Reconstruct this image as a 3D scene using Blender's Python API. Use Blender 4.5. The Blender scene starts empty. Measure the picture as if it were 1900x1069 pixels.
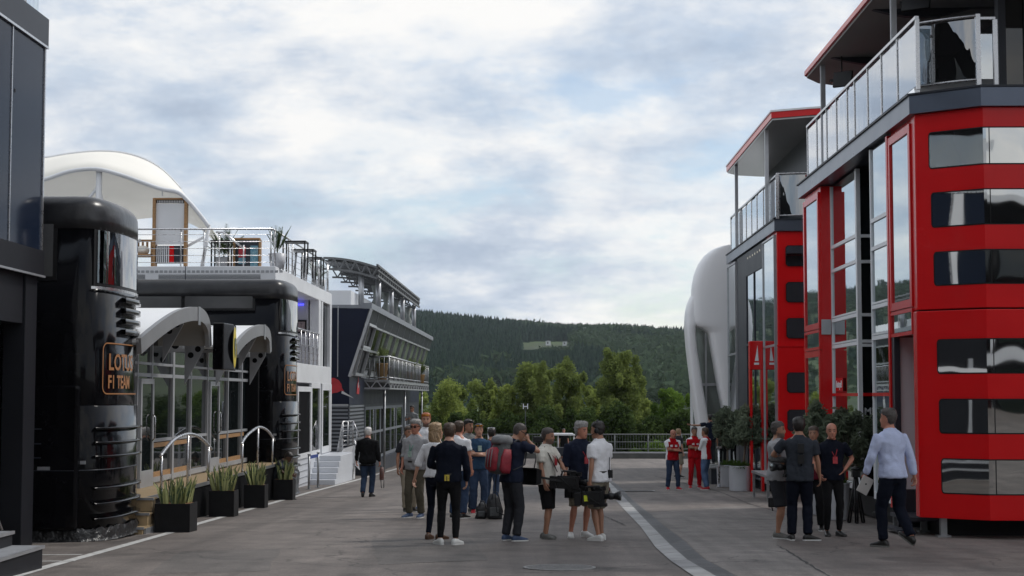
import bpy, bmesh, math, random
import numpy as np
from mathutils import Vector, Matrix, noise as mnoise
random.seed(7); np.random.seed(7)
scn = bpy.context.scene
COL = scn.collection
PI = math.pi
# ------------------------------------------------------------------ camera
F = 3000.0; CAMZ = 1.6
YAW = math.atan(50/3000.0); PITCH = math.atan(200.5/3000.0)
cam_d = bpy.data.cameras.new("camera"); cam = bpy.data.objects.new("camera", cam_d); COL.objects.link(cam)
cam.location = (0, 0, CAMZ); cam.rotation_euler = (PI/2+PITCH, 0, YAW)
cam_d.sensor_width = 36.0; cam_d.lens = 36.0*F/1900.0
cam_d.clip_start = 0.1; cam_d.clip_end = 9000
cam_d.dof.use_dof = True; cam_d.dof.focus_distance = 30; cam_d.dof.aperture_fstop = 16.0
scn.camera = cam
RM = Matrix.Rotation(YAW, 3, 'Z') @ Matrix.Rotation(PI/2+PITCH, 3, 'X')
def ray(px, py): return RM @ Vector(((px-950)/F, (534.5-py)/F, -1.0))
def P(px, py, Y):
    d = ray(px, py); t = Y/d.y; return Vector((d.x*t, Y, CAMZ+d.z*t))
def PX(px, py, X):
    d = ray(px, py); t = X/d.x; return Vector((X, d.y*t, CAMZ+d.z*t))
def Zp(px, py, Y): return P(px, py, Y).z
def Xp(px, Y, py=735): return P(px, py, Y).x
def Yx(px, X, py=735): return PX(px, py, X).y
def gz(Y): return -0.0243*Y if Y < 50 else -1.215-0.0184*(Y-50)
def G(px, py):
    Y = 30.0
    for _ in range(40):
        z = P(px, py, Y).z
        d = ray(px, py); Y = 0.5*Y+0.5*((gz(Y)-CAMZ)*d.y/d.z)
    return Vector((P(px, py, Y).x, Y, gz(Y)))
# ------------------------------------------------------------------ materials
MATS = {}
def nn(nt, t, **k):
    n = nt.nodes.new(t)
    for a, v in k.items(): setattr(n, a, v)
    return n
def mat(name, col, rough=0.6, metal=0.0, var=0.12, vscale=3.0, bump=0.0, bscale=30.0, coat=0.0, ior=1.5,
        col2=None, emit=None, estr=0.0, detail=5.0, rvar=0.0, bdist=0.02, stretch=None, bdet=4, spec=.5):
    if name in MATS: return MATS[name]
    m = bpy.data.materials.new(name); m.use_nodes = True; nt = m.node_tree
    b = nt.nodes["Principled BSDF"]
    b.inputs['Roughness'].default_value = rough; b.inputs['Metallic'].default_value = metal
    b.inputs['IOR'].default_value = ior; b.inputs['Specular IOR Level'].default_value = spec
    b.inputs['Coat Weight'].default_value = coat; b.inputs['Coat Roughness'].default_value = 0.04
    tc = nn(nt, 'ShaderNodeTexCoord'); src = tc.outputs['Object']
    if stretch:
        mp = nn(nt, 'ShaderNodeMapping'); mp.inputs['Scale'].default_value = stretch
        nt.links.new(src, mp.inputs['Vector']); src = mp.outputs['Vector']
    c = Vector(col[:3])
    if var > 0 or col2:
        nz = nn(nt, 'ShaderNodeTexNoise'); nz.inputs['Scale'].default_value = vscale; nz.inputs['Detail'].default_value = detail
        nt.links.new(src, nz.inputs['Vector'])
        cr = nn(nt, 'ShaderNodeValToRGB'); cr.color_ramp.elements[0].position = 0.3; cr.color_ramp.elements[1].position = 0.7
        a = c*(1-var); d = Vector(col2[:3]) if col2 else c*(1+var)
        cr.color_ramp.elements[0].color = (*a, 1); cr.color_ramp.elements[1].color = (*[min(1, x) for x in d], 1)
        nt.links.new(nz.outputs['Fac'], cr.inputs['Fac']); nt.links.new(cr.outputs['Color'], b.inputs['Base Color'])
        if rvar > 0:
            mr = nn(nt, 'ShaderNodeMapRange'); mr.inputs['To Min'].default_value = max(0, rough-rvar); mr.inputs['To Max'].default_value = rough+rvar
            nt.links.new(nz.outputs['Fac'], mr.inputs['Value']); nt.links.new(mr.outputs['Result'], b.inputs['Roughness'])
    else: b.inputs['Base Color'].default_value = (*c, 1)
    if bump > 0:
        n2 = nn(nt, 'ShaderNodeTexNoise'); n2.inputs['Scale'].default_value = bscale; n2.inputs['Detail'].default_value = bdet
        nt.links.new(src, n2.inputs['Vector'])
        bp = nn(nt, 'ShaderNodeBump'); bp.inputs['Strength'].default_value = bump; bp.inputs['Distance'].default_value = bdist
        nt.links.new(n2.outputs['Fac'], bp.inputs['Height']); nt.links.new(bp.outputs['Normal'], b.inputs['Normal'])
        if coat > 0: nt.links.new(bp.outputs['Normal'], b.inputs['Coat Normal'])
    if emit:
        b.inputs['Emission Color'].default_value = (*emit, 1); b.inputs['Emission Strength'].default_value = estr
    MATS[name] = m; return m
def glassmat(name, tint=(0.85, 0.92, 0.95), refl=0.35, rough=0.0, wav=0.0):
    if name in MATS: return MATS[name]
    m = bpy.data.materials.new(name); m.use_nodes = True; nt = m.node_tree; nt.nodes.clear()
    o = nn(nt, 'ShaderNodeOutputMaterial'); mx = nn(nt, 'ShaderNodeMixShader')
    t = nn(nt, 'ShaderNodeBsdfTransparent'); t.inputs['Color'].default_value = (*tint, 1)
    g = nn(nt, 'ShaderNodeBsdfGlossy'); g.inputs['Roughness'].default_value = rough; g.inputs['Color'].default_value = (.95, .97, 1, 1)
    lw = nn(nt, 'ShaderNodeFresnel'); lw.inputs['IOR'].default_value = 1.5
    ad = nn(nt, 'ShaderNodeMath', operation='ADD', use_clamp=True); ad.inputs[1].default_value = refl
    nt.links.new(lw.outputs[0], ad.inputs[0]); nt.links.new(ad.outputs[0], mx.inputs[0])
    nt.links.new(t.outputs[0], mx.inputs[1]); nt.links.new(g.outputs[0], mx.inputs[2]); nt.links.new(mx.outputs[0], o.inputs[0])
    if wav > 0:
        tc = nn(nt, 'ShaderNodeTexCoord'); n2 = nn(nt, 'ShaderNodeTexNoise'); n2.inputs['Scale'].default_value = 2.5
        mp = nn(nt, 'ShaderNodeMapping'); mp.inputs['Scale'].default_value = (1.4, 1.4, .35)
        bp = nn(nt, 'ShaderNodeBump'); bp.inputs['Strength'].default_value = wav; bp.inputs['Distance'].default_value = .05
        nt.links.new(tc.outputs['Object'], mp.inputs[0]); nt.links.new(mp.outputs[0], n2.inputs['Vector']); nt.links.new(n2.outputs['Fac'], bp.inputs['Height']); nt.links.new(bp.outputs[0], g.inputs['Normal'])
    MATS[name] = m; return m
def leafmat(name, c1, c2, trans=0.35):
    if name in MATS: return MATS[name]
    m = bpy.data.materials.new(name); m.use_nodes = True; nt = m.node_tree; nt.nodes.clear()
    o = nn(nt, 'ShaderNodeOutputMaterial'); mx = nn(nt, 'ShaderNodeMixShader'); mx.inputs[0].default_value = trans
    d = nn(nt, 'ShaderNodeBsdfDiffuse'); t = nn(nt, 'ShaderNodeBsdfTranslucent')
    ge = nn(nt, 'ShaderNodeNewGeometry'); tc = nn(nt, 'ShaderNodeTexCoord'); nz = nn(nt, 'ShaderNodeTexNoise'); nz.inputs['Scale'].default_value = .55; nz.inputs['Detail'].default_value = 3
    nt.links.new(tc.outputs['Object'], nz.inputs['Vector'])
    a = nn(nt, 'ShaderNodeMath', operation='MULTIPLY_ADD'); a.inputs[1].default_value = .45
    mm = nn(nt, 'ShaderNodeMath', operation='MULTIPLY_ADD'); mm.inputs[1].default_value = 1.6; mm.inputs[2].default_value = -.55
    nt.links.new(nz.outputs['Fac'], mm.inputs[0]); nt.links.new(ge.outputs['Random Per Island'], a.inputs[0]); nt.links.new(mm.outputs[0], a.inputs[2])
    cr = nn(nt, 'ShaderNodeValToRGB'); cr.color_ramp.elements[0].color = (*c1, 1); cr.color_ramp.elements[1].color = (*c2, 1)
    nt.links.new(a.outputs[0], cr.inputs[0]); nt.links.new(cr.outputs[0], d.inputs[0]); nt.links.new(cr.outputs[0], t.inputs[0])
    nt.links.new(d.outputs[0], mx.inputs[1]); nt.links.new(t.outputs[0], mx.inputs[2]); nt.links.new(mx.outputs[0], o.inputs[0])
    MATS[name] = m; return m
# ------------------------------------------------------------------ objects
def tag(o, label=None, cat=None, group=None, kind=None):
    if label: o["label"] = label
    if cat: o["category"] = cat
    if group: o["group"] = group
    if kind: o["kind"] = kind
    return o
def thing(name, loc, label, cat, group=None):
    o = bpy.data.objects.new(name, None); o.empty_display_size = .2; COL.objects.link(o); o.location = loc
    return tag(o, label, cat, group)
def setparent(o, p):
    o.parent = p
    t = Matrix.Translation(-Vector(p.location)) if p.type == 'EMPTY' else Matrix.Identity(4)
    o.matrix_parent_inverse = t
class MB:
    def __init__(s): s.v = []; s.f = []; s.m = []; s.sm = []
    def add(s, vs, fs, m=0, smooth=False):
        b = len(s.v); s.v += [tuple(v) for v in vs]; s.f += [tuple(b+i for i in f) for f in fs]
        s.m += [m]*len(fs); s.sm += [smooth]*len(fs); return s
    def box(s, x0, x1, y0, y1, z0, z1, m=0):
        x0, x1 = sorted((x0, x1)); y0, y1 = sorted((y0, y1)); z0, z1 = sorted((z0, z1))
        vs = [(x0,y0,z0),(x1,y0,z0),(x1,y1,z0),(x0,y1,z0),(x0,y0,z1),(x1,y0,z1),(x1,y1,z1),(x0,y1,z1)]
        return s.add(vs, [(0,3,2,1),(4,5,6,7),(0,1,5,4),(1,2,6,5),(2,3,7,6),(3,0,4,7)], m)
    def obox(s, c, size, rot=None, m=0, bev=0):
        sx, sy, sz = [q/2 for q in size]; R = rot or Matrix.Identity(3)
        vs = [Vector(c)+R@Vector((a*sx, b*sy, d*sz)) for d in (-1,1) for a, b in ((-1,-1),(1,-1),(1,1),(-1,1))]
        return s.add(vs, [(0,3,2,1),(4,5,6,7),(0,1,5,4),(1,2,6,5),(2,3,7,6),(3,0,4,7)], m)
    def bar(s, a, b, w, h=None, m=0, up=(0,0,1)):
        a = Vector(a); b = Vector(b); h = h or w; d = (b-a); L = d.length
        if L < 1e-6: return s
        d.normalize(); u = Vector(up)
        if abs(d.dot(u)) > .98: u = Vector((1,0,0))
        r = d.cross(u).normalized(); u2 = r.cross(d)
        vs = [p+r*(i*w/2)+u2*(j*h/2) for p in (a, b) for i, j in ((-1,-1),(1,-1),(1,1),(-1,1))]
        return s.add(vs, [(0,3,2,1),(4,5,6,7),(0,1,5,4),(1,2,6,5),(2,3,7,6),(3,0,4,7)], m)
    def loft(s, rings, m=0, smooth=True, cap=True, closed=True):
        n = len(rings[0]); vs = [p for r in rings for p in r]; fs = []
        for i in range(len(rings)-1):
            for j in range(n if closed else n-1):
                a = i*n+j; b = i*n+(j+1) % n; fs.append((a, b, b+n, a+n))
        if cap and closed:
            fs.append(tuple(range(n-1, -1, -1))); k = (len(rings)-1)*n; fs.append(tuple(range(k, k+n)))
        return s.add(vs, fs, m, smooth)
    def tube(s, pts, r, n=8, m=0, flat=1.0, up=None):
        pts = [Vector(p) for p in pts]; rr = r if isinstance(r, (list, tuple)) else [r]*len(pts)
        rings = []; prev = None
        for i, p in enumerate(pts):
            d = (pts[min(i+1, len(pts)-1)]-pts[max(i-1, 0)])
            if d.length < 1e-9: d = Vector((0,0,1))
            d.normalize()
            if prev is None:
                u = Vector(up) if up is not None else (Vector((0,0,1)) if abs(d.z) < .9 else Vector((0,1,0)))
                u = (u-d*u.dot(d)).normalized()
            else: u = (prev-d*prev.dot(d)).normalized()
            prev = u; w = d.cross(u)
            rx, ry = rr[i] if isinstance(rr[i], (tuple, list)) else (rr[i], rr[i]*flat)
            rings.append([p+w*(math.cos(t)*rx)+u*(math.sin(t)*ry) for t in [2*PI*k/n for k in range(n)]])
        return s.loft(rings, m, True)
    def cyl(s, c, r, z0, z1, n=24, m=0, r2=None):
        r2 = r if r2 is None else r2
        A = [(c[0]+r*math.cos(2*PI*k/n), c[1]+r*math.sin(2*PI*k/n), z0) for k in range(n)]
        B = [(c[0]+r2*math.cos(2*PI*k/n), c[1]+r2*math.sin(2*PI*k/n), z1) for k in range(n)]
        s.loft([A, B], m, True, False); s.add(A[::-1], [tuple(range(n))], m); s.add(B, [tuple(range(n))], m); return s
    def lathe(s, c, prof, n=24, m=0):
        rings = [[(c[0]+r*math.cos(2*PI*k/n), c[1]+r*math.sin(2*PI*k/n), c[2]+z) for k in range(n)] for r, z in prof]
        return s.loft(rings, m, True)
    def ell(s, c, r, n=12, m=0, R=None):
        R = R or Matrix.Identity(3); rings = []
        for i in range(n+1):
            a = -PI/2+PI*(i+.0001)/(n+.0002); rings.append([Vector(c)+R@Vector((r[0]*math.cos(a)*math.cos(t), r[1]*math.cos(a)*math.sin(t), r[2]*math.sin(a))) for t in [2*PI*k/(n+4) for k in range(n+4)]])
        return s.loft(rings, m, True)
    def prism(s, pts, d, m=0):
        """polygon pts (3D list), extruded by vector d"""
        n = len(pts); pts = [Vector(p) for p in pts]; d = Vector(d)
        vs = pts+[p+d for p in pts]
        return s.add(vs, [tuple(range(n)), tuple(range(2*n-1, n-1, -1))]+[(i, (i+1) % n, (i+1) % n+n, i+n) for i in range(n)], m)
    def disc(s, c, nrm, r, n=24, m=0, ry=None):
        nrm = Vector(nrm).normalized(); u = Vector((0,0,1)) if abs(nrm.z) < .9 else Vector((1,0,0)); w = nrm.cross(u).normalized(); u = w.cross(nrm)
        return s.add([Vector(c)+w*(-r*math.cos(2*PI*k/n))+u*((ry or r)*math.sin(2*PI*k/n)) for k in range(n)], [tuple(range(n))], m)
    def build(s, name, mats, parent=None, label=None, bevel=0, autosmooth=True):
        me = bpy.data.meshes.new(name); me.from_pydata(s.v, [], s.f)
        if not isinstance(mats, (list, tuple)): mats = [mats]
        for q in mats: me.materials.append(q)
        me.polygons.foreach_set('material_index', s.m); me.polygons.foreach_set('use_smooth', s.sm)
        me.update()
        bm = bmesh.new(); bm.from_mesh(me); bmesh.ops.recalc_face_normals(bm, faces=bm.faces); bm.to_mesh(me); bm.free()
        o = bpy.data.objects.new(name, me); COL.objects.link(o)
        if parent is not None: setparent(o, parent)
        if bevel > 0:
            b = o.modifiers.new('bevel', 'BEVEL'); b.width = bevel; b.segments = 2; b.limit_method = 'ANGLE'; b.angle_limit = math.radians(40)
        if label: o["label"] = label
        return o
def single(mb, name, mats, label, cat, group=None, kind=None, bevel=0):
    return tag(mb.build(name, mats, bevel=bevel), label, cat, group, kind)
def struct(mb, name, mats): return tag(mb.build(name, mats), kind='structure')
def copy_tree(o, loc, label=None):
    r = o.copy(); COL.objects.link(r); r.location = loc
    if label: r["label"] = label
    for ch in [c for c in bpy.data.objects if c.parent == o]:
        c = ch.copy(); COL.objects.link(c); c.parent = r; c.matrix_parent_inverse = ch.matrix_parent_inverse.copy()
        for g in [q for q in bpy.data.objects if q.parent == ch]:
            d = g.copy(); COL.objects.link(d); d.parent = c; d.matrix_parent_inverse = g.matrix_parent_inverse.copy()
    return r
def textdata(body, size, extrude=0.0, bold=0.0, align='LEFT', sx=1.0):
    cu = bpy.data.curves.new('t', 'FONT'); cu.body = body; cu.size = size; cu.extrude = extrude; cu.offset = bold; cu.align_x = align; cu.resolution_u = 3
    ob = bpy.data.objects.new('t', cu); COL.objects.link(ob)
    dg = bpy.context.evaluated_depsgraph_get(); me = bpy.data.meshes.new_from_object(ob.evaluated_get(dg))
    vs = [(v.co.x*sx, v.co.y, v.co.z) for v in me.vertices]; fs = [tuple(p.vertices) for p in me.polygons]
    bpy.data.objects.remove(ob); bpy.data.curves.remove(cu); bpy.data.meshes.remove(me)
    return vs, fs
def text_on(mb, body, size, origin, right, up, m=0, bold=0.0, align='LEFT', sx=1.0, depth=.004):
    vs, fs = textdata(body, size, depth, bold, align, sx); r = Vector(right).normalized(); u = Vector(up).normalized(); n = r.cross(u)
    mb.add([Vector(origin)+r*v[0]+u*v[1]+n*v[2] for v in vs], fs, m)
def remesh(mb, voxel, smooth=2, sf=.5, disp=0.0, dscale=9.0, seed=0):
    """union of closed lofts -> one continuous mesh (verts, faces)"""
    me = bpy.data.meshes.new('r'); me.from_pydata(mb.v, [], mb.f); ob = bpy.data.objects.new('r', me); COL.objects.link(ob)
    md = ob.modifiers.new('r', 'REMESH'); md.mode = 'VOXEL'; md.voxel_size = voxel
    if smooth:
        sm = ob.modifiers.new('s', 'SMOOTH'); sm.iterations = smooth; sm.factor = sf
    dg = bpy.context.evaluated_depsgraph_get(); m2 = bpy.data.meshes.new_from_object(ob.evaluated_get(dg))
    bpy.data.objects.remove(ob); bpy.data.meshes.remove(me)
    if disp > 0:
        for v in m2.vertices:
            q = Vector((v.co.x*dscale+seed, v.co.y*dscale, v.co.z*dscale*.7+seed))
            h = mnoise.noise(q)+.5*mnoise.noise(q*2.3); h = 1-2*abs(h)
            v.co += v.normal*(disp*h)
    return m2
def mesh_obj(me, name, mats, parent=None):
    idx = [0]*len(me.polygons); me.polygons.foreach_get('material_index', idx); me.materials.clear()
    for q in (mats if isinstance(mats, (list, tuple)) else [mats]): me.materials.append(q)
    me.polygons.foreach_set('material_index', idx); me.polygons.foreach_set('use_smooth', [True]*len(me.polygons)); me.name = name
    o = bpy.data.objects.new(name, me); COL.objects.link(o)
    if parent is not None: setparent(o, parent)
    return o
# ------------------------------------------------------------------ common materials
M_steel = mat('brushed_steel', (.55, .55, .56), .28, .9, .08, 12, rvar=.08)
M_dsteel = mat('weathered_steel', (.33, .34, .35), .4, .8, .12, 8, rvar=.1)
M_white = mat('white_painted_panel', (.74, .75, .77), .38, 0, .05, 1.5, rvar=.08)
M_whitefab = mat('white_tensile_fabric', (.84, .81, .74), .75, 0, .04, .8, bump=.15, bscale=4)
M_alu = mat('grey_aluminium', (.42, .43, .45), .35, .6, .08, 5, rvar=.08)
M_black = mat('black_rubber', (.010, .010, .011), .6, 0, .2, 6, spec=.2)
M_plast = mat('black_plastic', (.014, .014, .015), .4, 0, .2, 20, rvar=.1, spec=.3)
M_dgloss = mat('black_gloss_paint', (.004, .004, .005), .10, 0, .15, 2, spec=.16, rvar=.04, bump=.04, bscale=2.0, bdist=.02)
M_navy = mat('navy_painted_panel', (.009, .013, .030), .45, 0, .12, 1.2, rvar=.08, spec=.2)
M_charcoal = mat('charcoal_panel', (.030, .034, .044), .45, 0, .08, 1.5, rvar=.06, spec=.3)
M_deckfascia = mat('blue_grey_metal_fascia', (.12, .14, .18), .3, .7, .06, 2, rvar=.06)
M_red = mat('red_gloss_paint', (.60, .006, .008), .25, 0, .05, 1.3, coat=.08, ior=1.35, rvar=.05, bump=.03, bscale=1.2, bdist=.03)
M_mirror = mat('mirror_coated_glass', (.50, .57, .60), .015, 1, .04, 1, bump=.035, bscale=1.1, bdist=.02)
M_wavy = mat('wavy_dark_window_glass', (.48, .49, .49), .02, 1, .04, 1, bump=.10, bscale=1.0, bdist=.05, bdet=1.0, stretch=(1.5, 1.5, .6))
M_dglass = mat('dark_window_glass', (.008, .011, .012), .02, 0, .1, 1, ior=1.65, bump=.03, bscale=1.5, bdist=.02)
M_clear = glassmat('clear_rail_glass', (.80, .87, .90), .16)
M_rail_glass = glassmat('reflective_rail_glass', (.62, .70, .74), .34, wav=.02)
M_tintglass = glassmat('dark_tinted_glass', (.18, .20, .20), .10, wav=.25)
M_wood = mat('varnished_wood', (.36, .20, .085), .45, 0, .3, 6, stretch=(1, 1, 8))
M_tan = mat('tan_plywood', (.33, .24, .135), .6, 0, .18, 4, stretch=(1, 6, 1))
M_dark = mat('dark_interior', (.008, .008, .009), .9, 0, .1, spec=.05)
M_lead = mat('amber_lettering', (.34, .15, .055), .45, 0, .05)
# ------------------------------------------------------------------ world and sun
SUN_EL, SUN_AZ = math.radians(48), math.radians(62)      # azimuth clockwise from +Y
w = bpy.data.worlds.new("World"); scn.world = w; w.use_nodes = True; nt = w.node_tree; nt.nodes.clear()
out = nn(nt, 'ShaderNodeOutputWorld')
sky = nn(nt, 'ShaderNodeTexSky', sky_type='NISHITA'); sky.sun_disc = False; sky.sun_elevation = SUN_EL; sky.sun_rotation = SUN_AZ
sky.air_density = 1.0; sky.dust_density = .5; sky.ozone_density = 1.2
bg1 = nn(nt, 'ShaderNodeBackground'); bg1.inputs[1].default_value = .13
hs = nn(nt, 'ShaderNodeHueSaturation'); hs.inputs['Saturation'].default_value = 1.0
nt.links.new(sky.outputs[0], hs.inputs['Color']); nt.links.new(hs.outputs[0], bg1.inputs[0])
tc = nn(nt, 'ShaderNodeTexCoord'); sep = nn(nt, 'ShaderNodeSeparateXYZ'); nt.links.new(tc.outputs['Generated'], sep.inputs[0])
def M(op, a, b=None, c=None, clamp=False):
    n = nn(nt, 'ShaderNodeMath', operation=op, use_clamp=clamp)
    for i, q in enumerate((a, b, c)):
        if q is None: continue
        if isinstance(q, (int, float)): n.inputs[i].default_value = q
        else: nt.links.new(q, n.inputs[i])
    return n.outputs[0]
zz = M('ADD', M('MAXIMUM', sep.outputs['Z'], 0.0), .30)
comb = nn(nt, 'ShaderNodeCombineXYZ'); nt.links.new(M('DIVIDE', sep.outputs['X'], zz), comb.inputs[0]); nt.links.new(M('DIVIDE', sep.outputs['Y'], zz), comb.inputs[1])
def nz(scale, det, rough, off, warp=0.0, src=None):
    mp = nn(nt, 'ShaderNodeMapping'); mp.inputs['Location'].default_value = off; nt.links.new(src or comb.outputs[0], mp.inputs[0])
    n = nn(nt, 'ShaderNodeTexNoise'); n.inputs['Scale'].default_value = scale; n.inputs['Detail'].default_value = det; n.inputs['Roughness'].default_value = rough; n.inputs['Distortion'].default_value = warp
    nt.links.new(mp.outputs[0], n.inputs['Vector']); return n.outputs['Fac']
CL1 = (3.2, 1.1, 0); CL2 = (7.3, -2.1, 4.0); CL3 = (1.3, 5.1, 9.0)
cover = nz(3.0, 12, .60, CL1, .08)
def ramp(src, stops):
    r = nn(nt, 'ShaderNodeValToRGB'); e = r.color_ramp.elements
    while len(e) < len(stops): e.new(.5)
    for q, (p_, c_) in zip(e, stops): q.position = p_; q.color = (*c_, 1)
    nt.links.new(src, r.inputs[0]); return r.outputs[0]
covf = ramp(cover, [(.37, (.32, .32, .32)), (.46, (.80, .80, .80)), (.56, (1, 1, 1))])
shade = nz(4.6, 12, .60, CL2, .08)
shade = M('ADD', M('MULTIPLY', shade, .6), M('MULTIPLY', nz(1.1, 3, .5, CL3), .4))
ccol = ramp(shade, [(.37, (.45, .53, .65)), (.44, (.60, .67, .77)), (.50, (.80, .83, .87)), (.565, (.98, .97, .95))])
bg2 = nn(nt, 'ShaderNodeBackground'); nt.links.new(ccol, bg2.inputs[0]); bg2.inputs[1].default_value = 1.04
mx = nn(nt, 'ShaderNodeMixShader'); nt.links.new(covf, mx.inputs[0]); nt.links.new(bg1.outputs[0], mx.inputs[1]); nt.links.new(bg2.outputs[0], mx.inputs[2])
nt.links.new(mx.outputs[0], out.inputs[0])
sd = bpy.data.lights.new('sun', 'SUN'); sd.energy = 2.0; sd.angle = math.radians(11); sd.color = (1, .96, .9)
so = bpy.data.objects.new('sun', sd); COL.objects.link(so); so.location = (0, 0, 30)
sdir = Vector((math.sin(SUN_AZ)*math.cos(SUN_EL), math.cos(SUN_AZ)*math.cos(SUN_EL), math.sin(SUN_EL)))
so.rotation_euler = sdir.to_track_quat('Z', 'Y').to_euler()
scn.view_settings.view_transform = 'Standard'; scn.view_settings.look = 'None'; scn.view_settings.gamma = 1; scn.view_settings.exposure = 0
scn.cycles.use_denoising = True; scn.cycles.max_bounces = 8; scn.cycles.transparent_max_bounces = 16
# ------------------------------------------------------------------ ground
def groundmat():
    m = bpy.data.materials.new('worn_asphalt'); m.use_nodes = True; nt = m.node_tree; b = nt.nodes["Principled BSDF"]
    tc = nn(nt, 'ShaderNodeTexCoord'); L = nt.links
    def N(s, d, r=.55, sc=(1, 1, 1), dist=0):
        mp = nn(nt, 'ShaderNodeMapping'); mp.inputs['Scale'].default_value = sc; L.new(tc.outputs['Object'], mp.inputs[0])
        n = nn(nt, 'ShaderNodeTexNoise'); n.inputs['Scale'].default_value = s; n.inputs['Detail'].default_value = d; n.inputs['Roughness'].default_value = r; n.inputs['Distortion'].default_value = dist
        L.new(mp.outputs[0], n.inputs['Vector']); return n.outputs['Fac']
    big = N(.22, 6, .6, (1, .55, 1), .6); mid = N(1.6, 7, .65); fine = N(45, 3, .7); grit = N(160, 2, .7)
    r1 = nn(nt, 'ShaderNodeValToRGB'); r1.color_ramp.elements[0].position = .33; r1.color_ramp.elements[1].position = .66
    r1.color_ramp.elements[0].color = (.104, .087, .077, 1); r1.color_ramp.elements[1].color = (.172, .149, .134, 1); L.new(big, r1.inputs[0])
    def mul(a, fac, lo, hi, p0=.3, p1=.7):
        mr = nn(nt, 'ShaderNodeMapRange'); mr.inputs['From Min'].default_value = p0; mr.inputs['From Max'].default_value = p1; mr.inputs['To Min'].default_value = lo; mr.inputs['To Max'].default_value = hi
        L.new(fac, mr.inputs[0]); v = nn(nt, 'ShaderNodeVectorMath', operation='MULTIPLY'); L.new(a, v.inputs[0]); L.new(mr.outputs[0], v.inputs[1]); return v.outputs[0]
    c = mul(r1.outputs[0], mid, .70, 1.25); c = mul(c, fine, .62, 1.38); c = mul(c, grit, .75, 1.35, .35, .75)
    # cracks
    vo = nn(nt, 'ShaderNodeTexVoronoi', feature='DISTANCE_TO_EDGE'); vo.inputs['Scale'].default_value = .16
    wv = nn(nt, 'ShaderNodeVectorMath', operation='ADD'); nzc = nn(nt, 'ShaderNodeTexNoise'); nzc.inputs['Scale'].default_value = .9; nzc.inputs['Detail'].default_value = 6
    L.new(tc.outputs['Object'], nzc.inputs['Vector']); sc = nn(nt, 'ShaderNodeVectorMath', operation='SCALE'); sc.inputs['Scale'].default_value = 1.6
    L.new(nzc.outputs['Color'], sc.inputs[0]); L.new(tc.outputs['Object'], wv.inputs[0]); L.new(sc.outputs[0], wv.inputs[1]); L.new(wv.outputs[0], vo.inputs['Vector'])
    c = mul(c, vo.outputs['Distance'], .55, 1.0, .0015, .005)
    # faint oil spots
    sp = N(.9, 3, .5); c = mul(c, sp, .66, 1.0, .32, .39); ty = N(.7, 5, .6, (2.6, .10, 1), .3); c = mul(c, ty, .80, 1.10, .38, .58); st = N(3.5, 4, .6); c = mul(c, st, .80, 1.0, .30, .36)
    fl = N(26, 2, .8); c = mul(c, fl, 1.0, 2.1, .735, .76); L.new(c, b.inputs['Base Color'])
    rr = nn(nt, 'ShaderNodeMapRange'); rr.inputs['To Min'].default_value = .62; rr.inputs['To Max'].default_value = .9; L.new(big, rr.inputs[0]); L.new(rr.outputs[0], b.inputs['Roughness'])
    bp = nn(nt, 'ShaderNodeBump'); bp.inputs['Strength'].default_value = .5; bp.inputs['Distance'].default_value = .006; L.new(fine, bp.inputs['Height']); L.new(bp.outputs[0], b.inputs['Normal'])
    return m
M_asph = groundmat()
mb = MB(); ys = [-70, -30, 0, 10, 20, 30, 40, 50, 60, 70, 80, 90, 100, 112]
for i in range(len(ys)-1):
    y0, y1 = ys[i], ys[i+1]; mb.add([(-60, y0, gz(y0)), (60, y0, gz(y0)), (60, y1, gz(y1)), (-60, y1, gz(y1))], [(0, 1, 2, 3)])
struct(mb, 'ground', M_asph)
def strip(mb, L, R, h=.004, m=0):
    for i in range(len(L)-1):
        q = [L[i], R[i], R[i+1], L[i+1]]; mb.add([(p.x, p.y, gz(p.y)+h) for p in q], [(0, 1, 2, 3)], m)
def subdiv(a, n):
    o = []
    for i in range(len(a)-1):
        for k in range(n): o.append(a[i].lerp(a[i+1], k/n))
    return o+[a[-1]]
# lighter pavement right of the gutter (subtle)
M_pave = M_asph.copy(); M_pave.name = 'concrete_pavement'
for n in M_pave.node_tree.nodes:
    if n.type == 'VALTORGB': n.color_ramp.elements[0].color = (.138, .122, .110, 1); n.color_ramp.elements[1].color = (.20, .182, .168, 1)
pale_l = [(1110, 882), (1131, 905), (1143, 930), (1166, 955), (1189, 979), (1216, 1017), (1244, 1042), (1284, 1069), (1340, 1105), (1425, 1160)]
pale_r = [(1116, 882), (1141, 905), (1165, 931), (1187, 954), (1208, 976), (1244, 1012), (1276, 1040), (1326, 1069), (1390, 1105), (1490, 1160)]
dark_r = [(1121, 882), (1152, 905), (1173, 928), (1203, 952), (1231, 976), (1269, 1004), (1307, 1039), (1364, 1069), (1432, 1105), (1540, 1160)]
pl, pr, dr = [[G(*q) for q in a] for a in (pale_l, pale_r, dark_r)]
mb = MB(); far = [(1560, 882), (1600, 905), (1700, 928), (1800, 952), (1900, 976), (2100, 1004), (2200, 1039), (2300, 1069), (2400, 1105), (2500, 1160)]
edge = [G(*q) for q in [(1470, 885), (1480, 905), (1300, 912), (1395, 937), (1475, 960), (1440, 1008), (1500, 1045), (1545, 1069), (1600, 1105), (1700, 1160)]]
strip(mb, [p+Vector((.02, 0, 0)) for p in dr[3:]], [Vector((max(e.x, d.x+1), e.y, 0)) for e, d in zip(edge, dr)][3:])
struct(mb, 'pavement', M_pave)
M_slab = mat('pale_drain_slab', (.34, .34, .335), .75, 0, .22, 2.2, bump=.3, bscale=40)
M_slab2 = mat('grey_drain_slab', (.26, .26, .26), .75, 0, .22, 2.2, bump=.3, bscale=40)
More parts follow.
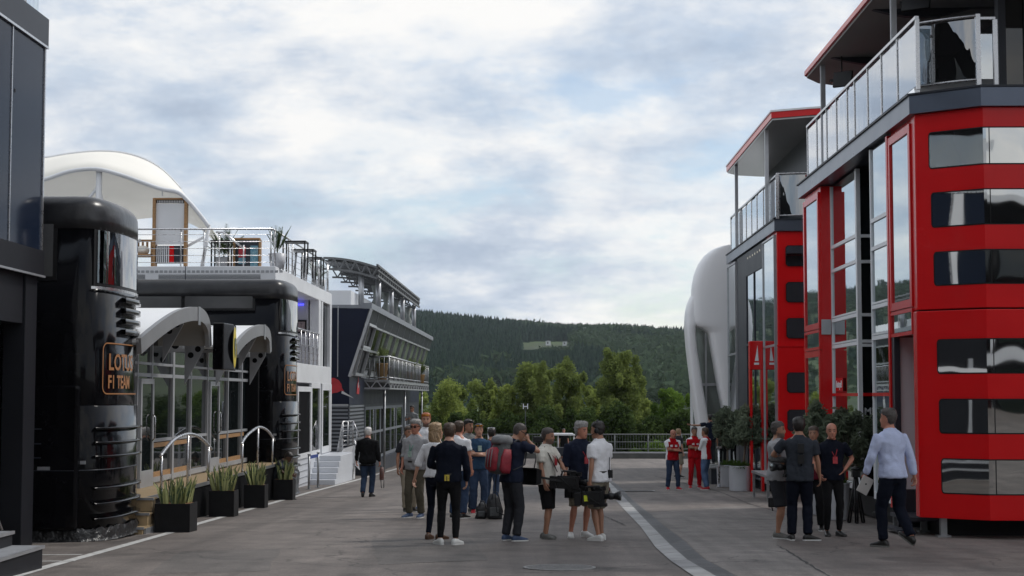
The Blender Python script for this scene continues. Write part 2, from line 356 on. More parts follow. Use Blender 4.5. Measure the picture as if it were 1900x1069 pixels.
M_grate = mat('dark_drain_grating', (.075, .077, .080), .6, .1, .2, 3, bump=.6, bscale=60)
M_grate2 = mat('worn_drain_grating', (.10, .102, .106), .6, .1, .2, 3, bump=.6, bscale=60)
mb = MB(); random.seed(3)
A, B, C = subdiv(pl, 2), subdiv(pr, 2), subdiv(dr, 2)
for i in range(len(A)-1):
    for (U, V, k) in ((A, B, 0), (B, C, 2)):
        m = k+(1 if random.random() < .35 else 0); q = [U[i], V[i], V[i+1], U[i+1]]; c = sum(q, Vector())/4
        q = [p.lerp(c, .025) for p in q]; mb.add([(p.x, p.y, gz(p.y)+.012) for p in q], [(0, 1, 2, 3)], m)
        if k == 2 and q[0].y < 60:   # slots of the grating
            n = 9
            for j in range(1, n):
                a = q[0].lerp(q[3], j/n); b2 = q[1].lerp(q[2], j/n); a, b2 = a.lerp(b2, .1), a.lerp(b2, .9); e = (q[3]-q[0])*(.14/n)
                mb.add([(p.x, p.y, gz(p.y)+.016) for p in (a, b2, b2+e, a+e)], [(0, 1, 2, 3)], 4)
struct(mb, 'drainage_channel', [M_slab, M_slab2, M_grate, M_grate2, M_black])
# white line
M_line = mat('worn_white_road_paint', (.62, .62, .60), .7, 0, 0, col2=(.36, .35, .34), vscale=9, bump=.2, bscale=50)
ln = [G(*q) for q in [(-60, 1096), (84, 1053), (200, 1021), (311, 990), (368, 972), (446, 950), (504, 934), (567, 916), (628, 900), (665, 890), (765, 862), (800, 854)]]
mb = MB(); wdt = .15
strip(mb, [p+Vector((-wdt/2, 0, 0)) for p in ln], [p+Vector((wdt/2, 0, 0)) for p in ln], .005)
for a, b2 in (((20, 1031), (150, 1030)), ((20, 1043), (138, 1042))):
    a, b2 = G(*a), G(*b2); e = Vector((0, .10, 0)); strip(mb, [a, b2], [a+e, b2+e], .005)
struct(mb, 'road_marking', M_line)
# joints and cracks in the paving
M_joint = mat('dark_joint_sealant', (.035, .033, .032), .8, 0, .2)
def jline(pts, wd, seed):
    random.seed(seed); g = subdiv([G(*q) for q in pts], 14); g = [p+Vector((random.uniform(-.02, .02), random.uniform(-.05, .05), 0)) for p in g]
    mb = MB(); d = (g[-1]-g[0]).normalized(); n = Vector((-d.y, d.x, 0))*wd/2
    ws = [random.uniform(.35, 1.25) for _ in g]
    strip(mb, [p-n*k for p, k in zip(g, ws)], [p+n*k for p, k in zip(g, ws)], .0075); return struct(mb, 'road_joint', M_joint)
jline([(370, 974), (640, 968), (900, 967), (1140, 965)], .05, 1)
jline([(1215, 884), (1330, 911), (1395, 937), (1475, 960)], .05, 2)
jline([(1443, 1012), (1480, 1035), (1535, 1069), (1600, 1110)], .04, 3)
jline([(500, 955), (560, 950), (640, 952)], .03, 4)
jline([(1100, 950), (1130, 962), (1160, 975)], .03, 6)
for k, q in enumerate(([(690, 1000), (870, 996), (905, 1040), (700, 1048)], [(1240, 955), (1330, 952), (1372, 985), (1268, 990)], [(330, 1025), (520, 1018), (500, 1060), (270, 1066)], [(930, 905), (1040, 903), (1048, 918), (925, 921)])):
    mb = MB(); g = [G(*c) for c in q]; g = subdiv(g+[g[0]], 6)[:-1]; random.seed(k); mb.add([(p.x+random.uniform(-.03, .03), p.y+random.uniform(-.04, .04), gz(p.y)+.0032) for p in g], [tuple(range(len(g)))]); m_ = M_asph if k else M_asph
    mp_ = bpy.data.materials.get('patched_asphalt') or M_asph.copy(); mp_.name = 'patched_asphalt'
    for n in mp_.node_tree.nodes:
        if n.type == 'VALTORGB': n.color_ramp.elements[0].color = (.086, .076, .069, 1); n.color_ramp.elements[1].color = (.142, .126, .115, 1)
    struct(mb, 'pavement_patch', mp_)
# manhole
c = G(1038, 1054); mb = MB(); r = .44; z = c.z
sl = -0.0243
def gd(x, y): return gz(y)
n = 40
ring = lambda rr, h: [(c.x+rr*math.cos(2*PI*k/n), c.y+rr*math.sin(2*PI*k/n), gd(0, c.y+rr*math.sin(2*PI*k/n))+h) for k in range(n)]
mb.loft([ring(r, .0), ring(r, .013), ring(r-.035, .013), ring(r-.035, .008)], 0, False, False)
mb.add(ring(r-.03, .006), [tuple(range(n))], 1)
for k in range(-9, 10):
    x = k*.042; h = math.sqrt(max(.001, (r-.04)**2-x*x))
    y = c.y+x; mb.add([(c.x-h, y-.012, gz(y-.012)+.011), (c.x+h, y-.012, gz(y-.012)+.011), (c.x+h, y+.012, gz(y+.012)+.011), (c.x-h, y+.012, gz(y+.012)+.011)], [(0, 1, 2, 3)], 0)
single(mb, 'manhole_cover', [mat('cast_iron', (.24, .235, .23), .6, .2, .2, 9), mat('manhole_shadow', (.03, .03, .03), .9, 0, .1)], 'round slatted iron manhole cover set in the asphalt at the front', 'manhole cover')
mb = MB(); c = G(1180, 912); mb.add([(c.x-.55, c.y-.3, gz(c.y-.3)+.02), (c.x+.55, c.y-.3, gz(c.y-.3)+.02), (c.x+.55, c.y+.3, gz(c.y+.3)+.02), (c.x-.55, c.y+.3, gz(c.y+.3)+.02)], [(0, 1, 2, 3)], 0)
for k in range(6):
    y = c.y-.25+k*.09; mb.add([(c.x-.48, y, gz(y)+.024), (c.x+.48, y, gz(y)+.024), (c.x+.48, y+.04, gz(y)+.023), (c.x-.48, y+.04, gz(y)+.023)], [(0, 1, 2, 3)], 1)
single(mb, 'drain_grate', [M_slab, M_black], 'pale rectangular drain cover beside the far end of the gutter', 'drain cover')
# small litter flecks are part of the ground look
# ------------------------------------------------------------------ terrain
def skyl(px):
    pts = [(-3000, 430), (-500, 470), (200, 505), (500, 545), (780, 577), (850, 586), (950, 596), (1050, 606), (1150, 606), (1270, 611), (1500, 622), (1900, 600), (3000, 560), (5000, 520)]
    for (a, ya), (b, yb) in zip(pts, pts[1:]):
        if a <= px <= b: return ya+(yb-ya)*(px-a)/(b-a)
    return pts[0][1] if px < 0 else pts[-1][1]
RR = 1750.0
def hz(x, y):
    r = math.hypot(x, y); px = 1000+3000*max(-2, min(2, x/max(1, y))) if y > 1 else (5000 if x > 0 else -3000)
    top = (735-skyl(px)-16)/3000*RR
    t = (r-520)/(RR-520); t = max(0, min(1, t)); s = t*t*(3-2*t)*.6+t*.4
    base = -4.5
    z = base+(top-base)*s
    z += 16*t*(1-t)*mnoise.noise(Vector((x*.0035, y*.0022, 3)))*2+5*t*(1-t)*4*mnoise.noise(Vector((x*.009, y*.006, 7)))
    if r > RR: z -= (r-RR)*.12
    return z
M_grass = mat('hillside_grass', (.045, .07, .022), .9, 0, .35, .012, detail=8)
mb = MB(); az = [math.radians(a) for a in np.linspace(-62, 45, 150)]; rs = [108, 125, 150, 190, 250, 330, 420]+list(np.linspace(500, 2100, 50))
vs = []; 
for r in rs:
    for a in az:
        x, y = r*math.sin(a), r*math.cos(a); vs.append((x, y, (gz(108)-.3 if r < 130 else (-3.2 if r < 200 else hz(x, y)))))
n = len(az); mb.add(vs, [(i*n+j, i*n+j+1, (i+1)*n+j+1, (i+1)*n+j) for i in range(len(rs)-1) for j in range(n-1)], 0, True)
struct(mb, 'terrain', M_grass)
# forest on the hills
rng = np.random.default_rng(5)
def conifer(x, y, z, h, V, Fc, r):
    w0 = h*r.uniform(.22, .34); n = 6; lv = 4; b = len(V); a0 = r.uniform(0, 6)
    for k in range(lv):
        zb = z+h*(.05+.22*k); zt = zb+h*(.36 if k < lv-1 else .30); ww = w0*(1-.23*k)
        b = len(V)
        for j in range(n):
            a = a0+k+2*PI*j/n; q = ww*r.uniform(.7, 1.2); V.append((x+q*math.cos(a), y+q*math.sin(a), zb+r.uniform(-.03, .03)*h))
        V.append((x, y, zt))
        for j in range(n): Fc.append((b+j, b+(j+1) % n, b+n))
def broad(x, y, z, h, V, Fc, r, n=26):
    for _ in range(n):
        u = r.normal(size=3); u /= np.linalg.norm(u); c = np.array((x, y, z+h*.55))+u*np.array((h*.36, h*.36, h*.45))*r.uniform(.6, 1.05)
        s = h*.2; b = len(V); q = r.normal(size=(3, 3))*s*.7
        for k in range(3): V.append(tuple(c+q[k]))
        Fc.append((b, b+1, b+2))
Vc, Fc, Vb, Fb = [], [], [], []
def inclear(px, py): return 978 < px < 1053 and 636 < py < 652
cnt = 0
for _ in range(40000):
    t = rng.uniform(); r = 560+(RR+60-560)*math.sqrt(t)
    px = rng.uniform(730, 1310) if rng.uniform() < .82 else rng.uniform(-700, 730)
    a = math.atan((px-1000)/3000); x, y = r*math.sin(a), r*math.cos(a); z = hz(x, y)
    py = 735-(z-CAMZ)/y*3000
    if inclear(px, py+2) or inclear(px, py-9): continue
    if px < 730 and rng.uniform() < .3: continue
    dec = mnoise.noise(Vector((x*.006, y*.004, 20)))+.5*mnoise.noise(Vector((x*.02, y*.015, 5)))
    if px > 1130 and py > 655 and px < 1310: dec += .35
    if 940 < px < 1180 and 615 < py < 665: dec += .1
    hh = rng.uniform(7, 12)*(1.3 if rng.uniform() < .08 else 1)
    if 965 < px < 1066 and 636 < py < 700:
        if py < 650: continue
        hh = min(hh, (py-649)*y/3000+1)
        if hh < 3: continue
    if dec > .22: broad(x, y, z, min(hh, 12), Vb, Fb, rng)
    else: conifer(x, y, z-1, hh, Vc, Fc, rng)
M_con = leafmat('dark_conifer_needles', (.018, .034, .026), (.048, .076, .052), .1)
M_bro = leafmat('hillside_broadleaf', (.044, .070, .044), (.085, .12, .068), .2)
mb = MB(); mb.v = Vc; mb.f = Fc; mb.m = [0]*len(Fc); mb.sm = [False]*len(Fc)
def rawobj(name, V, Fa, m):
    me = bpy.data.meshes.new(name); me.from_pydata(V, [], Fa); me.materials.append(m); o = bpy.data.objects.new(name, me); COL.objects.link(o); return o
tag(rawobj('conifer_forest', Vc, Fc, M_con), 'dark conifer forest covering the far hillside', 'forest', kind='stuff')
tag(rawobj('broadleaf_forest', Vb, Fb, M_bro), 'mid green broadleaved woodland patches on the far hillside', 'forest', kind='stuff')
# clearing, sheds and masts
def hillpt(px, py):
    d = ray(px, py); best = None
    for r in range(560, 2000, 4):
        x, y = d.x*r/d.y, r
        if hz(x, y) >= CAMZ+d.z*r/d.y: return Vector((x, y, hz(x, y)))
    return Vector((d.x*1700/d.y, 1700, hz(d.x*1700/d.y, 1700)))
M_mead = mat('bright_meadow_grass', (.048, .068, .028), .9, 0, .2, .05)
mb = MB(); pts = [hillpt(*q) for q in [(976, 641), (988, 648), (1030, 651), (1056, 648), (1054, 639), (1020, 637), (990, 637)]]

xs_ = [p.x for p in pts]; ys_ = [p.y for p in pts]; n_ = 24; gx = [min(xs_)+(max(xs_)-min(xs_))*i/n_ for i in range(n_+1)]; gy = [min(ys_)+(max(ys_)-min(ys_))*i/n_ for i in range(n_+1)]
def inside_el(x, y): u = (x-(min(xs_)+max(xs_))/2)/((max(xs_)-min(xs_))/2); v = (y-(min(ys_)+max(ys_))/2)/((max(ys_)-min(ys_))/2); return u*u+v*v < .72+.35*mnoise.noise(Vector((u*3, v*3, 1)))
mb.add([(x, y, hz(x, y)+.35) for y in gy for x in gx], [(j*(n_+1)+i, j*(n_+1)+i+1, (j+1)*(n_+1)+i+1, (j+1)*(n_+1)+i) for j in range(n_) for i in range(n_) if inside_el((gx[i]+gx[i+1])/2, (gy[j]+gy[j+1])/2)], 0, True); struct(mb, 'meadow', M_mead)
def shed(px, py, wpx, hpx, label, slope):
    p = hillpt(px, py); s = p.y/3000; w_, h_ = wpx*s, hpx*s; t = thing('shed', p, label, 'shed', 'white sheds by the hillside clearing'); b = MB(); b.box(p.x-w_/2, p.x+w_/2, p.y-3, p.y+3, p.z, p.z+h_*.75+1.5); b.build('wall', M_white, t)
    b = MB(); z0 = p.z+h_*.75+1.5; b.prism([(p.x-w_/2-.3, p.y-3.4, z0), (p.x+w_/2+.3, p.y-3.4, z0), (p.x+w_/2*slope, p.y-3.4, z0+h_*.3)], (0, 6.8, 0)); b.build('roof', M_dsteel, t)
    b = MB(); b.box(p.x-w_*.2, p.x+w_*.05, p.y-3.06, p.y-2.9, p.z+1.2, z0-.6); b.build('door', M_charcoal, t)
shed(1017, 642, 9, 6, 'grey white shed on the left of the hillside clearing', 0); shed(1048, 642, 8, 5, 'small pale shed at the right end of the hillside clearing', .6); shed(951, 637, 6, 5, 'tiny white hut alone among trees left of the clearing', -.4)
for px, y0, y1, lab in ((1085, 608, 636, 'tall pale mast rising from trees above the clearing'), (1108, 640, 657, 'short white mast lower on the hill, left one'), (1116, 642, 655, 'shorter white mast lower on the hill, right one')):
    p = hillpt(px, y1); zt = Zp(px, y0, p.y); t = thing('mast', p, lab, 'mast'); b = MB(); b.tube([(p.x, p.y, p.z), (p.x, p.y, zt)], [.65, .35], 8); b.build('pole', M_white, t); b = MB(); b.cyl((p.x, p.y), .9, zt-1.5, zt-.2, 8); b.build('antenna', M_white, t)
# ------------------------------------------------------------------ red hospitality buildings on the right
def gpost(mb, x, y, z0, z1, w=.05, m=0): mb.box(x-w/2, x+w/2, y-w/2, y+w/2, z0, z1, m)
def plan_pt(pl, s, off=0):
    """point and outward normal along a plan polyline at arc length s"""
    for i in range(len(pl)-1):
        a, b = Vector(pl[i]), Vector(pl[i+1]); L = (b-a).length
        if s <= L or i == len(pl)-2:
            d = (b-a).normalized(); n = Vector((d.y, -d.x)); p = a+d*s+n*off; return p
        s -= L
def face_patch(pl, s0, s1, z0, z1, off, rad=.07, breaks=()):
    """rounded window sheet following the plan polyline (rounded at its s0 end)"""
    mb = MB(); ss = sorted(set([s0, s0+rad*.3, s0+rad*.6, s0+rad]+[b for b in breaks if s0 < b < s1]+[s1])); rows = []
    for s in ss:
        t = min(1, max(0, (s-s0)/rad)); c = rad*(1-math.sqrt(max(0, 1-(1-t)**2)))
        p = plan_pt(pl, s, off); rows.append([(p.x, p.y, z0+c), (p.x, p.y, z1-c)])
    vs = [v for r in rows for v in r]; mb.add(vs, [(2*i, 2*i+2, 2*i+3, 2*i+1) for i in range(len(rows)-1)]); return mb
ZD0, ZD1, ZR = 6.14, 6.46, 7.60
def glass_panel_x(parent, X, y0, y1, z0, z1, fm, gm, bars=(), fw=.07, name='window'):
    b = MB(); b.box(X-.03, X+.06, y0, y0+fw, z0, z1); b.box(X-.03, X+.06, y1-fw, y1, z0, z1); b.box(X-.028, X+.06, y0+fw, y1-fw, z1-fw, z1); b.box(X-.028, X+.06, y0+fw, y1-fw, z0, z0+fw)
    for q in bars: b.box(X-.028, X+.06, y0+fw, y1-fw, q-.03, q+.03)
    f = b.build(name, fm, parent); g = MB(); g.box(X+.0, X+.02, y0+fw, y1-fw, z0+fw, z1-fw); g.build('pane', gm, f); return f
def red_truck_end(t, X, y0, y1, zdoor, flush=True):
    """street-facing end of a red trailer: framed mirror glass above, door bay below"""
    b = MB(); b.box(X+.03, 14, y0, y1, 2.62, ZD0); b.build('upper_wall', M_red, t)
    glass_panel_x(t, X, y0, y1, 3.05, ZD0-.1, M_red, M_mirror, fw=.13)
    glass_panel_x(t, X, y0, y1, 2.60, 3.03, M_red, M_mirror, fw=.06)
# --- nearest building
R1 = thing('hospitality_building', (10, 31, gz(31)), 'near red hospitality building with rounded trailer front and five dark window bands', 'building', 'red hospitality buildings')
PLN = [(6.07, 26.25), (6.07, 26.0), (6.98, 25.3), (14.5, 25.3)]
def bodyprism(t, pl, yb, z0, z1, grow, name, m):
    pts = [(6.07 if i == 0 else p[0], p[1]) for i, p in enumerate(pl)]
    pts = [(x-(grow if i < 2 else grow*.6 if i == 2 else 0), y-(0 if i == 0 else grow*.5 if i == 1 else grow)) for i, (x, y) in enumerate(pts)]
    b = MB(); b.prism([(x, y, z0) for x, y in pts]+[(14.5, yb, z0)], (0, 0, z1-z0)); return b.build(name, m, t, bevel=.012)
bodyprism(R1, PLN, 26.25, 2.975, ZD0, 0, 'upper_body', M_red)
bodyprism(R1, PLN, 26.25, Zp(1707, 960, 26), 2.955, .018, 'lower_body', M_red)
b = MB(); b.prism([(6.1, 26.2, 2.95), (6.1, 26.02, 2.95), (6.99, 25.34, 2.95), (14, 25.34, 2.95), (14, 26.2, 2.95)], (0, 0, .03)); b.build('seam', M_black, R1)
b = MB(); b.prism([(6.045, 26.0, 2.985), (6.97, 25.27, 2.985), (14, 25.27, 2.985), (14, 25.4, 2.985), (6.1, 26.1, 2.985)], (0, 0, .02)); b.build('rain_lip', M_red, R1)
rows = [(248, 312, 1728), (360, 421, 1731), (470, 529, 1734), (632, 692, 1738), (742, 802, 1740), (852, 913, 1742)]
for i, (ya, yb, pxl) in enumerate(rows):
    z1, z0 = Zp(1735, ya, 25.85), Zp(1740, yb, 25.85); q = (pxl-1000)/3000
    tt = (26*q-6.07)/(.91+.7*q); s0 = .25+tt*1.148; off = .006+(.018 if i > 2 else 0)
    g = face_patch(PLN, s0-.02, 8, z0-.02, z1+.02, off, .055, (.25+1.148,)).build('window_gasket', M_black, R1)
    face_patch(PLN, s0, 8, z0, z1, off+.004, .04, (.25+1.148-.04, .25+1.148, .25+1.148+.04)).build('pane', M_wavy, g)
    p = plan_pt(PLN, .25+1.148+.09, off+.007); bb = MB(); bb.box(p.x-.007, p.x+.007, p.y-.002, p.y+.002, z0, z1); bb.build('glazing_joint', M_black, g)
red_truck_end(R1, 6.07, 26.26, 27.9, 2.6)
# door bay below the near framed glass
b = MB(); b.box(6.1, 14, 27.78, 27.9, .02, 2.6); b.build('porch_wall', M_white, R1)
b = MB(); b.box(6.1, 14, 27.76, 27.88, -.62, .018); b.build('plinth', M_charcoal, R1)
b = MB(); b.box(6.06, 6.16, 27.7, 27.9, -.3, 2.6); b.build('corner_post', M_charcoal, R1)
b = MB(); b.box(6.03, 6.1, 27.9, 28.02, -.3, 6.1); b.build('red_jamb', M_red, R1)
zs = [4.78, 4.27]; ztop = 6.1
def curtain(t, X, y0, y1, z0, name='glazed_wall'):
    b = MB(); b.box(X, X+.1, y0, y0+.07, z0, ztop); b.box(X, X+.1, y1-.07, y1, z0, ztop)
    for q in (4.78, 4.27): b.box(X+.002, X+.1, y0+.07, y1-.07, q-.035, q+.035)
    for q in (3.22, 2.66): b.box(X-.004, X+.1, y0+.07, y1-.07, q-.05, q+.02); b.box(X-.004, X+.1, y0+.07, y1-.07, q+.035, q+.07)
    b.box(X+.002, X+.1, y0+.07, y1-.07, z0, z0+.12)
    f = b.build(name, M_white, t); g = MB(); g.box(X+.03, X+.045, y0+.07, y1-.07, z0+.12, ztop-.01); g.build('pane', M_mirror, f)
    b = MB(); b.box(X-.01, X+.02, y0+.02, y1-.02, 1.60, 1.66); b.build('red_rail', M_red, f); return f
fa = curtain(R1, 6.06, 28.02, 29.55, -.25); fb = curtain(R1, 6.28, 32.0, 34.8, -.25)
b = MB(); b.box(6.28, 6.36, 31.93, 31.998, -.25, ztop); b.box(6.9, 6.98, 31.93, 31.998, -.25, ztop)
for q in (4.76, 4.25, 3.2, 2.68, 2.6): b.box(6.36, 6.9, 31.93, 31.998, q-.03, q+.03)
fr = b.build('return_frame', M_white, R1); b = MB(); b.box(6.36, 9, 32.0, 32.02, -.25, ztop); b.build('pane', M_dglass, fr)
b = MB(); b.box(6.36, 6.9, 31.92, 31.928, 1.6, 1.66); b.build('red_rail', M_red, fr)
b = MB(); text_on(b, 'MEDIA', .19, (6.39, 31.99, 1.24), (1, 0, 0), (0, 0, 1), bold=.003); b.build('lettering', M_white, fr)
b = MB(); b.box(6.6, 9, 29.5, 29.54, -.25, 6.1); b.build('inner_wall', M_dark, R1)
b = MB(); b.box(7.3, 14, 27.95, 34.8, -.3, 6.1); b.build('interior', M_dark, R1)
# small red poster in the recessed window
b = MB(); b.box(6.272, 6.276, 33.55, 34.35, 1.70, 1.98); ps = b.build('window_poster', M_red, fb)
b = MB(); text_on(b, 'Autopal!', .2, (6.268, 34.28, 1.78), (0, -1, 0), (0, 0, 1), bold=.004, sx=.9); b.build('lettering', M_white, ps)
# far trailer of the same building
b = MB(); b.box(6.08, 14, 34.8, 36.8, -.35, 6.12); b.build('far_trailer', M_red, R1)
glass_panel_x(R1, 6.05, 34.82, 36.78, 3.05, 6.0, M_red, M_mirror, fw=.13); glass_panel_x(R1, 6.05, 34.82, 36.78, 2.6, 3.03, M_red, M_mirror, fw=.06); glass_panel_x(R1, 6.05, 34.82, 36.78, -.2, 2.58, M_red, M_mirror, fw=.13)
b = MB(); b.box(6.1, 14, 36.8, 36.84, -.35, 6.1); b.build('added_dark_back', M_charcoal, R1)  # unseen charcoal back, added so the farther building's windows mirror dark instead of red
b = MB(); b.box(6.06, 6.27, 34.76, 34.79, Zp(1530, 621, 34.8), Zp(1530, 593, 34.8)); b.build('wall_plate', M_alu, R1, bevel=.008)
# deck
b = MB(); b.prism([(5.98, 37.2, ZD0), (5.98, 25.95, ZD0), (6.93, 25.2, ZD0), (14.5, 25.2, ZD0), (14.5, 37.2, ZD0)], (0, 0, .30)); b.build('deck_fascia', M_deckfascia, R1)
b = MB(); b.prism([(5.95, 37.23, ZD1-.02), (5.95, 25.93, ZD1-.02), (6.92, 25.17, ZD1-.02), (14.5, 25.17, ZD1-.02), (14.5, 37.23, ZD1-.02)], (0, 0, .03)); b.build('deck_edge', M_charcoal, R1)
def railing(t, X, px_posts, ztop_, zb, name='deck_railing'):
    Ys = [Yx(q, X, 200) for q in px_posts]
    b = MB()
    for y in Ys: b.box(X-.02, X+.04, y-.025, y+.025, zb, ztop_)
    b.box(X-.03, X+.03, min(Ys)-.03, max(Ys)+.03, ztop_, ztop_+.05)
    for y0, y1 in zip(Ys, Ys[1:]):
        for zz in (zb+.16, ztop_-.2):
            b.box(X-.01, X+.03, y0-.07, y0-.02, zz, zz+.04); b.box(X-.01, X+.03, y1+.02, y1+.07, zz, zz+.04)
    f = b.build(name, M_steel, t)
    for y0, y1 in zip(Ys, Ys[1:]):
        g = MB(); g.box(X-.004, X+.006, y1+.05, y0-.05, zb+.07, ztop_-.06); g.build('rail_glass', M_rail_glass, f)
    return Ys, f
railing(R1, 6.03, [1498, 1515.5, 1534, 1552.5, 1572.6, 1586.5, 1611, 1637, 1667, 1703], ZR, ZD1+.01)
# curved corner glass
def arc_pts(a, b, bulge, n=10):
    a, b = Vector(a), Vector(b); d = b-a; nrm = Vector((d.y, -d.x)).normalized(); return [a+d*(i/n)+nrm*(bulge*4*(i/n)*(1-i/n)) for i in range(n+1)]
def curved_glass(t, a, b_, bulge, z0, z1, gm):
    q = arc_pts(a, b_, bulge, 14); b = MB()
    b.tube([(p.x, p.y, z1+.02) for p in q], .025, 6); b.tube([(p.x, p.y, z0) for p in q], .02, 6)
    for p in (q[0], q[-1]): b.box(p.x-.035, p.x+.035, p.y-.035, p.y+.035, z0-.12, z1+.04)
    f = b.build('corner_railing', M_steel, t); g = MB(); q = q[0:]
    vs = [v for p in q for v in ((p.x, p.y, z0+.02), (p.x, p.y, z1-.03))]; g.add(vs, [(2*i, 2*i+2, 2*i+3, 2*i+1) for i in range(len(q)-1)], 0, True); g.build('corner_glass', gm, f)
M_cgl = glassmat('curved_tinted_rail_glass', (.10, .11, .105), .22, wav=.10)
curved_glass(R1, (6.10, 25.9), (6.93, 25.32), .04, ZD1+.12, ZR-.02, M_cgl)
b = MB()
for q in (1826, 1860): x = Xp(q, 25.4); b.box(x-.03, x+.03, 25.37, 25.43, ZD1, ZR-.05)
x0, x1 = Xp(1826, 25.4), Xp(1860, 25.4); b.box(x0, x1, 25.37, 25.42, ZR-.05, ZR-.01); f = b.build('short_railing', M_steel, R1)
b = MB(); b.box(x0+.05, x1-.05, 25.39, 25.4, ZD1+.14, ZR-.28); b.build('rail_glass', M_rail_glass, f)
b = MB(); x = Xp(1870, 26.6); b.box(x-.06, x+.06, 26.5, 26.7, ZD1, 9.3); b.box(x+.06, 14, 26.6, 26.7, ZD1, ZD1+.15); b.box(x+.06, 14, 26.6, 26.7, 9.0, 9.3); b.box(x+.4, x+.45, 26.56, 26.7, ZD1, 9.3); f = b.build('terrace_room_frame', M_charcoal, R1)
b = MB(); b.box(x+.06, 14, 26.64, 26.66, ZD1+.15, 9.0); b.build('pane', M_dglass, f)
b = MB(); b.box(8.6, 14, 26.72, 36.5, ZD1, 9.0); b.build('terrace_room', M_charcoal, R1)
# canopy
zc = Zp(1497, 145, 35.6); M_under = mat('grey_canopy_underside', (.30, .285, .28), .6, 0, .06, .6)
b = MB(); pl = [(5.95, 22.5), (5.95, 35.6), (6.3, 36.2), (6.9, 36.6), (8.0, 36.8), (14, 36.8), (14, 22.5)]
b.prism([(x, y, zc) for x, y in pl], (0, 0, .05)); cu = b.build('canopy', M_under, R1)
b = MB(); pl2 = [(5.9, 22.5), (5.9, 35.62), (6.27, 36.25), (6.88, 36.66), (8.0, 36.87), (14, 36.87), (14, 22.5)]
b.prism([(x, y, zc+.05) for x, y in pl2], (0, 0, .10)); b.build('roof_edge', M_red, cu)
for yy in (29.2, 33.4):
    b = MB(); q = [(6.1+.0, yy, zc)]+[(6.1+k*.3, yy-.02*k, zc-.16*math.sin(PI*min(1, k/6))) for k in range(1, 12)]; vs = []
    b.prism([(x, y, z) for x, y, z in q]+[(q[-1][0], q[-1][1], zc)], (0, .14, 0)); b.build('canopy_beam', M_charcoal, cu)
b = MB()
for q, Yv in ((1534.5, 34.2), (1669, 27.5)):
    x = Xp(q, Yv); b = MB(); b.box(x-.045, x+.045, Yv-.05, Yv+.05, ZD1, zc); b.box(x-.055, x-.045, Yv-.02, Yv+.02, ZD1, zc); b.build('canopy_post', M_alu, R1)
def tv(px, py, Y, wpx, hpx, lab):
    c = P(px, py, Y); s = Y/3000; t = thing('television', c, lab, 'television', 'screens under the near canopy'); R = Matrix.Rotation(math.radians(-35), 3, 'Z') @ Matrix.Rotation(math.radians(-12), 3, 'X')
    b = MB(); b.obox(c, (wpx*s*1.25, .06, hpx*s), R); b.build('screen', M_plast, t, bevel=.01)
    b = MB(); b.obox(c+R@Vector((0, .08, 0)), (.25, .1, .2), R); b.bar(c+R@Vector((0, .1, 0)), c+Vector((-.25, .15, 0)), .05); b.bar(c+Vector((0, .12, 0)), Vector((c.x, c.y+.12, zc)), .03); b.build('bracket', M_plast, t)
tv(1564, 147, 33.2, 30, 30, 'small black screen hung by the far canopy post of the near red building'); tv(1700, 2, 27.3, 44, 36, 'black screen hung under the near canopy at the top of the picture')
# legs and steps
for (x, y) in ((6.42, 26.0), (9, 25.7), (6.42, 27.3)):
    b = MB(); b.box(x-.05, x+.05, y-.05, y+.05, gz(y), -.3); b.box(x-.1, x+.1, y-.1, y+.1, gz(y), gz(y)+.03); b.build('support_leg', M_dsteel, R1)
b = MB(); b.box(6.5, 14, 26.3, 36.5, -.75, -.36); b.build('underbody_shade', M_black, R1)  # black block standing in for the shade beneath the raised body
t = thing('metal_step', (6.3, 27, gz(27)), 'low dark metal step platform below the white doorway of the near red building', 'step'); b = MB(); b.box(5.95, 7.0, 26.45, 27.7, -.42, -.36); b.build('tread', M_charcoal, t)
for x in (6.0, 6.9):
    for y in (26.5, 27.6): b = MB(); b.box(x-.025, x+.025, y-.025, y+.025, gz(y), -.42); b.build('leg', M_dsteel, t)
b = MB(); b.box(5.8, 5.95, 26.5, 27.6, gz(27)+.05, gz(27)+.09); b.build('lower_tread', M_charcoal, t)
# --- second red building
R2 = thing('hospitality_building', (10, 50, gz(50)), 'farther red hospitality building with a single column of small dark windows', 'building', 'red hospitality buildings')
XB = 6.56
b = MB(); b.box(XB, 15, 44.5, 46.6, 2.97, ZD0); b.build('upper_body', M_red, R2, bevel=.02)
b = MB(); b.box(XB-.01, 15, 44.48, 46.6, -.75, 2.95); b.build('lower_body', M_red, R2, bevel=.02)
b = MB(); b.box(XB-.03, 15, 44.46, 44.5, 2.95, 3.0); b.build('rain_lip', M_red, R2)
for ya, yb in ((455, 494), (523, 561), (590, 628), (691, 729), (760, 800), (835, 875)):
    z1, z0 = Zp(1475, ya, 44.45), Zp(1475, yb, 44.45); b = MB(); x0 = Xp(1461, 44.4); q = .06; b.add([(x0+q, 44.462, z0), (8.5, 44.462, z0), (8.5, 44.462, z1), (x0+q, 44.462, z1), (x0, 44.462, z1-q), (x0, 44.462, z0+q)], [(0, 1, 2, 3, 4, 5)]); f = b.build('window_gasket', M_black, R2)
    x0 += .02; z0 += .02; z1 -= .02; b = MB(); b.add([(x0+q, 44.457, z0), (8.5, 44.457, z0), (8.5, 44.457, z1), (x0+q, 44.457, z1), (x0, 44.457, z1-q), (x0, 44.457, z0+q)], [(0, 1, 2, 3, 4, 5)]); b.build('pane', M_wavy, f)
glass_panel_x(R2, XB-.05, 44.6, 46.9, -.9, 6.05, M_alu, M_mirror, bars=(3.0,), fw=.05)
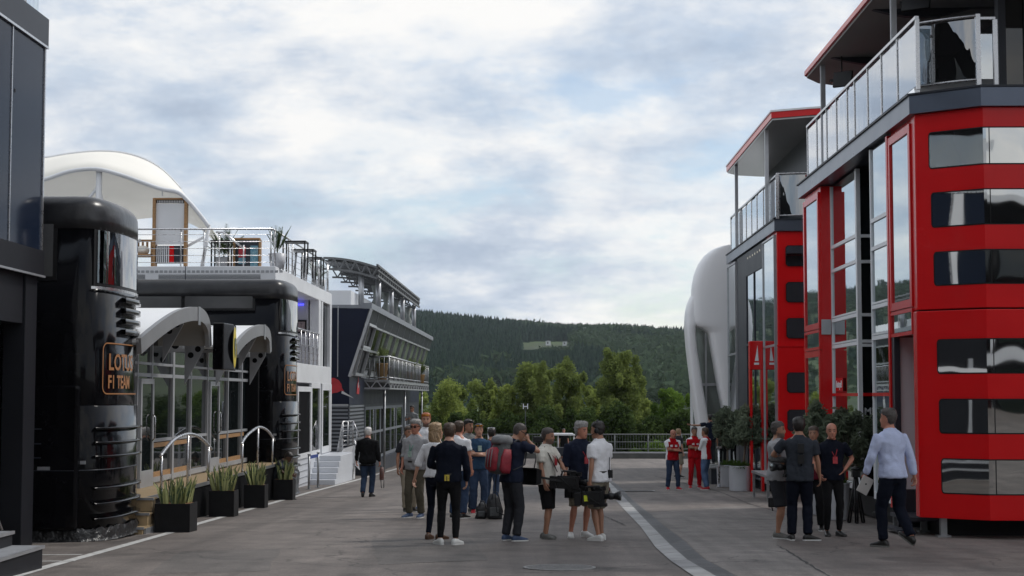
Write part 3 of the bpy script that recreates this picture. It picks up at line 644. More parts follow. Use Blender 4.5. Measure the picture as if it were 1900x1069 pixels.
glass_panel_x(R2, XB-.0, 47.0, 49.2, -.9, 5.4, M_charcoal, M_mirror, bars=(3.2,), fw=.04); glass_panel_x(R2, XB-.0, 49.2, 51.0, -.9, 5.4, M_charcoal, M_mirror, bars=(3.2,), fw=.04)
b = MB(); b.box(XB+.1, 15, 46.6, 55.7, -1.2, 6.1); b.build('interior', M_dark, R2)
b = MB(); b.box(XB-.02, XB+.1, 51.0, 53.3, -1.2, 6.1); b.build('dark_pier', M_charcoal, R2)
b = MB(); b.box(XB-.02, XB+.1, 46.9, 51.0, 5.4, 6.1); b.build('soffit_band', M_charcoal, R2)
glass_panel_x(R2, XB-.05, 53.4, 55.7, -.9, 6.05, M_alu, M_mirror, bars=(3.0,), fw=.06)
b = MB(); b.prism([(XB-.08, 55.8, ZD0), (XB-.08, 44.4, ZD0), (15, 44.4, ZD0), (15, 55.8, ZD0)], (0, 0, .3)); b.build('deck_fascia', M_deckfascia, R2)
b = MB(); b.box(XB-.11, 15, 44.37, 55.83, ZD1-.02, ZD1+.01); b.build('deck_edge', M_charcoal, R2)
for k in range(7):
    b = MB(); y = 47.2+k*.55; b.disc((XB-.03, y, 5.9), (-1, 0, 0), .035, 8); b.build('downlight', mat('lamp_lens', (.8, .75, .6), .4, 0, 0, emit=(1, .9, .7), estr=.8), R2)
railing(R2, XB-.03, [1354.5, 1364, 1373, 1383, 1393, 1403, 1415, 1427, 1439], ZR+.02, ZD1+.01)
curved_glass(R2, (XB+.02, 44.42), (7.55, 44.2), .03, ZD1+.1, ZR+.1, M_cgl)
zc2 = 9.12; b = MB(); pl = [(6.38, 43.9), (6.38, 54.4), (6.8, 55.0), (7.6, 55.3), (15, 55.3), (15, 43.0), (8.6, 43.0), (7.4, 43.4)]
M_under2 = mat('polished_grey_canopy_underside', (.42, .42, .42), .25, .3, .05, .5)
b.prism([(x, y, zc2) for x, y in pl], (0, 0, .05)); cu = b.build('canopy', M_under2, R2)
b = MB(); b.prism([(x-.03, y+(-.05 if y < 50 else .05), zc2+.05) for x, y in pl], (0, 0, .17)); b.build('roof_edge', M_red, cu)
b = MB(); b.prism([(x-.05, y+(-.07 if y < 50 else .07), zc2+.22) for x, y in pl], (0, 0, .05)); b.build('roof_trim', M_white, cu)
for q, Yv in ((1370, 52.6), (1427, 45.5)):
    x = Xp(q, Yv); b = MB(); b.box(x-.05, x+.05, Yv-.05, Yv+.05, ZD1, zc2); b.build('canopy_post', M_alu, R2)
b = MB(); b.box(7.75, 15, 46.5, 55, ZD1, zc2); b.build('terrace_room', M_charcoal, R2)
b = MB(); b.box(XB+.3, 7.74, 52, 52.1, ZD1, 8.0); b.build('terrace_screen', M_dark, R2)
# red portal
t = thing('entrance_portal', (6.5, 48, gz(48)), 'slim red entrance portal with a white emblem in front of the farther red building', 'portal')
x0, x1 = Xp(1391, 47), Xp(1416, 47); zt, zm = Zp(1400, 633, 47), Zp(1400, 686, 47)
b = MB(); b.box(x0, x1, 46.9, 47.25, zm, zt); b.build('header', M_red, t, bevel=.02)
for xa in (x0, x1-.07): b = MB(); b.box(xa, xa+.07, 46.92, 47.2, gz(47), zm); b.build('post', M_red, t)
b = MB(); xm = (x0+x1)/2; b.prism([(xm-.05, 46.895, zm+.25), (xm+.06, 46.895, zm+.25), (xm+.03, 46.895, zt-.12), (xm+.0, 46.895, zt-.3)], (0, -.006, 0)); b.box(xm-.07, xm+.07, 46.89, 46.9, zm+.14, zm+.2); b.build('emblem', M_white, t)
# ------------------------------------------------------------------ white shell building
R3 = thing('shell_building', (8, 60, gz(60)), 'white building wrapped in tall curved petal shells with slim arched glazing', 'building')
M_shell = mat('smooth_white_shell', (.88, .88, .89), .35, 0, .03, .5)
def petal(rows, Y, depth, name, e=1.0):
    rings = []; Yf = Y; Y = Y+depth/2; rr_ = []
    for (a, b2) in zip(rows, rows[1:]):
        for k in range(4):
            t_ = k/4; rr_.append(tuple(a[i]+(b2[i]-a[i])*t_ for i in range(3)))
    rows = rr_+[rows[-1]]
    for y, l, r in rows:
        x0, x1 = Xp(l, Y), Xp(r, Y); z = Zp(l, y, Y); cx = (x0+x1)/2; rx = (x1-x0)/2; n = 28; rg = []
        for k in range(n):
            a = 2*PI*k/n; ca, sa = math.cos(a), math.sin(a); rg.append((cx+rx*math.copysign(abs(ca)**.4, ca), Y-depth/2*math.copysign(abs(sa)**.55, sa), z))
        rings.append(rg)
    b = MB(); b.loft(rings); o = b.build(name, M_shell, R3); sm = o.modifiers.new('s', 'SMOOTH'); sm.iterations = 3; sm.factor = .5; return o
petal([(538, 1294, 1300), (545, 1286, 1306), (553, 1281, 1312), (565, 1276, 1318), (580, 1272.5, 1318), (595, 1271.5, 1310), (607, 1271.5, 1290), (645, 1274, 1291.5), (708, 1281, 1301), (740, 1285, 1306), (768, 1288.5, 1311), (800, 1293, 1315), (830, 1297, 1319), (872, 1301, 1324)], 58.6, 1.4, 'outer_petal')
petal([(457, 1348, 1362), (459, 1335, 1375), (464, 1322, 1385), (475, 1308, 1392), (490, 1297, 1396), (510, 1289, 1396), (530, 1285, 1396), (560, 1283, 1396), (585, 1283, 1396), (600, 1285, 1396), (606, 1291, 1396), (611, 1304, 1396), (618, 1314, 1396), (645, 1318.5, 1396), (671, 1323, 1396), (700, 1327.5, 1396), (727, 1332, 1396), (753, 1337.5, 1396), (800, 1346, 1396), (872, 1353, 1396)], 58.4, 1.3, 'inner_petal')
b = MB(); b.box(Xp(1286, 60.2), Xp(1350, 60.2), 60.2, 60.25, gz(60), Zp(1300, 600, 60.2)); b.build('glazing', mat('grey_green_glazing', (.24, .27, .25), .12, .4, .3, .4), R3)
b = MB(); zt = Zp(1300, 603, 60.1)
for q in (1310.5,): b.box(Xp(q-1.5, 60.1), Xp(q+1.5, 60.1), 60.1, 60.19, gz(60), zt)
b.box(Xp(1288, 60.1), Xp(1345, 60.1), 60.11, 60.19, Zp(1300, 716, 60.1), Zp(1300, 711, 60.1)); b.build('mullion', M_alu, R3)
b = MB(); b.box(Xp(1345, 61), 15, 60.4, 75, gz(60), 5.5); b.build('core', M_white, R3)
# raised terrace in front with railing
t = thing('raised_platform', (6.4, 56, gz(56)), 'dark raised platform beside the white shell building with a steel rail post', 'platform')
zp = Zp(1315, 862, 55.5); x0 = Xp(1308, 55); b = MB(); b.box(x0, 6.5, 53.2, 57, gz(55)-.1, zp-.05); b.build('base', M_charcoal, t); b = MB(); b.box(x0-.04, 6.52, 53.15, 57.0, zp-.05, zp); b.build('deck', mat('grey_deck_board', (.15, .15, .15), .7), t)
b = MB(); x = Xp(1333, 50.5); b.tube([(x, 50.5, gz(50.5)), (x, 50.5, Zp(1333, 832, 50.5))], .035, 8); b.cyl((x, 50.5), .09, gz(50.5), gz(50.5)+.02, 12); b.box(x-.08, x+.08, 50.45, 50.55, Zp(1333, 832, 50.5), Zp(1333, 828, 50.5)); single(b, 'barrier_post', M_steel, 'single steel post standing left of the white tubs', 'post')
# low bench like platform by the farther building
t = thing('low_platform', (6.2, 41, gz(41)), 'low grey steel platform beside the white tubs and red portal', 'platform'); z = Zp(1430, 880, 40.5)
b = MB(); b.box(5.55, 6.8, 39.8, 42.6, z-.06, z); b.build('top', M_dsteel, t)
for x in (5.6, 6.7):
    for y in (39.9, 42.5): b = MB(); b.box(x-.03, x+.03, y-.03, y+.03, gz(y), z-.06); b.build('leg', M_dsteel, t)
# ------------------------------------------------------------------ leaves helper
def leafcloud(blobs, n, size, seed, flat=1.0, shellw=.55, aspect=1.8):
    """blobs: (cx,cy,cz,rx,ry,rz); leaves concentrated towards the outside of each blob"""
    r = np.random.default_rng(seed); w_ = np.array([b[3]*b[4]+b[3]*b[5] for b in blobs]); w_ = w_/w_.sum()
    ids = r.choice(len(blobs), n, p=w_); B = np.array(blobs)[ids]
    u = r.normal(size=(n, 3)); u /= np.linalg.norm(u, axis=1)[:, None]; rad = 1-shellw*r.random(n)**1.6; rad *= r.uniform(.85, 1.12, n)
    c = B[:, :3]+u*B[:, 3:]*rad[:, None]
    a = r.normal(size=(n, 3)); a /= np.linalg.norm(a, axis=1)[:, None]; bb = r.normal(size=(n, 3)); bb -= a*(a*bb).sum(1)[:, None]; bb /= np.linalg.norm(bb, axis=1)[:, None]
    s = size*r.uniform(.6, 1.3, n)[:, None]; a = a*s*aspect/2; bb = bb*s/2
    V = np.stack([c-a, c+bb*.8, c+a, c-bb*.8], 1).reshape(-1, 3); Fa = np.arange(4*n).reshape(n, 4)
    return V, Fa
def leafobj(name, V, Fa, m, parent):
    me = bpy.data.meshes.new(name); me.vertices.add(len(V)); me.vertices.foreach_set('co', V.astype(np.float32).ravel())
    nf = len(Fa); k = Fa.shape[1]; me.loops.add(nf*k); me.loops.foreach_set('vertex_index', Fa.astype(np.int32).ravel()); me.polygons.add(nf)
    me.polygons.foreach_set('loop_start', np.arange(nf, dtype=np.int32)*k); me.polygons.foreach_set('loop_total', np.full(nf, k, dtype=np.int32)); me.update(calc_edges=True); me.validate()
    me.materials.append(m); o = bpy.data.objects.new(name, me); COL.objects.link(o)
    if parent is not None: setparent(o, parent)
    return o
def blobify(c, R, n, seed, rb=.42, squash=(1, 1, 1)):
    r = random.Random(seed); out = []
    for _ in range(n):
        while True:
            u = Vector((r.uniform(-1, 1), r.uniform(-1, 1), r.uniform(-1, 1)))
            if .25 < u.length < 1: break
        u *= .72; k = rb*r.uniform(.6, 1.15)
        out.append((c[0]+u.x*R[0], c[1]+u.y*R[1], c[2]+u.z*R[2], R[0]*k*squash[0], R[1]*k*squash[1], R[2]*k*squash[2]))
    return out
def branches(mb, base, blobs, r0, seed):
    rr = random.Random(seed)
    for bl in blobs:
        c = Vector(bl[:3]); mid = base.lerp(c, .5)+Vector((rr.uniform(-.1, .1), rr.uniform(-.1, .1), -.05)); mb.tube([base, mid, c], [r0, r0*.6, r0*.2], 5)
M_bark = mat('grey_bark', (.10, .08, .06), .85, 0, .3, 8, bump=.5, bscale=20)
M_olive = leafmat('olive_leaves', (.07, .088, .058), (.27, .32, .22), .4)
M_fern = leafmat('fern_fronds', (.03, .06, .015), (.10, .17, .04), .3)
M_tub = mat('pale_grey_glazed_tub', (.52, .53, .56), .4, 0, .05, 2)
M_soil = mat('brown_mulch', (.16, .07, .03), .9, 0, .4, 30, bump=.5)
def tub(px, py, wpx, htop, lab):
    p = G(px, py); r = wpx/2*p.y/3000; p = p+Vector((0, r, 0)); p.z = gz(p.y-r); h = (py-htop)*p.y/3000; t = thing('planter_tub', p, lab, 'planter', 'pale cylindrical tubs along the red buildings')
    b = MB(); b.lathe(p, [(r*.93, 0), (r*.95, .02), (r, h-.03), (r*1.02, h), (r*.95, h), (r*.94, h-.06)], 32); b.build('pot', M_tub, t); b = MB(); b.cyl(p, r*.94, p.z+h-.08, p.z+h-.05, 24); b.build('soil', M_soil, t); return p, r, h
def fronds(p, r, z, n, seed, L):
    rr = random.Random(seed); V = []; Fa = []
    for i in range(n):
        a = rr.uniform(0, 2*PI); el = rr.uniform(.3, 1.3); l = L*rr.uniform(.6, 1.1); d = Vector((math.cos(a)*math.cos(el), math.sin(a)*math.cos(el), math.sin(el))); o = Vector((p.x+math.cos(a)*r*rr.uniform(0, .85), p.y+math.sin(a)*r*rr.uniform(0, .85), z)); w_ = Vector((-math.sin(a), math.cos(a), 0))
        pr = o
        for k in range(1, 5):
            q = o+d*(l*k/4)+Vector((0, 0, -.35*l*(k/4)**2)); ww = l*.10*(1-k/5)
            V += [tuple(pr-w_*ww), tuple(pr+w_*ww), tuple(q+w_*ww*.8), tuple(q-w_*ww*.8)]; b_ = len(V)-4; Fa.append((b_, b_+1, b_+2, b_+3)); pr = q
    return np.array(V), np.array(Fa)
def olive(p, ztop, zbot, R, lab, seed, n=9000, offs=(0, 0), sz=.055):
    c = Vector((p.x+offs[0], p.y+offs[1], (ztop+zbot)/2)); t = thing('olive_tree', p, lab, 'olive tree', 'olive trees in pale tubs'); bl = blobify(c, (R*1.3, R*1.2, (ztop-zbot)/2*1.15), 48, seed, .22)
    V, Fa = leafcloud(bl, n, sz, seed, aspect=2.6, shellw=1.0); leafobj('crown', V, Fa, M_olive, t)
    b = MB(); base = Vector((p.x, p.y, p.z+.4)); top = Vector((p.x+offs[0]*.5, p.y, zbot+.15)); b.tube([base, base.lerp(top, .5)+Vector((.03, 0, 0)), top], [.045, .038, .03], 8); branches(b, top, bl[:9], .018, seed); b.build('trunk', M_bark, t)
def fern(p, r, h, seed, lab, n=160, L=.38):
    V, Fa = fronds(p, r, p.z+h-.06, n, seed, L); o = leafobj('fern', V, Fa, M_fern, None); tag(o, lab, 'fern', 'ferns in pale tubs')
pA, rA, hA = tub(1349, 904, 34, 864, 'pale cylindrical tub half hidden behind another, left of the red portal'); pB, rB, hB = tub(1376, 912, 42, 866, 'pale cylindrical tub with ferns, in front of the one left of the portal')
pC, rC, hC = tub(1516, 956, 40, 890, 'pale cylindrical tub between the dark shirted man and the bald man'); pD, rD, hD = tub(1559, 966, 44, 898, 'pale cylindrical tub right behind the bald man, beside the folded tripod')
olive(pA, Zp(1352, 750, pA.y), Zp(1352, 845, pA.y), .48, 'olive tree in the half hidden tub left of the portal', 11, 4600, (.12, 0), .065)
olive(pB, Zp(1385, 748, pB.y), Zp(1385, 838, pB.y), .56, 'olive tree in the fern filled tub left of the portal', 12, 6000, (.32, 0), .065)
olive(pC, Zp(1530, 742, pC.y), Zp(1530, 855, pC.y), .52, 'olive tree between the dark shirted man and the bald man', 13, 5600, (.2, 0))
olive(pD, Zp(1585, 752, pD.y), Zp(1580, 880, pD.y), .52, 'olive tree behind the walking man in the white shirt', 14, 5600, (.3, 0))
fern(pA, rA, hA, 21, 'green fern in the half hidden pale tub left of the portal'); fern(pB, rB, hB, 22, 'bright green fern spilling over the pale tub left of the portal', 220); fern(pC, rC, hC, 23, 'green fern in the tub beside the dark shirted man', 140, .3); fern(pD, rD, hD, 24, 'green fern in the tub behind the bald man', 140, .3)
# ------------------------------------------------------------------ trees beyond the far fence
leafA = leafmat('yellow_green_leaves', (.12, .165, .045), (.40, .46, .13), .45); leafB = leafmat('mid_green_leaves', (.095, .13, .045), (.31, .37, .11), .4); leafC = leafmat('dark_green_leaves', (.025, .042, .016), (.10, .145, .045), .3); leafD = leafmat('fresh_green_leaves', (.05, .095, .02), (.20, .31, .06), .4)
def tree(px, ytop, ybot, wpx, Y, m, n, seed, lab, kind='broadleaf_tree', cat='tree', size=.13, peak=True, grp='trees beyond the far fence'):
    s = Y/3000; zt, zb = Zp(px, ytop, Y), Zp(px, ybot, Y); x = Xp(px, Y); g = gz(min(Y, 108))-.4; W_ = wpx*s/2; H = zt-zb; t = thing(kind, (x, Y, g), lab, cat, grp); rr = random.Random(seed); bl = []
    k = 26
    for i in range(k):
        f = (i+.5)/k; wd = W_*(math.sin(PI*min(1, (1-f)*.62+.12))**.8 if peak else math.sin(PI*(.12+.76*f))**.6)*rr.uniform(.35, .95); a = rr.uniform(0, 2*PI); rb = W_*rr.uniform(.30, .50)*(1-.30*f)
        bl.append((x+math.cos(a)*wd*.75, Y+math.sin(a)*wd*.75, zb+H*(f*.9+.04), rb, rb, rb*rr.uniform(.9, 1.5)))
    for _ in range(14):   # wispy shoots round the outline
        a = rr.uniform(0, 2*PI); f = rr.uniform(.3, 1); wd = W_*math.sin(PI*min(1, (1-f)*.62+.12))**.8*1.0; bl.append((x+math.cos(a)*wd, Y+math.sin(a)*wd, zb+H*f, .28*W_*.5, .14*W_, .22*W_))
    V, Fa = leafcloud(bl, int(n*2.2), size, seed, shellw=.75, aspect=1.8); leafobj('crown', V, Fa, m, t)
    b = MB(); base = Vector((x, Y, zb+H*.25)); b.tube([(x, Y, g), (x+.05, Y, g+(base.z-g)*.5), base], [.16, .13, .09], 7); branches(b, base, bl[4:18], .05, seed); b.build('trunk', M_bark, t)
T = tree
T(830, 714, 850, 120, 122, leafA, 12000, 31, 'yellow green bushy willow, leftmost of the trees beyond the fence')
T(893, 708, 850, 80, 128, leafB, 9000, 32, 'olive green tree between the leftmost willow and the taller trees')
T(935, 716, 850, 70, 119, leafA, 8000, 33, 'low bright tree just left of the two pointed tall trees')
T(988, 676, 850, 108, 118, leafB, 14000, 34, 'tall pointed green tree, left of the two in the middle')
T(1052, 670, 850, 92, 121, leafB, 13000, 35, 'tall pointed green tree, right of the two in the middle')
T(1097, 712, 850, 60, 126, leafA, 7000, 36, 'small bright tree squeezed left of the tallest tree')
T(1146, 653, 850, 112, 117, leafB, 17000, 37, 'tallest broad tree beyond the fence, right of centre')
T(1197, 736, 850, 62, 124, leafA, 7000, 38, 'small yellow green tree right of the tallest tree')
T(1250, 730, 850, 96, 119, leafD, 12000, 39, 'fresh green rounded tree beside the white shell building')
T(1340, 740, 850, 120, 124, leafC, 6000, 40, 'dark green tree behind the white shell building')
T(770, 735, 850, 70, 118, leafB, 5000, 41, 'green tree just behind the balcony building')
for i, (px, yt, wd) in enumerate([(800, 775, 80), (865, 770, 90), (930, 772, 90), (1000, 762, 110), (1075, 765, 100), (1140, 758, 100), (1205, 775, 80), (1265, 770, 90)]):
    T(px, yt, 862, wd, 108+i % 3, leafC, 6500, 60+i, 'dark shrub behind the fence, %s from the left' % ['first', 'second', 'third', 'fourth', 'fifth', 'sixth', 'seventh', 'eighth'][i], 'shrub', 'shrub', .16, False, 'dark shrubs behind the fence')
for i, (px, yt, wd) in enumerate([(1215, 822, 46), (1180, 835, 26)]): T(px, yt, 852, wd, 98, leafD, 1500, 80+i, ['low bright weed bush growing through the far fence', 'tiny weed clump at the foot of the far fence'][i], 'bush', 'bush', .10, False, 'weeds at the fence')
# far fence
t = thing('steel_fence', (0, 95, gz(95)), 'long grey steel barred fence closing the far end of the paddock', 'fence')
xa, xb = Xp(770, 95), Xp(1300, 95); g = gz(95); zt = Zp(1000, 806, 95)
b = MB()
for q, hh in ((zt, .035), (Zp(1000, 820, 95), .022), (Zp(1000, 833, 95), .022)): b.tube([(xa, 95, q), (xb, 95, q)], hh, 6)
M_fen = mat('dull_galvanised_paint', (.13, .14, .14), .6, .2, .15, 2); b.build('rail', M_fen, t)
b = MB(); b.box(xa, xb, 94.9, 95.1, g, Zp(1000, 841, 95)); b.build('kerb_wall', mat('dark_concrete', (.09, .09, .085), .85, 0, .25, 1.5), t)
b = MB(); b.box(xa, xb, 94.88, 95.12, Zp(1000, 841, 95), Zp(1000, 838.5, 95)); b.build('coping', M_alu, t)
x = xa
while x < xb: b = MB(); b.tube([(x, 95, g), (x, 95, zt)], .04, 6); b.build('post', M_fen, t); x += 1.95
b = MB(); x = xa
while x < xb: b.box(x-.01, x+.01, 94.99, 95.01, Zp(1000, 834, 95), zt); x += .16
b.build('infill_bars', M_fen, t)

# ------------------------------------------------------------------ unseen buildings added behind the camera for the windows to mirror
t = thing('hospitality_building', (14, -34, 0), 'unseen hospitality building behind the photographer, added to be mirrored in the red building', 'building')
b = MB(); b.box(2.5, 34, -46, -34, -.5, 11.6); b.build('wall', M_dark, t)
b = MB(); b.box(2.3, 34.2, -46.2, -33.8, 11.6, 12.0); b.box(14, 24, -44, -36, 12.0, 15.0); b.build('roof', M_white, t)
for i in range(9):
    for z in (.6, 4.2, 7.8): b = MB(); b.box(3.2+i*2.9, 5.2+i*2.9, -33.98, -33.95, z, z+2.4); b.build('window', M_dglass, t)

for i in range(8):
    b = MB(); x = 3+i*3.3; b.box(x, x+.35, -33.97, -33.9, -.3, 11.4); b.build('added_stripe', M_white, t)  # unseen white uprights, invented to give the mirrored facade some pattern
b = MB(); b.box(2.5, 34, -33.96, -33.93, 3.3, 3.9); b.build('band', M_white, t)  # this band and the red one are likewise invented for the reflections
b = MB(); b.box(2.5, 34, -33.96, -33.93, 7.0, 7.4); b.build('band', M_red, t)
# ------------------------------------------------------------------ left side: dark panelled building nearest the camera
XL = -7.43; YL = 23.8
M_nblack = mat('near_black_panel', (.013, .014, .018), .5, 0, .1, 2, spec=.2)
L1 = thing('dark_building', (-9, 12, 0), 'dark blue grey panelled building cut off by the left edge of the picture', 'building')
zb0, zb1 = Zp(75, 513, YL), Zp(75, 466, YL)     # lower trim band
M_bluepanel = mat('glossy_dark_blue_panel', (.012, .018, .034), .10, 0, .1, .6, ior=1.16)
XU = P(80, 280, YL).x; XFa = P(88, 85, YL).x
b = MB(); b.box(-20, XU, -30, YL, zb1, Zp(88, 88, YL)); b.build('upper_wall', M_bluepanel, L1)
zt1 = Zp(88, 35, YL); b = MB(); b.box(-20, XFa, -30, YL+.06, Zp(88, 88, YL), zt1); b.build('roof_fascia', M_charcoal, L1)
b = MB(); b.box(-20, XFa+.005, -30, YL+.065, Zp(88, 90, YL)-.0, Zp(88, 90, YL)+.035); b.build('fascia_trim', M_steel, L1)
b = MB(); b.box(XFa-.08, XFa-.05, -8, YL-.3, zt1, zt1+1.0); b.build('roof_balustrade', M_clear, L1)
b = MB(); b.box(-20, XU+.04, -30, YL+.03, zb0, zb1); b.build('trim_band', M_nblack, L1)
b = MB(); b.box(XU+.02, XU+.06, -30, YL+.035, zb0-.02, zb0+.01); b.build('band_edge', M_alu, L1)
for y in [YL-.02-k*1.48 for k in range(1, 12)]:
    b = MB(); b.box(XU-.005, XU+.015, y-.015, y+.015, zb1, Zp(88, 90, YL)); b.build('panel_joint', M_steel, L1)
b = MB(); b.box(XU-.01, XU+.02, YL-.04, YL+.01, zb1, Zp(88, 90, YL)); b.build('corner_trim', M_steel, L1)
for y in (YL-1.35, YL-2.8): b = MB(); b.disc((XU+.004, y, 5.9), (1, 0, 0), .03, 10); b.build('lock_hole', M_black, L1)
b = MB(); b.box(-7.75, -7.43, YL-.55, YL-.02, gz(YL), zb0); b.build('column', M_nblack, L1, bevel=.01)
b = MB(); b.box(-20, -7.47, -30, YL-.02, zb0-.72, zb0); b.build('lintel', M_nblack, L1)
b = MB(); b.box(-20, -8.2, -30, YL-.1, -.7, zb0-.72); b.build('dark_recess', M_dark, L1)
b = MB(); b.box(-20, -7.45, -30, YL-4, -.7, zb0-.72); b.build('near_wall', M_nblack, L1)
for y in (20.4, 19.1, 17.6, 16.4, 14.5, 12): b = MB(); b.box(XU-.01, XU+.09, y, y+.22, zb1+.02, Zp(88, 90, YL)-.03); b.build('added_white_stripe', M_white, L1)  # out-of-frame white uprights added to break up the reflection in the angled panes
for y in (19.7, 18.6, 17.2, 15.8, 13.6): b = MB(); b.box(-7.47, -7.38, y, y+.16, -.4, zb0-.8); b.build('added_grey_post', M_alu, L1)  # out-of-frame posts added for the lower window rows to reflect
for z in (2.2, 3.3, 5.3): b = MB(); b.box(XU-.01, XU+.05, 8, 20.2, z, z+.12); b.build('added_white_bar', M_white, L1)  # out-of-frame horizontal bars, also added only for the reflections
t = thing('entrance_steps', (-7, 22.5, gz(22.5)), 'dark grey entrance steps at the bottom left corner below the dark building', 'steps')
M_tread = mat('grey_step_tread', (.30, .31, .33), .5, .2, .1, 6)
c = G(82, 1055)
za, zc2_ = Zp(82, 1012, c.y), Zp(37, 984, c.y+.1)
for zr, xr, zb in ((za, c.x, gz(c.y)-.02), (zc2_, Xp(37, c.y+.1), za)):
    b = MB(); b.box(-9, xr-.02, 12, c.y-.02, zb if zr == za else za+.002, zr-.03); b.build('riser', M_nblack, t); b = MB(); b.box(-9, xr, 12, c.y, zr-.03, zr); b.build('tread', M_tread, t); b = MB(); b.box(xr-.03, xr+.004, 12, c.y+.004, zr-.034, zr+.003); b.build('nosing', M_alu, t)
b = MB()
for dx in (0, ): b.tube([(-7.75, 22.6, Zp(0, 988, 22)), (-7.75, 22.6, .75), (-8.3, 22.6, 1.2)], .02, 6)
b.tube([(-7.62, 23.0, -.3), (-7.9, 23.0, .4), (-8.6, 23.0, .9)], .018, 6); b.build('handrail', M_steel, t)
# ------------------------------------------------------------------ black double deck trailers
def ring_pts(xe, y0, y1, off, z, rx=.52, xb=-16, n=22, inset=0):
    ym = (y0+y1)/2; ry = (y1-y0)/2+off-inset; pts = [(xb, ym-ry, z)]
    for k in range(n+1):
        a = -PI/2+PI*k/n; ca, sa = max(0, math.cos(a)), math.sin(a); pts.append((xe-rx+(rx+off-inset)*ca**.62, ym+ry*math.copysign(abs(sa)**.8, sa), z))
    pts.append((xb, ym+ry, z)); return pts
def end_pt(xe, y0, y1, off, a, rx=.52):
    ym = (y0+y1)/2; ry = (y1-y0)/2+off; ca, sa = max(0, math.cos(a)), math.sin(a); return (xe-rx+(rx+off)*ca**.62, ym+ry*math.copysign(abs(sa)**.8, sa))
M_tarp = mat('crumpled_black_tarp', (.02, .02, .021), .35, 0, .3, 6, bump=1.0, bscale=7, bdist=.08)
M_mirror2 = mat('dim_mirror_glass', (.16, .18, .18), .03, .9, .15, 1, bump=.05, bscale=1.2)
M_curved = mat('curved_dark_glazing', (.30, .30, .31), .03, 1, .2, 1.5, bump=.06, bscale=1.5, bdist=.05)
M_dglass2 = mat('smoked_side_glass', (.11, .11, .11), .08, 0, .25, .8, ior=1.7)
def black_trailer(y0, lab, win):
    y1 = y0+2.55; xe = -6.60; S = lambda y: 1.6+(735-y)*25.3/3000
    t = thing('black_trailer', (-9, (y0+y1)/2, gz(y0)), lab, 'trailer', 'black double deck trailers')
    top = 4.68; b = MB(); b.loft([ring_pts(xe, y0, y1, 0, -.42), ring_pts(xe, y0, y1, 0, top-.5)], 0, True); b.build('body', M_dgloss, t)
    rg = [ring_pts(xe, y0, y1, .012, top-.52), ring_pts(xe, y0, y1, .015, top-.36)]
    for k in range(1, 7):
        a = k/6*PI/2; rg.append(ring_pts(xe, y0, y1, .015, top-.26+.26*math.sin(a), inset=.26*(1-math.cos(a))))
    b = MB(); b.loft(rg, 0, True); b.build('roof_cap', mat('dusty_black_roof_cap', (.022, .022, .024), .3, 0, .4, 2.5, ior=1.45, bump=.25, bscale=3, bdist=.05), t)
    def band(z0, z1, off, name, m, a0=-90, a1=90, full=False):
        b = MB()
        if full: b.loft([ring_pts(xe, y0, y1, off-.02, z0), ring_pts(xe, y0, y1, off, z0+.012), ring_pts(xe, y0, y1, off, z1-.012), ring_pts(xe, y0, y1, off-.02, z1)], 0, True)
        else:
            n = 18; rows = []
            for z, o in ((z0, .0), (z0, off), (z1, off), (z1, 0)): rows.append([(*end_pt(xe, y0, y1, o, math.radians(a0+(a1-a0)*k/n)), z) for k in range(n+1)])
            b.loft(rows, 0, True, False, False)
        return b.build(name, m, t)
    band(S(985)-.02, S(752), .055, 'skirt', M_dgloss, full=True)
    for y in (794, 820, 845, 902, 930, 957): band(S(y)-.012, S(y)+.022, .12, 'grille_rib', M_dgloss, -62, 80)
    for y in (868,): band(S(y)-.008, S(y)+.008, .066, 'skirt_seam', M_charcoal, -85, 85)
    for y in (556, 576, 596, 616): band(S(y)-.03, S(y)+.05, .075, 'vent_rib', M_dgloss, -10, 85)
    # curved upper window
    n = 14
    def patch(a0, a1, z0, z1, off, m, name, par=None):
        b = MB(); rows = [[(*end_pt(xe, y0, y1, off, math.radians(a0+(a1-a0)*k/n)), z) for k in range(n+1)] for z in (z0, z1)]; b.loft(rows, 0, True, False, False); return b.build(name, m, par or t)
    f = patch(-66, 86, S(535), S(428), .012, M_plast, 'window_surround'); patch(-60, 84, S(530), S(433), .018, M_curved, 'pane', f)
    patch(-70, 86, S(541), S(536), .03, M_steel, 'window_trim')
    # sign: rounded outline and lettering wrapped round the end
    tab = [(0, -80)]; L = 0; p = Vector(end_pt(xe, y0, y1, .012, math.radians(-80)))
    for k in range(1, 161):
        q = Vector(end_pt(xe, y0, y1, .012, math.radians(-80+k))); L += (q-p).length; tab.append((L, -80+k)); p = q
    s0 = .36
    def wrap(vs, o=.0):
        out = []
        for x, y, z in vs:
            s = s0+x
            for (a, aa), (c_, ac) in zip(tab, tab[1:]):
                if s <= c_: break
            an = aa+(ac-aa)*(s-a)/max(1e-6, c_-a); q = end_pt(xe, y0, y1, .013+z+o, math.radians(an)); out.append((*q, y))
        return out
    b = MB(); W2, H0, H1, r = 1.95, S(732), S(637), .12; out = []; inn = []
    for cx, cy, a0 in ((W2-r, H0+r, -90), (W2-r, H1-r, 0), (r, H1-r, 90), (r, H0+r, 180)):
        for k in range(7): a = math.radians(a0+15*k); out.append((cx+r*math.cos(a), cy+r*math.sin(a), .004)); inn.append((cx+(r-.02)*math.cos(a), cy+(r-.02)*math.sin(a), .004))
    def dens(lst):
        o = []
        for i in range(len(lst)):
            a, c_ = Vector(lst[i]), Vector(lst[(i+1) % len(lst)])
            for k in range(10 if (c_-a).length > .3 else 1): o.append(tuple(a.lerp(c_, k/10)) if (c_-a).length > .3 else tuple(a))
        return o
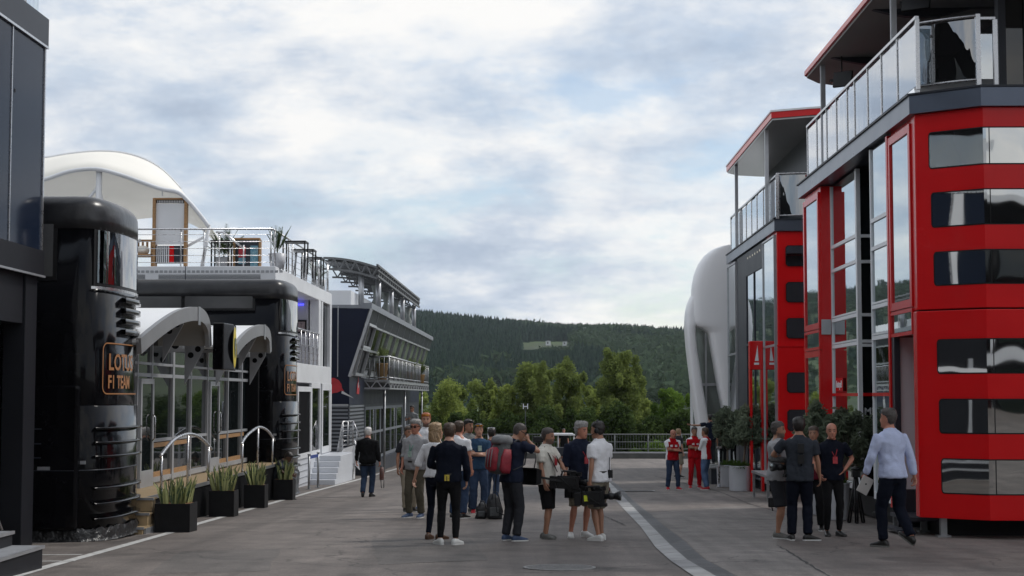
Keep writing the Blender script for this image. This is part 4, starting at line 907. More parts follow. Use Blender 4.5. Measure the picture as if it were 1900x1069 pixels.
    out, inn = dens(out), dens(inn); m_ = min(len(out), len(inn)); out, inn = out[:m_], inn[:m_]
    b.add(wrap(out)+wrap(inn), [(i, (i+1) % m_, (i+1) % m_+m_, i+m_) for i in range(m_)]); b.build('sign_border', M_lead, t)
    b = MB()
    vs, fs = textdata('LOTUS', .36, .0, .006, sx=1.12); b.add(wrap([(x+.16, y+H1-.42, .004) for x, y, z in vs]), fs)
    vs, fs = textdata('F1 TEAM', .28, .0, .008, sx=.98); b.add(wrap([(x+.15, y+H0+.1, .004) for x, y, z in vs]), fs); b.build('lettering', M_lead, t)
    # long side: windows, cabinet, small details
    for (x0, x1, za, zb) in win:
        b = MB(); b.box(x0-.06, x1+.06, y0-.012, y0-.002, za-.06, zb+.06); f = b.build('side_window', M_plast, t); b = MB(); b.box(x0, x1, y0-.02, y0-.013, za, zb); b.build('pane', M_dglass2, f)
    b = MB(); b.box(-14, -6.95, y0-.16, y0-.003, -.42, S(718)+.02); b.build('side_cabinet', M_dgloss, t, bevel=.05)
    b = MB(); b.box(-14, -7.0, y0-.175, y0-.162, S(868)-.006, S(868)+.006); b.build('cabinet_seam', M_charcoal, t)
    for q in (794, 820, 845): b = MB(); b.box(-7.9, -7.5, y0-.175, y0-.165, S(q)-.01, S(q)+.01); b.build('cabinet_vent', M_charcoal, t)
    b = MB(); b.box(-7.55, -7.36, y0-.172, y0-.163, S(867), S(861)); b.build('badge_plate', M_alu, t)
    b = MB(); b.box(-6.94, -6.86, y0-.05, y0-.02, S(857), S(851)); b.build('latch', M_alu, t)
    zg = gz(y0)
    rgs = []
    for k, (o, z) in enumerate(((.06, -.40), (.10, -.48), (.07, zg+.05), (.12, zg+.004))): rgs.append([(x+random.uniform(-.02, .02), y+random.uniform(-.02, .02), z+(random.uniform(-.015, .015) if k < 3 else 0)) for x, y, z in ring_pts(xe, y0, y1, o, z, n=44)])
    b = MB(); b.loft(rgs, 0, True, False, False); b.build('ground_skirt', M_tarp, t)
    return t
Y1 = 24.5
black_trailer(Y1, 'nearer black double deck trailer with rounded end, beside the dark building', [(-8.6, Xp(94, Y1), Zp(90, 513, Y1), Zp(90, 416, Y1))])
Y2 = 42.3
black_trailer(Y2, 'farther black double deck trailer with rounded end and long upper side windows', [(-12.5, Xp(334, Y2), Zp(400, 571, Y2), Zp(400, 550, Y2)), (Xp(341, Y2), Xp(467, Y2), Zp(400, 572, Y2), Zp(400, 550, Y2))])
# ------------------------------------------------------------------ glazed entrance between the trailers
E = thing('glazed_entrance', (-7, 34, gz(34)), 'glazed aluminium framed entrance front under two curved canopies between the black trailers', 'entrance')
XF = -7.5; zf = -.13
M_fr = mat('satin_aluminium_frame', (.42, .43, .45), .4, .35, .06, 5)
vpx = [251, 278, 318, 351, 382, 401, 420, 446, 470]
Yv = [PX(q, 735, XF).y for q in vpx]
for i, y in enumerate(Yv):
    w_ = .16 if i in (2,) else .08; b = MB(); b.box(XF-.05, XF+.05, y-w_/2, y+w_/2, zf, 3.2); f = b.build('mullion', M_fr, E)
for z, h in ((2.22, .05), (2.0, .07), (.74, .06), (-.02, .1)):
    for ya, yb in zip([27.2]+Yv, Yv+[42]):
        if z < 1 and abs(ya-Yv[0]) < .01: continue
        if z < 1 and abs(ya-Yv[4]) < .01: continue
        b = MB(); b.box(XF-.04, XF+.04, ya+.04, yb-.04, z-h/2, z+h/2); b.build('transom', M_fr, E)
for ya, yb in zip([27.2]+Yv, Yv+[42]):
    b = MB(); b.box(XF-.015, XF+.0, ya+.04, yb-.04, zf, 3.2); b.build('pane', M_dglass, E)
for k, (z0, z1) in enumerate(((.60, .69), (.03, .13))):
    
    for ya_, yb_ in ((Yv[1]+.05, Yv[3]), (Yv[5], 41)): b = MB(); b.box(XF+.001, XF+.02, ya_, yb_, z0, z1); b.build('wood_rail', M_wood, E)
def door(ya, yb):
    b = MB(); X = XF+.05; b.box(X, X+.05, ya, ya+.1, zf+.02, 1.93); b.box(X, X+.05, yb-.1, yb, zf+.02, 1.93); b.box(X, X+.05, ya+.1, yb-.1, 1.83, 1.93); b.box(X, X+.05, ya+.1, yb-.1, zf+.02, .2); d = b.build('door', M_fr, E)
    b = MB(); b.box(X+.02, X+.03, ya+.1, yb-.1, .2, 1.83); b.build('pane', M_dglass, d); b = MB(); b.tube([(X+.06, yb-.16, .75), (X+.11, yb-.16, .8), (X+.11, yb-.16, 1.2), (X+.06, yb-.16, 1.25)], .014, 6); b.build('handle', M_steel, d)
door(Yv[0]+.05, Yv[1]-.05); door(Yv[4]+.05, Yv[5]-.04)
b = MB(); b.box(-9.5, -6.75, 27.2, 41.8, gz(42)-.3, zf-.02); b.build('platform_base', M_black, E); b = MB(); b.box(-9.5, -6.66, 27.2, 41.8, zf-.02, zf+.02); b.build('platform_floor', M_tan, E)
b = MB(); b.box(-6.66, -6.63, 27.2, 41.8, zf-.04, zf+.025); b.build('floor_edging', M_dsteel, E)
b = MB(); b.box(-6.72, -6.66, 27.2, 41.8, gz(42), zf-.02); b.build('side_panel', M_dark, E)
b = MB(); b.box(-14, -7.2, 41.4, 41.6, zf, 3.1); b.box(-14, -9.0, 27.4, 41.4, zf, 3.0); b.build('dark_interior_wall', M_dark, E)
# curved canopies
M_fas = mat('dull_grey_fascia', (.22, .22, .225), .4, .3, .08, 2)
M_cunder = mat('pale_canopy_underside', (.30, .29, .27), .6, 0, .06, 2)
def curved_canopy(pts, lab):
    q = [PX(px, py, -6.5) for px, py in pts]; n = 5; qq = []
    def cr(p0, p1, p2, p3, t): return .5*((2*p1)+(-p0+p2)*t+(2*p0-5*p1+4*p2-p3)*t*t+(-p0+3*p1-3*p2+p3)*t**3)
    for i in range(len(q)-1):
        p0 = q[max(0, i-1)]; p3 = q[min(len(q)-1, i+2)]
        for k in range(n): qq.append(cr(p0, q[i], q[i+1], p3, k/n))
    qq.append(q[-1]); t = thing('curved_canopy', (-7.5, qq[len(qq)//2].y, 2.5), lab, 'canopy', 'curved canopies over the glazed entrance')
    def shell(x0, x1, d0, d1, m, name):
        b = MB(); rings = []
        for i, p in enumerate(qq):
            tg = (qq[min(i+1, len(qq)-1)]-qq[max(0, i-1)]); nn_ = Vector((0, tg.z, -tg.y)).normalized()
            if nn_.z > 0: nn_ = -nn_
            a, c_ = p+nn_*d0, p+nn_*d1; rings.append([(x0, a.y, a.z), (x1, a.y, a.z), (x1, c_.y, c_.z), (x0, c_.y, c_.z)])
        b.loft(rings, 0, False); return b.build(name, m, t)
    shell(-6.5, -9.8, .0, .05, mat('bright_white_roof_membrane', (.8, .8, .8), .35, 0, .03), 'roof'); shell(-6.46, -6.54, -.02, .24, M_fas, 'fascia'); shell(-6.55, -9.8, .056, .09, M_cunder, 'lining')
    pk = max(qq, key=lambda p: p.z); b = MB(); b.box(-6.455, -6.45, pk.y-.1, pk.y+.1, pk.z-.32, pk.z+.03); b.build('joint_plate', M_dsteel, t)
    for i in (3, len(qq)//2, len(qq)-4):
        p = qq[i]; b = MB(); b.prism([(-6.6, p.y, p.z-.3), (-6.98, p.y, p.z-1.0), (-6.98, p.y, p.z-.75), (-6.98, p.y, p.z-.12), (-6.6, p.y, p.z-.12)], (0, .04, 0)); br = b.build('bracket', M_alu, t)
        for dx, dz in ((-6.72, -.3), (-6.86, -.42)): b = MB(); b.disc((dx, p.y-.003, p.z+dz), (0, -1, 0), .06, 12); b.build('bracket_hole', M_dark, br)
    # perforated truss arch under the lining, facing the camera
    for yk in (qq[2].y+.4, qq[-4].y+.35):
        b = MB(); zc_ = qq[-1].z; arc = [(-9.4+ (2.35*k/12), zc_-.75+.62*math.sin(PI*k/24)) for k in range(13)]
        b.prism([(x, yk, z) for x, z in arc]+[(x, yk, z+.28) for x, z in arc[::-1]], (0, .04, 0)); br = b.build('perforated_arch', M_alu, t)
        for k in range(1, 12, 2): b = MB(); b.disc((arc[k][0], yk-.003, arc[k][1]+.14), (0, -1, 0), .08, 12); b.build('arch_hole', M_dark, br)
    return t
curved_canopy([(257, 630), (278, 612), (300, 595), (322, 581), (340, 574), (357, 571.5), (371, 574), (381, 585), (387, 605), (389, 640)], 'nearer curved grey canopy over the glazed entrance')
curved_canopy([(436, 640), (447, 625), (459, 614), (471, 607), (483, 604), (491, 606), (497, 613), (500, 626), (501, 652)], 'farther curved grey canopy over the glazed entrance')
# round sign box between the canopies
t = thing('sign_box', (-6.3, 32.3, 2.8), 'dark sign box with a yellow oval emblem between the two curved canopies', 'sign')
ya, yb = Yx(414, -6.2), Yx(437, -6.2); zt_, zb_ = Zp(420, 599, ya), Zp(420, 686, ya)
b = MB(); b.prism([(-6.2, ya, zb_), (-6.42, ya-.0, zb_), (-6.42, yb, zb_), (-6.2, yb, zb_), (-6.13, (ya+yb)/2, zb_)], (0, 0, zt_-zb_)); b.build('box', M_dgloss, t, bevel=.02)
ym = (ya+yb)/2; yc = ym+.28
def oval(off, ry, rz, m, name, y=yc):
    b = MB(); n = 28; b.add([(-6.14+off-(y-ym)*.12-ry*math.cos(2*PI*k/n)*.12, y+ry*math.cos(2*PI*k/n), (zt_+zb_)/2+rz*math.sin(2*PI*k/n)) for k in range(n)], [tuple(range(n))]); return b.build(name, m, t)
M_yel = mat('yellow_enamel', (.75, .58, .02), .35, 0, .03); M_grn = mat('dark_green_enamel', (.01, .05, .025), .3, 0, .05); M_sil = mat('pale_silver', (.6, .6, .6), .3, .5, .03)
oval(.014, .50, .43, M_sil, 'emblem_rim'); oval(.020, .48, .41, M_yel, 'emblem')
b = MB(); n = 20; e = .3; pts = [(0, -.24), (.16, -.12), (.24, .08), (.2, .17), (0, .2), (-.2, .17), (-.24, .08), (-.16, -.12)]
b.add([(-6.112-(yc+y-ym)*.12+.004, yc+y, (zt_+zb_)/2+z) for y, z in pts], [tuple(range(8))]); b.build('emblem_centre', M_grn, t)
b = MB()
for y, z in ((0, .08), (-.07, .0), (.07, 0), (0, -.1)): b.add([(-6.115-(yc+y-ym)*.12+.006, yc+y+.035*math.cos(2*PI*k/10), (zt_+zb_)/2+z+.045*math.sin(2*PI*k/10)) for k in range(10)], [tuple(range(10))])
b.build('emblem_letters', M_sil, t)
# steps at the near end of the entrance platform
t = thing('wooden_steps', (-6.7, 26.8, gz(26.8)), 'tan plywood steps with pale nosings between the nearer trailer and the first planter', 'steps')
x0, x1 = -7.3, Xp(289, 27.0)
for k, (zt_, y0_) in enumerate(((Zp(266, 924, 27.0), 26.95), (Zp(266, 952, 26.7), 26.65), (Zp(266, 978, 26.4), 26.3))):
    b = MB(); b.box(x0, x1-.03, y0_+.02, 27.2, gz(27)-.05 if k == 2 else zt_-.22, zt_-.025); b.build('riser', M_tan, t); b = MB(); b.box(x0, x1, y0_, 27.2, zt_-.025, zt_); b.build('tread', M_tan, t); b = MB(); b.box(x0, x1+.003, y0_-.012, y0_+.03, zt_-.035, zt_+.004); b.build('nosing', M_alu, t)
b = MB(); b.box(x1-.02, x1+.015, 26.4, 27.2, gz(27), -.55); b.build('stringer', M_alu, t)
# arched handrails
def arch_rail(pts, feet, lab):
    X = -6.69; q = [PX(px, py, X) for px, py in pts]; t = thing('arched_handrail', (X, q[0].y, zf), lab, 'handrail', 'arched steel handrails on the entrance platform'); b = MB(); qq = []
    for i in range(len(q)-1):
        for k in range(5):
            tt = k/5; p0, p1, p2, p3 = q[max(0, i-1)], q[i], q[i+1], q[min(len(q)-1, i+2)]; qq.append(.5*((2*p1)+(-p0+p2)*tt+(2*p0-5*p1+4*p2-p3)*tt*tt+(-p0+3*p1-3*p2+p3)*tt**3))
    qq.append(q[-1]); b.tube(qq, .032, 8); b.build('rail', M_steel, t)
    for (px, pt, pb) in feet:
        a, c_ = PX(px, pt, X), PX(px, pb, X); b = MB(); b.tube([(X, a.y, a.z), (X, a.y, zf)], .022, 8); b.cyl((X, a.y), .05, zf, zf+.02, 12); b.build('post', M_steel, t)
arch_rail([(298, 846), (308, 832), (322, 817), (338, 808), (353, 805.5), (368, 810), (381, 820), (392, 833)], [(300, 843, 916), (349, 807, 905), (387, 828, 895)], 'arched steel handrail nearer the camera, behind the first planter')
arch_rail([(448, 824), (455, 812), (466, 801), (479, 793), (490, 795), (499, 802), (505, 810), (509, 817)], [(450, 821, 878), (479, 795, 870), (506, 813, 865)], 'arched steel handrail farther back, behind the third planter')
# planters with sansevieria
M_cube = mat('matt_black_planter', (.009, .009, .010), .5, 0, .2, 5, spec=.2)
M_sans = mat('snake_plant_leaf', (.05, .085, .045), .4, 0, 0, col2=(.12, .17, .075), vscale=14, stretch=(1, 1, 2.5)); M_sed = mat('snake_plant_margin', (.32, .34, .14), .5, 0, .1)
def plantbox(px0, px1, px2, ytop, ybot, lab, k, lab2):
    a = G(px0, ybot); c_ = G(px1, ybot); w_ = c_.x-a.x; z0 = gz(a.y); h = Zp(px0, ytop, a.y)-z0; dp = w_
    t = thing('planter_box', (a.x+w_/2, a.y+dp/2, z0), lab, 'planter', 'black planter boxes along the entrance'); b = MB(); x0, x1, y0, y1 = a.x, a.x+w_, a.y, a.y+dp; zb = gz(y1)-.005; b.box(x0, x1, y0, y1, zb, z0+h-.05); b.box(x0, x1, y0, y0+.02, z0+h-.05, z0+h); b.box(x0, x1, y1-.02, y1, z0+h-.05, z0+h); b.box(x0, x0+.02, y0+.02, y1-.02, z0+h-.05, z0+h); b.box(x1-.02, x1, y0+.02, y1-.02, z0+h-.05, z0+h); b.build('box', M_cube, t)
    b = MB(); n = 9; vs = [(x0+.02+(w_-.04)*i/n, y0+.02+(dp-.04)*j/n, z0+h-.03+random.uniform(0, .035)) for j in range(n+1) for i in range(n+1)]; b.add(vs, [(j*(n+1)+i, j*(n+1)+i+1, (j+1)*(n+1)+i+1, (j+1)*(n+1)+i) for j in range(n) for i in range(n)], 0, True); b.build('mulch', M_soil, t)
    p = thing('snake_plant', (a.x+w_/2, a.y+dp/2, z0+h-.02), lab2, 'plant', 'snake plants in black planters'); rr = random.Random(k)
    b = MB(); H = h*1.0
    for i in range(46):
        cx, cy = rr.uniform(x0+.08, x1-.08), rr.uniform(y0+.08, y1-.08); ln_ = H*rr.uniform(.5, 1.12); lean = Vector(((cx-(x0+x1)/2)*1.3/w_*.5+rr.uniform(-.15, .15), (cy-(y0+y1)/2)*.6+rr.uniform(-.15, .15), 1)).normalized()
        tw = rr.uniform(0, PI); u = Vector((math.cos(tw), math.sin(tw), 0)); v_ = lean.cross(u).normalized(); base = Vector((cx, cy, z0+h-.03)); N_ = 6; ww = rr.uniform(.022, .034)
        for s_, m, o in ((1, 1, 0), (.78, 0, .003)):
            L, C, R_ = [], [], []
            for j in range(N_+1):
                f = j/N_; r_ = ww*s_*(math.sin(PI*(.28+.72*f))**.8 if f < 1 else 0)+.0005; pp = base+lean*(ln_*f)+u*(.05*f*f*rr.uniform(-1, 1)); L.append(pp-u*r_+v_*(r_*.4+o)); C.append(pp+v_*o); R_.append(pp+u*r_+v_*(r_*.4+o))
            vs = [q for tri in zip(L, C, R_) for q in tri]; fs = []
            for j in range(N_): fs += [(3*j, 3*j+1, 3*j+4, 3*j+3), (3*j+1, 3*j+2, 3*j+5, 3*j+4)]
            b.add(vs, fs, m, True)
    b.build('leaves', [M_sans, M_sed], p)
for i, (x0, x1, x2, yt, yb) in enumerate([(286, 352, 368, 935, 988), (387, 434, 445, 911, 959), (452, 491, 503, 900, 943), (507, 543, 553, 890, 928)]):
    o_ = ['nearest', 'second nearest', 'third nearest', 'farthest'][i]; plantbox(x0, x1, x2, yt, yb, f'{o_} black cube planter box in the row along the glazed entrance', 50+i, f'spiky snake plant in the {o_} black planter box')
# dark raised side of the ramp between planters
# ------------------------------------------------------------------ white two storey building with roof terrace
W = thing('white_building', (-10, 51, gz(51)), 'white two storey modular building with roof terrace railing and open corner balcony', 'building')
XW = -7.4; YN, YF = 45.2, 57.6; zt = Zp(508, 494, YN); zs_ = zt-.42
M_wside = mat('light_grey_panel', (.62, .64, .68), .4, 0, .04, 1)
b = MB(); b.box(-22, XW, YN, YF, zs_, zt); b.build('roof_slab', M_white, W, bevel=.015)
zc_ = Zp(400, 505, YN); b = MB()
for k in range(48):
    x = -13.4+k*.13; b.box(x, x+.09, YN-.006, YN+.0, zc_-.02, zc_+.05)
b.build('perforated_strip', M_alu, W)
for (xa, xb) in ((-10.7, Xp(481, YN)), (-14, Xp(266, YN))):
    for k in range(4): b = MB(); z = Zp(400, 510+k*2.3, YN); b.box(xa if xa > -14 else -14, xb, YN-.005, YN, z-.014, z+.004); b.build('vent_slot', M_charcoal, W)
b = MB(); x = Xp(341, YN); b.box(x-.01, x+.01, YN-.007, YN, zs_, zt); b.build('panel_joint', M_charcoal, W)
zfl1, zfl0 = 2.62, 2.02; zfb = -.35
b = MB(); b.box(-22, XW, YN, YF, zfl0, zfl1); b.build('floor_band', M_white, W, bevel=.01)
b = MB(); b.box(-22, XW-.0, YF-.45, YF, zfl1, zs_); b.box(-22, XW, YF-.45, YF, zfb, zfl0); b.box(XW-.3, XW, 54.2, 54.75, zfl1, zs_); b.build('end_wall', M_white, W)
b = MB(); b.box(XW-.3, XW, YN, YN+.3, zfb, zs_); b.box(XW-.2, XW-.01, 55.0, 55.35, zfl1, zs_); b.build('column', M_white, W)
b = MB(); b.box(XW-.12, XW-.10, 54.76, YF-.46, zfl1, zs_-.05); b.build('upper_glass', M_dglass, W)
b = MB(); b.box(XW-3.2, XW-3.15, YN+.3, 54.2, zfl1, zs_); b.box(XW-3.2, XW-.35, 54.15, 54.2, zfl1, zs_); b.build('room_wall', mat('interior_white_wall', (.5, .5, .53), .7, 0, .03), W)
b = MB(); b.box(XW-2.3, XW-.5, 54.06, 54.12, zs_-.18, zs_-.13); b.build('blue_light_strip', mat('blue_led_strip', (.05, .05, .5), .4, 0, 0, emit=(.08, .08, 1.0), estr=2.2), W)
b = MB(); b.box(XW-.75, XW-.4, 54.1, 54.14, 3.7, 4.15); fq = b.build('picture_frame', M_black, W); b = MB(); b.box(XW-.70, XW-.45, 54.09, 54.099, 3.76, 4.09); b.build('picture', mat('faded_print', (.25, .2, .2), .6, 0, .6, 14), fq)
b = MB(); 
for z in (zfl1+1.05, ): b.tube([(XW, YN+.3, z), (XW, 54.2, z)], .03, 6)
for k in range(4): b.tube([(XW, YN+.3, zfl1+.15+k*.22), (XW, 54.2, zfl1+.15+k*.22)], .01, 5)
y = YN+.5
while y < 54.2: b.tube([(XW, y, zfl1), (XW, y, zfl1+1.05)], .02, 6); y += .9
b.build('balcony_railing', M_steel, W)
# lower storey
def fr_y(Xv, ya, yb, z0, z1, fw, gm, nm, par=W):
    b = MB(); b.box(Xv-.06, Xv+.02, ya, ya+fw, z0, z1); b.box(Xv-.06, Xv+.02, yb-fw, yb, z0, z1); b.box(Xv-.06, Xv+.02, ya+fw, yb-fw, z1-fw, z1); b.box(Xv-.06, Xv+.02, ya+fw, yb-fw, z0, z0+fw); f = b.build(nm, M_white, par); g = MB(); g.box(Xv-.03, Xv-.015, ya+fw, yb-fw, z0+fw, z1-fw); g.build('pane', gm, f); return f
ly = [Yx(q, XW) for q in (546, 552, 577, 594, 597, 615)]
b = MB(); b.box(XW-.5, XW-.45, YN, ly[2], zfb, zfl0); b.build('dark_glazing', M_dglass, W)
fr_y(XW, ly[1], ly[2], zfb, zfl0-.12, .16, M_dark, 'doorway'); fr_y(XW, ly[2]+.02, ly[3], zfb, zfl0-.002, .16, M_dglass, 'window'); fr_y(XW-.0, ly[4], YF-.03, zfb, zfl0-.003, .22, M_dglass, 'window')
b = MB(); b.box(XW-.1, XW-.02, ly[1]+.6, ly[1]+.75, zfb, zfl0-.2); b.build('door_stile', M_alu, W)
b = MB(); b.box(-22, XW-.02, YN, YF, gz(57)-.1, zfb); b.build('base', M_wside, W)
# roof terrace railing
def wire_rail(t, pts, z0, h, nw, posts, name='railing'):
    b = MB()
    for a, c_ in zip(pts, pts[1:]):
        b.tube([(*a, z0+h), (*c_, z0+h)], .028, 6)
        for k in range(nw): z = z0+h*(k+.6)/(nw+.4); b.tube([(*a, z), (*c_, z)], .009, 5)
    for x, y in posts: b.tube([(x, y, z0), (x, y, z0+h)], .022, 6)
    return b.build(name, M_steel, t)
T_ = thing('terrace_railing', (-7.5, YN+.1, zt), 'steel wire railing round the roof terrace of the white building', 'railing')
zr = Zp(500, 425, YN+.1)-zt; xc = XW-.12
posts = [(Xp(q, YN+.1), YN+.1) for q in (199, 332, 375, 500)]+[(xc, Yx(q, xc)) for q in (507, 533, 540.5, 560, 566, 583.5, 589)]+[(xc, YF-.2), (xc, YF-.45)]
wire_rail(T_, [(-22, YN+.1), (xc, YN+.1), (xc, YF-.2)], zt, zr, 5, posts)
# terrace furniture
def table_high(px, Y, hh, lab, w_=.7, name='high_table'):
    x = Xp(px, Y); t = thing(name, (x, Y, zt), lab, 'table', 'bar tables on the roof terrace'); b = MB(); b.box(x-w_/2, x+w_/2, Y-w_/2, Y+w_/2, zt+hh-.04, zt+hh); b.build('table_top', M_plast, t)
    for sx in (-1, 1):
        for sy in (-1, 1): b = MB(); b.box(x+sx*(w_/2-.03)-.02, x+sx*(w_/2-.03)+.02, Y+sy*(w_/2-.03)-.02, Y+sy*(w_/2-.03)+.02, zt, zt+hh-.04); b.build('leg', M_plast, t)
table_high(408, 46.6, .85, 'black high table left of the terrace on the white roof, beside palms', .55)
table_high(546, 47.9, .95, 'black high table behind the corner post of the roof terrace', .7); table_high(562, 50.3, .92, 'second black high table along the street side of the roof terrace', .7); table_high(578, 53.2, .92, 'third black high table near the far end of the roof terrace', .7)
def stool(px, Y, lab):
    x = Xp(px, Y); t = thing('bar_stool', (x, Y, zt), lab, 'stool', 'bar stools on the roof terrace'); b = MB(); b.cyl((x, Y), .17, zt+.72, zt+.77, 14); b.build('seat', M_dsteel, t)
    for k in range(4): a = PI/4+k*PI/2; b = MB(); b.tube([(x+.22*math.cos(a), Y+.22*math.sin(a), zt), (x+.12*math.cos(a), Y+.12*math.sin(a), zt+.72)], .014, 6); b.build('leg', M_dsteel, t)
for i, (px, Y) in enumerate([(553, 49.0), (570, 51.6), (574, 52.4), (585, 55.0), (588, 55.8)]): stool(px, Y, 'steel bar stool, %s along the street side railing of the roof terrace' % ['first', 'second', 'third', 'fourth', 'fifth'][i])
def palm(px, Y, base, H, n, seed, lab, L=.9, group='potted palms', name='potted_palm', m=None, pot=None, up=.5):
    x = Xp(px, Y); p = Vector((x, Y, base)); t = thing(name, p, lab, 'palm', group); rr = random.Random(seed); V = []; Fa = []
    ph = .42 if pot is None else pot[1]; pr = .26 if pot is None else pot[0]
    b = MB(); b.lathe(p, [(pr*.75, 0), (pr, ph), (pr*.93, ph), (pr*.9, ph-.04)], 20); b.build('pot', M_tub if pot is None else pot[2], t)
    for i in range(n):
        a = rr.uniform(0, 2*PI); el = rr.uniform(up, 1.5); l = H*rr.uniform(.6, 1.05); d = Vector((math.cos(a)*math.cos(el), math.sin(a)*math.cos(el), math.sin(el))); o = p+Vector((0, 0, ph)); drp = rr.uniform(.05, .3); prev = o
        side = Vector((-math.sin(a), math.cos(a), 0))
        for k in range(1, 11):
            f = k/10; q = o+d*(l*f)+Vector((0, 0, -drp*l*f*f)); b_ = len(V); V += [tuple(prev-side*.006), tuple(prev+side*.006), tuple(q+side*.004), tuple(q-side*.004)]; Fa.append((b_, b_+1, b_+2, b_+3))
            if k > 2:
                for s_ in (-1, 1):
                    for jj in (0, .5):
                        o2 = prev.lerp(q, jj); lf = L*.28*(1-abs(f-.55))*rr.uniform(.8, 1.1); tip = o2+side*s_*lf*.7+d*lf*.75+Vector((0, 0, -lf*.25)); wv = (tip-o2).normalized().cross(Vector((0, 0, 1)))*.012; b_ = len(V); V += [tuple(o2-wv), tuple(o2+wv), tuple(tip+wv*.2), tuple(tip-wv*.2)]; Fa.append((b_, b_+1, b_+2, b_+3))
            prev = q
    leafobj('fronds', np.array(V), np.array(Fa), m or M_palm, t)
M_palm = leafmat('palm_fronds', (.03, .055, .02), (.12, .17, .07), .3)
palm(412, 47.2, zt, 1.05, 26, 1, 'palm in a white pot beside the high table on the roof terrace'); palm(512, 46.0, zt, 1.0, 20, 2, 'tall palm in a white pot at the corner of the roof terrace', up=1.05, L=.6); palm(590, 56.4, zt, .9, 16, 3, 'small palm in a white pot at the far end of the roof terrace')
# big white menu board
t = thing('menu_board', (Xp(312, 46), 46.2, zt), 'tall wooden framed board with a blank white screen on the roof terrace', 'board'); Yb = 46.2
b = MB()
for q in (282, 341): x = Xp(q, Yb); b.box(x-.04, x+.04, Yb-.1, Yb+.1, zt, Zp(300, 368, Yb))
b.box(Xp(282, Yb)+.04, Xp(341, Yb)-.04, Yb-.1, Yb+.1, Zp(300, 371, Yb), Zp(300, 368, Yb)); b.build('frame', M_wood, t)
b = MB(); b.box(Xp(285, Yb), Xp(338, Yb), Yb-.02, Yb+.02, Zp(300, 454, Yb), Zp(300, 378, Yb)); b.build('screen', M_white, t)
b = MB(); b.box(Xp(285, Yb), Xp(338, Yb), Yb-.01, Yb+.01, Zp(300, 377, Yb), Zp(300, 371, Yb)); b.build('top_panel', M_black, t)
b = MB()
for k in range(16):
    x = Xp(287+k*3.1, Yb); b.box(x, x+.025, Yb-.03, Yb-.012, Zp(300, 376.5, Yb), Zp(300, 372, Yb))
b.build('coat_hooks', M_white, t)
b = MB(); b.box(Xp(285, Yb), Xp(338, Yb), Yb-.01, Yb+.03, Zp(300, 489, Yb), Zp(300, 456, Yb)); b.build('lower_panel', M_charcoal, t)
for k in range(7): b = MB(); x = Xp(287+k*3.6, Yb); b.box(x, x+.025, Yb-.03, Yb-.012, Zp(300, 488, Yb), Zp(300, 457, Yb)); b.build('slat', M_white, t)
b = MB(); x = Xp(311, Yb); b.box(x, x+.13, Yb-.04, Yb-.012, Zp(300, 488, Yb), Zp(300, 457, Yb)); b.build('red_cloth', M_red, t)
# second board with coloured posters
t = thing('notice_board', (Xp(460, 47), 47, zt), 'low wooden board with red and blue posters on the roof terrace', 'board'); Yb = 47.0
b = MB(); zt2 = Zp(460, 445, Yb)
for q in (432, 480): x = Xp(q, Yb); b.box(x-.03, x+.03, Yb-.08, Yb+.08, zt, zt2)
b.box(Xp(432, Yb), Xp(480, Yb), Yb-.08, Yb+.08, zt2, zt2+.05); b.build('frame', M_wood, t)
b = MB(); b.box(Xp(434, Yb), Xp(478, Yb), Yb-.02, Yb+.02, zt+.02, zt2); b.build('panel', M_charcoal, t)
b = MB(); b.box(Xp(440, Yb), Xp(453, Yb), Yb-.03, Yb-.021, Zp(460, 478, Yb), Zp(460, 458, Yb)); b.build('red_poster', mat('red_print', (.4, .03, .04), .6, 0, .2, 12), t)
b = MB(); b.box(Xp(440, Yb), Xp(453, Yb), Yb-.03, Yb-.021, Zp(460, 490, Yb), Zp(460, 478.5, Yb)); b.box(Xp(462, Yb), Xp(476, Yb), Yb-.03, Yb-.021, zt+.05, Zp(460, 456, Yb)); b.build('blue_poster', mat('blue_print', (.02, .16, .26), .6, 0, 0, col2=(.25, .4, .45), vscale=25), t)
b = MB()
for k in range(14): x = Xp(437+k*2.7, Yb); b.box(x, x+.02, Yb-.03, Yb-.021, zt2-.08, zt2-.03)
b.build('coat_hooks', M_white, t)
# wooden deckchair and side chair
t = thing('wooden_armchair', (Xp(262, 46.4), 46.4, zt), 'brown wooden slatted armchair by the big white board on the roof terrace', 'chair'); cx = Xp(264, 46.4); cy = 46.4
b = MB(); b.box(cx-.3, cx+.3, cy-.3, cy+.3, zt+.38, zt+.43); b.build('seat', M_wood, t)
b = MB()
for k in range(5): b.box(cx-.28+k*.13, cx-.22+k*.13, cy+.26, cy+.3, zt+.43, zt+.85)
b.box(cx-.3, cx+.3, cy+.25, cy+.31, zt+.85, zt+.9); b.build('backrest', M_wood, t)
for sx in (-1, 1):
    b = MB(); b.box(cx+sx*.3-.03, cx+sx*.3+.03, cy-.3, cy+.3, zt+.6, zt+.64); b.build('armrest', M_wood, t)
    for sy in (-1, 1): b = MB(); b.box(cx+sx*.28-.02, cx+sx*.28+.02, cy+sy*.28-.02, cy+sy*.28+.02, zt, zt+.6); b.build('leg', M_wood, t)
b = MB(); b.ell((cx-.05, cy, zt+.56), (.2, .2, .14), 8); b.build('cushion', M_whitefab, t)
t = thing('stair_handrail', (Xp(420, 45.9), 45.9, zt), 'short sloping steel handrail of the roof stair beside the black table', 'handrail'); b = MB()
a, c_, d_ = P(401, 431, 45.9), P(414, 431, 45.9), P(452, 461, 45.9); b.tube([a, c_, d_], .03, 6); b.build('rail', M_steel, t)
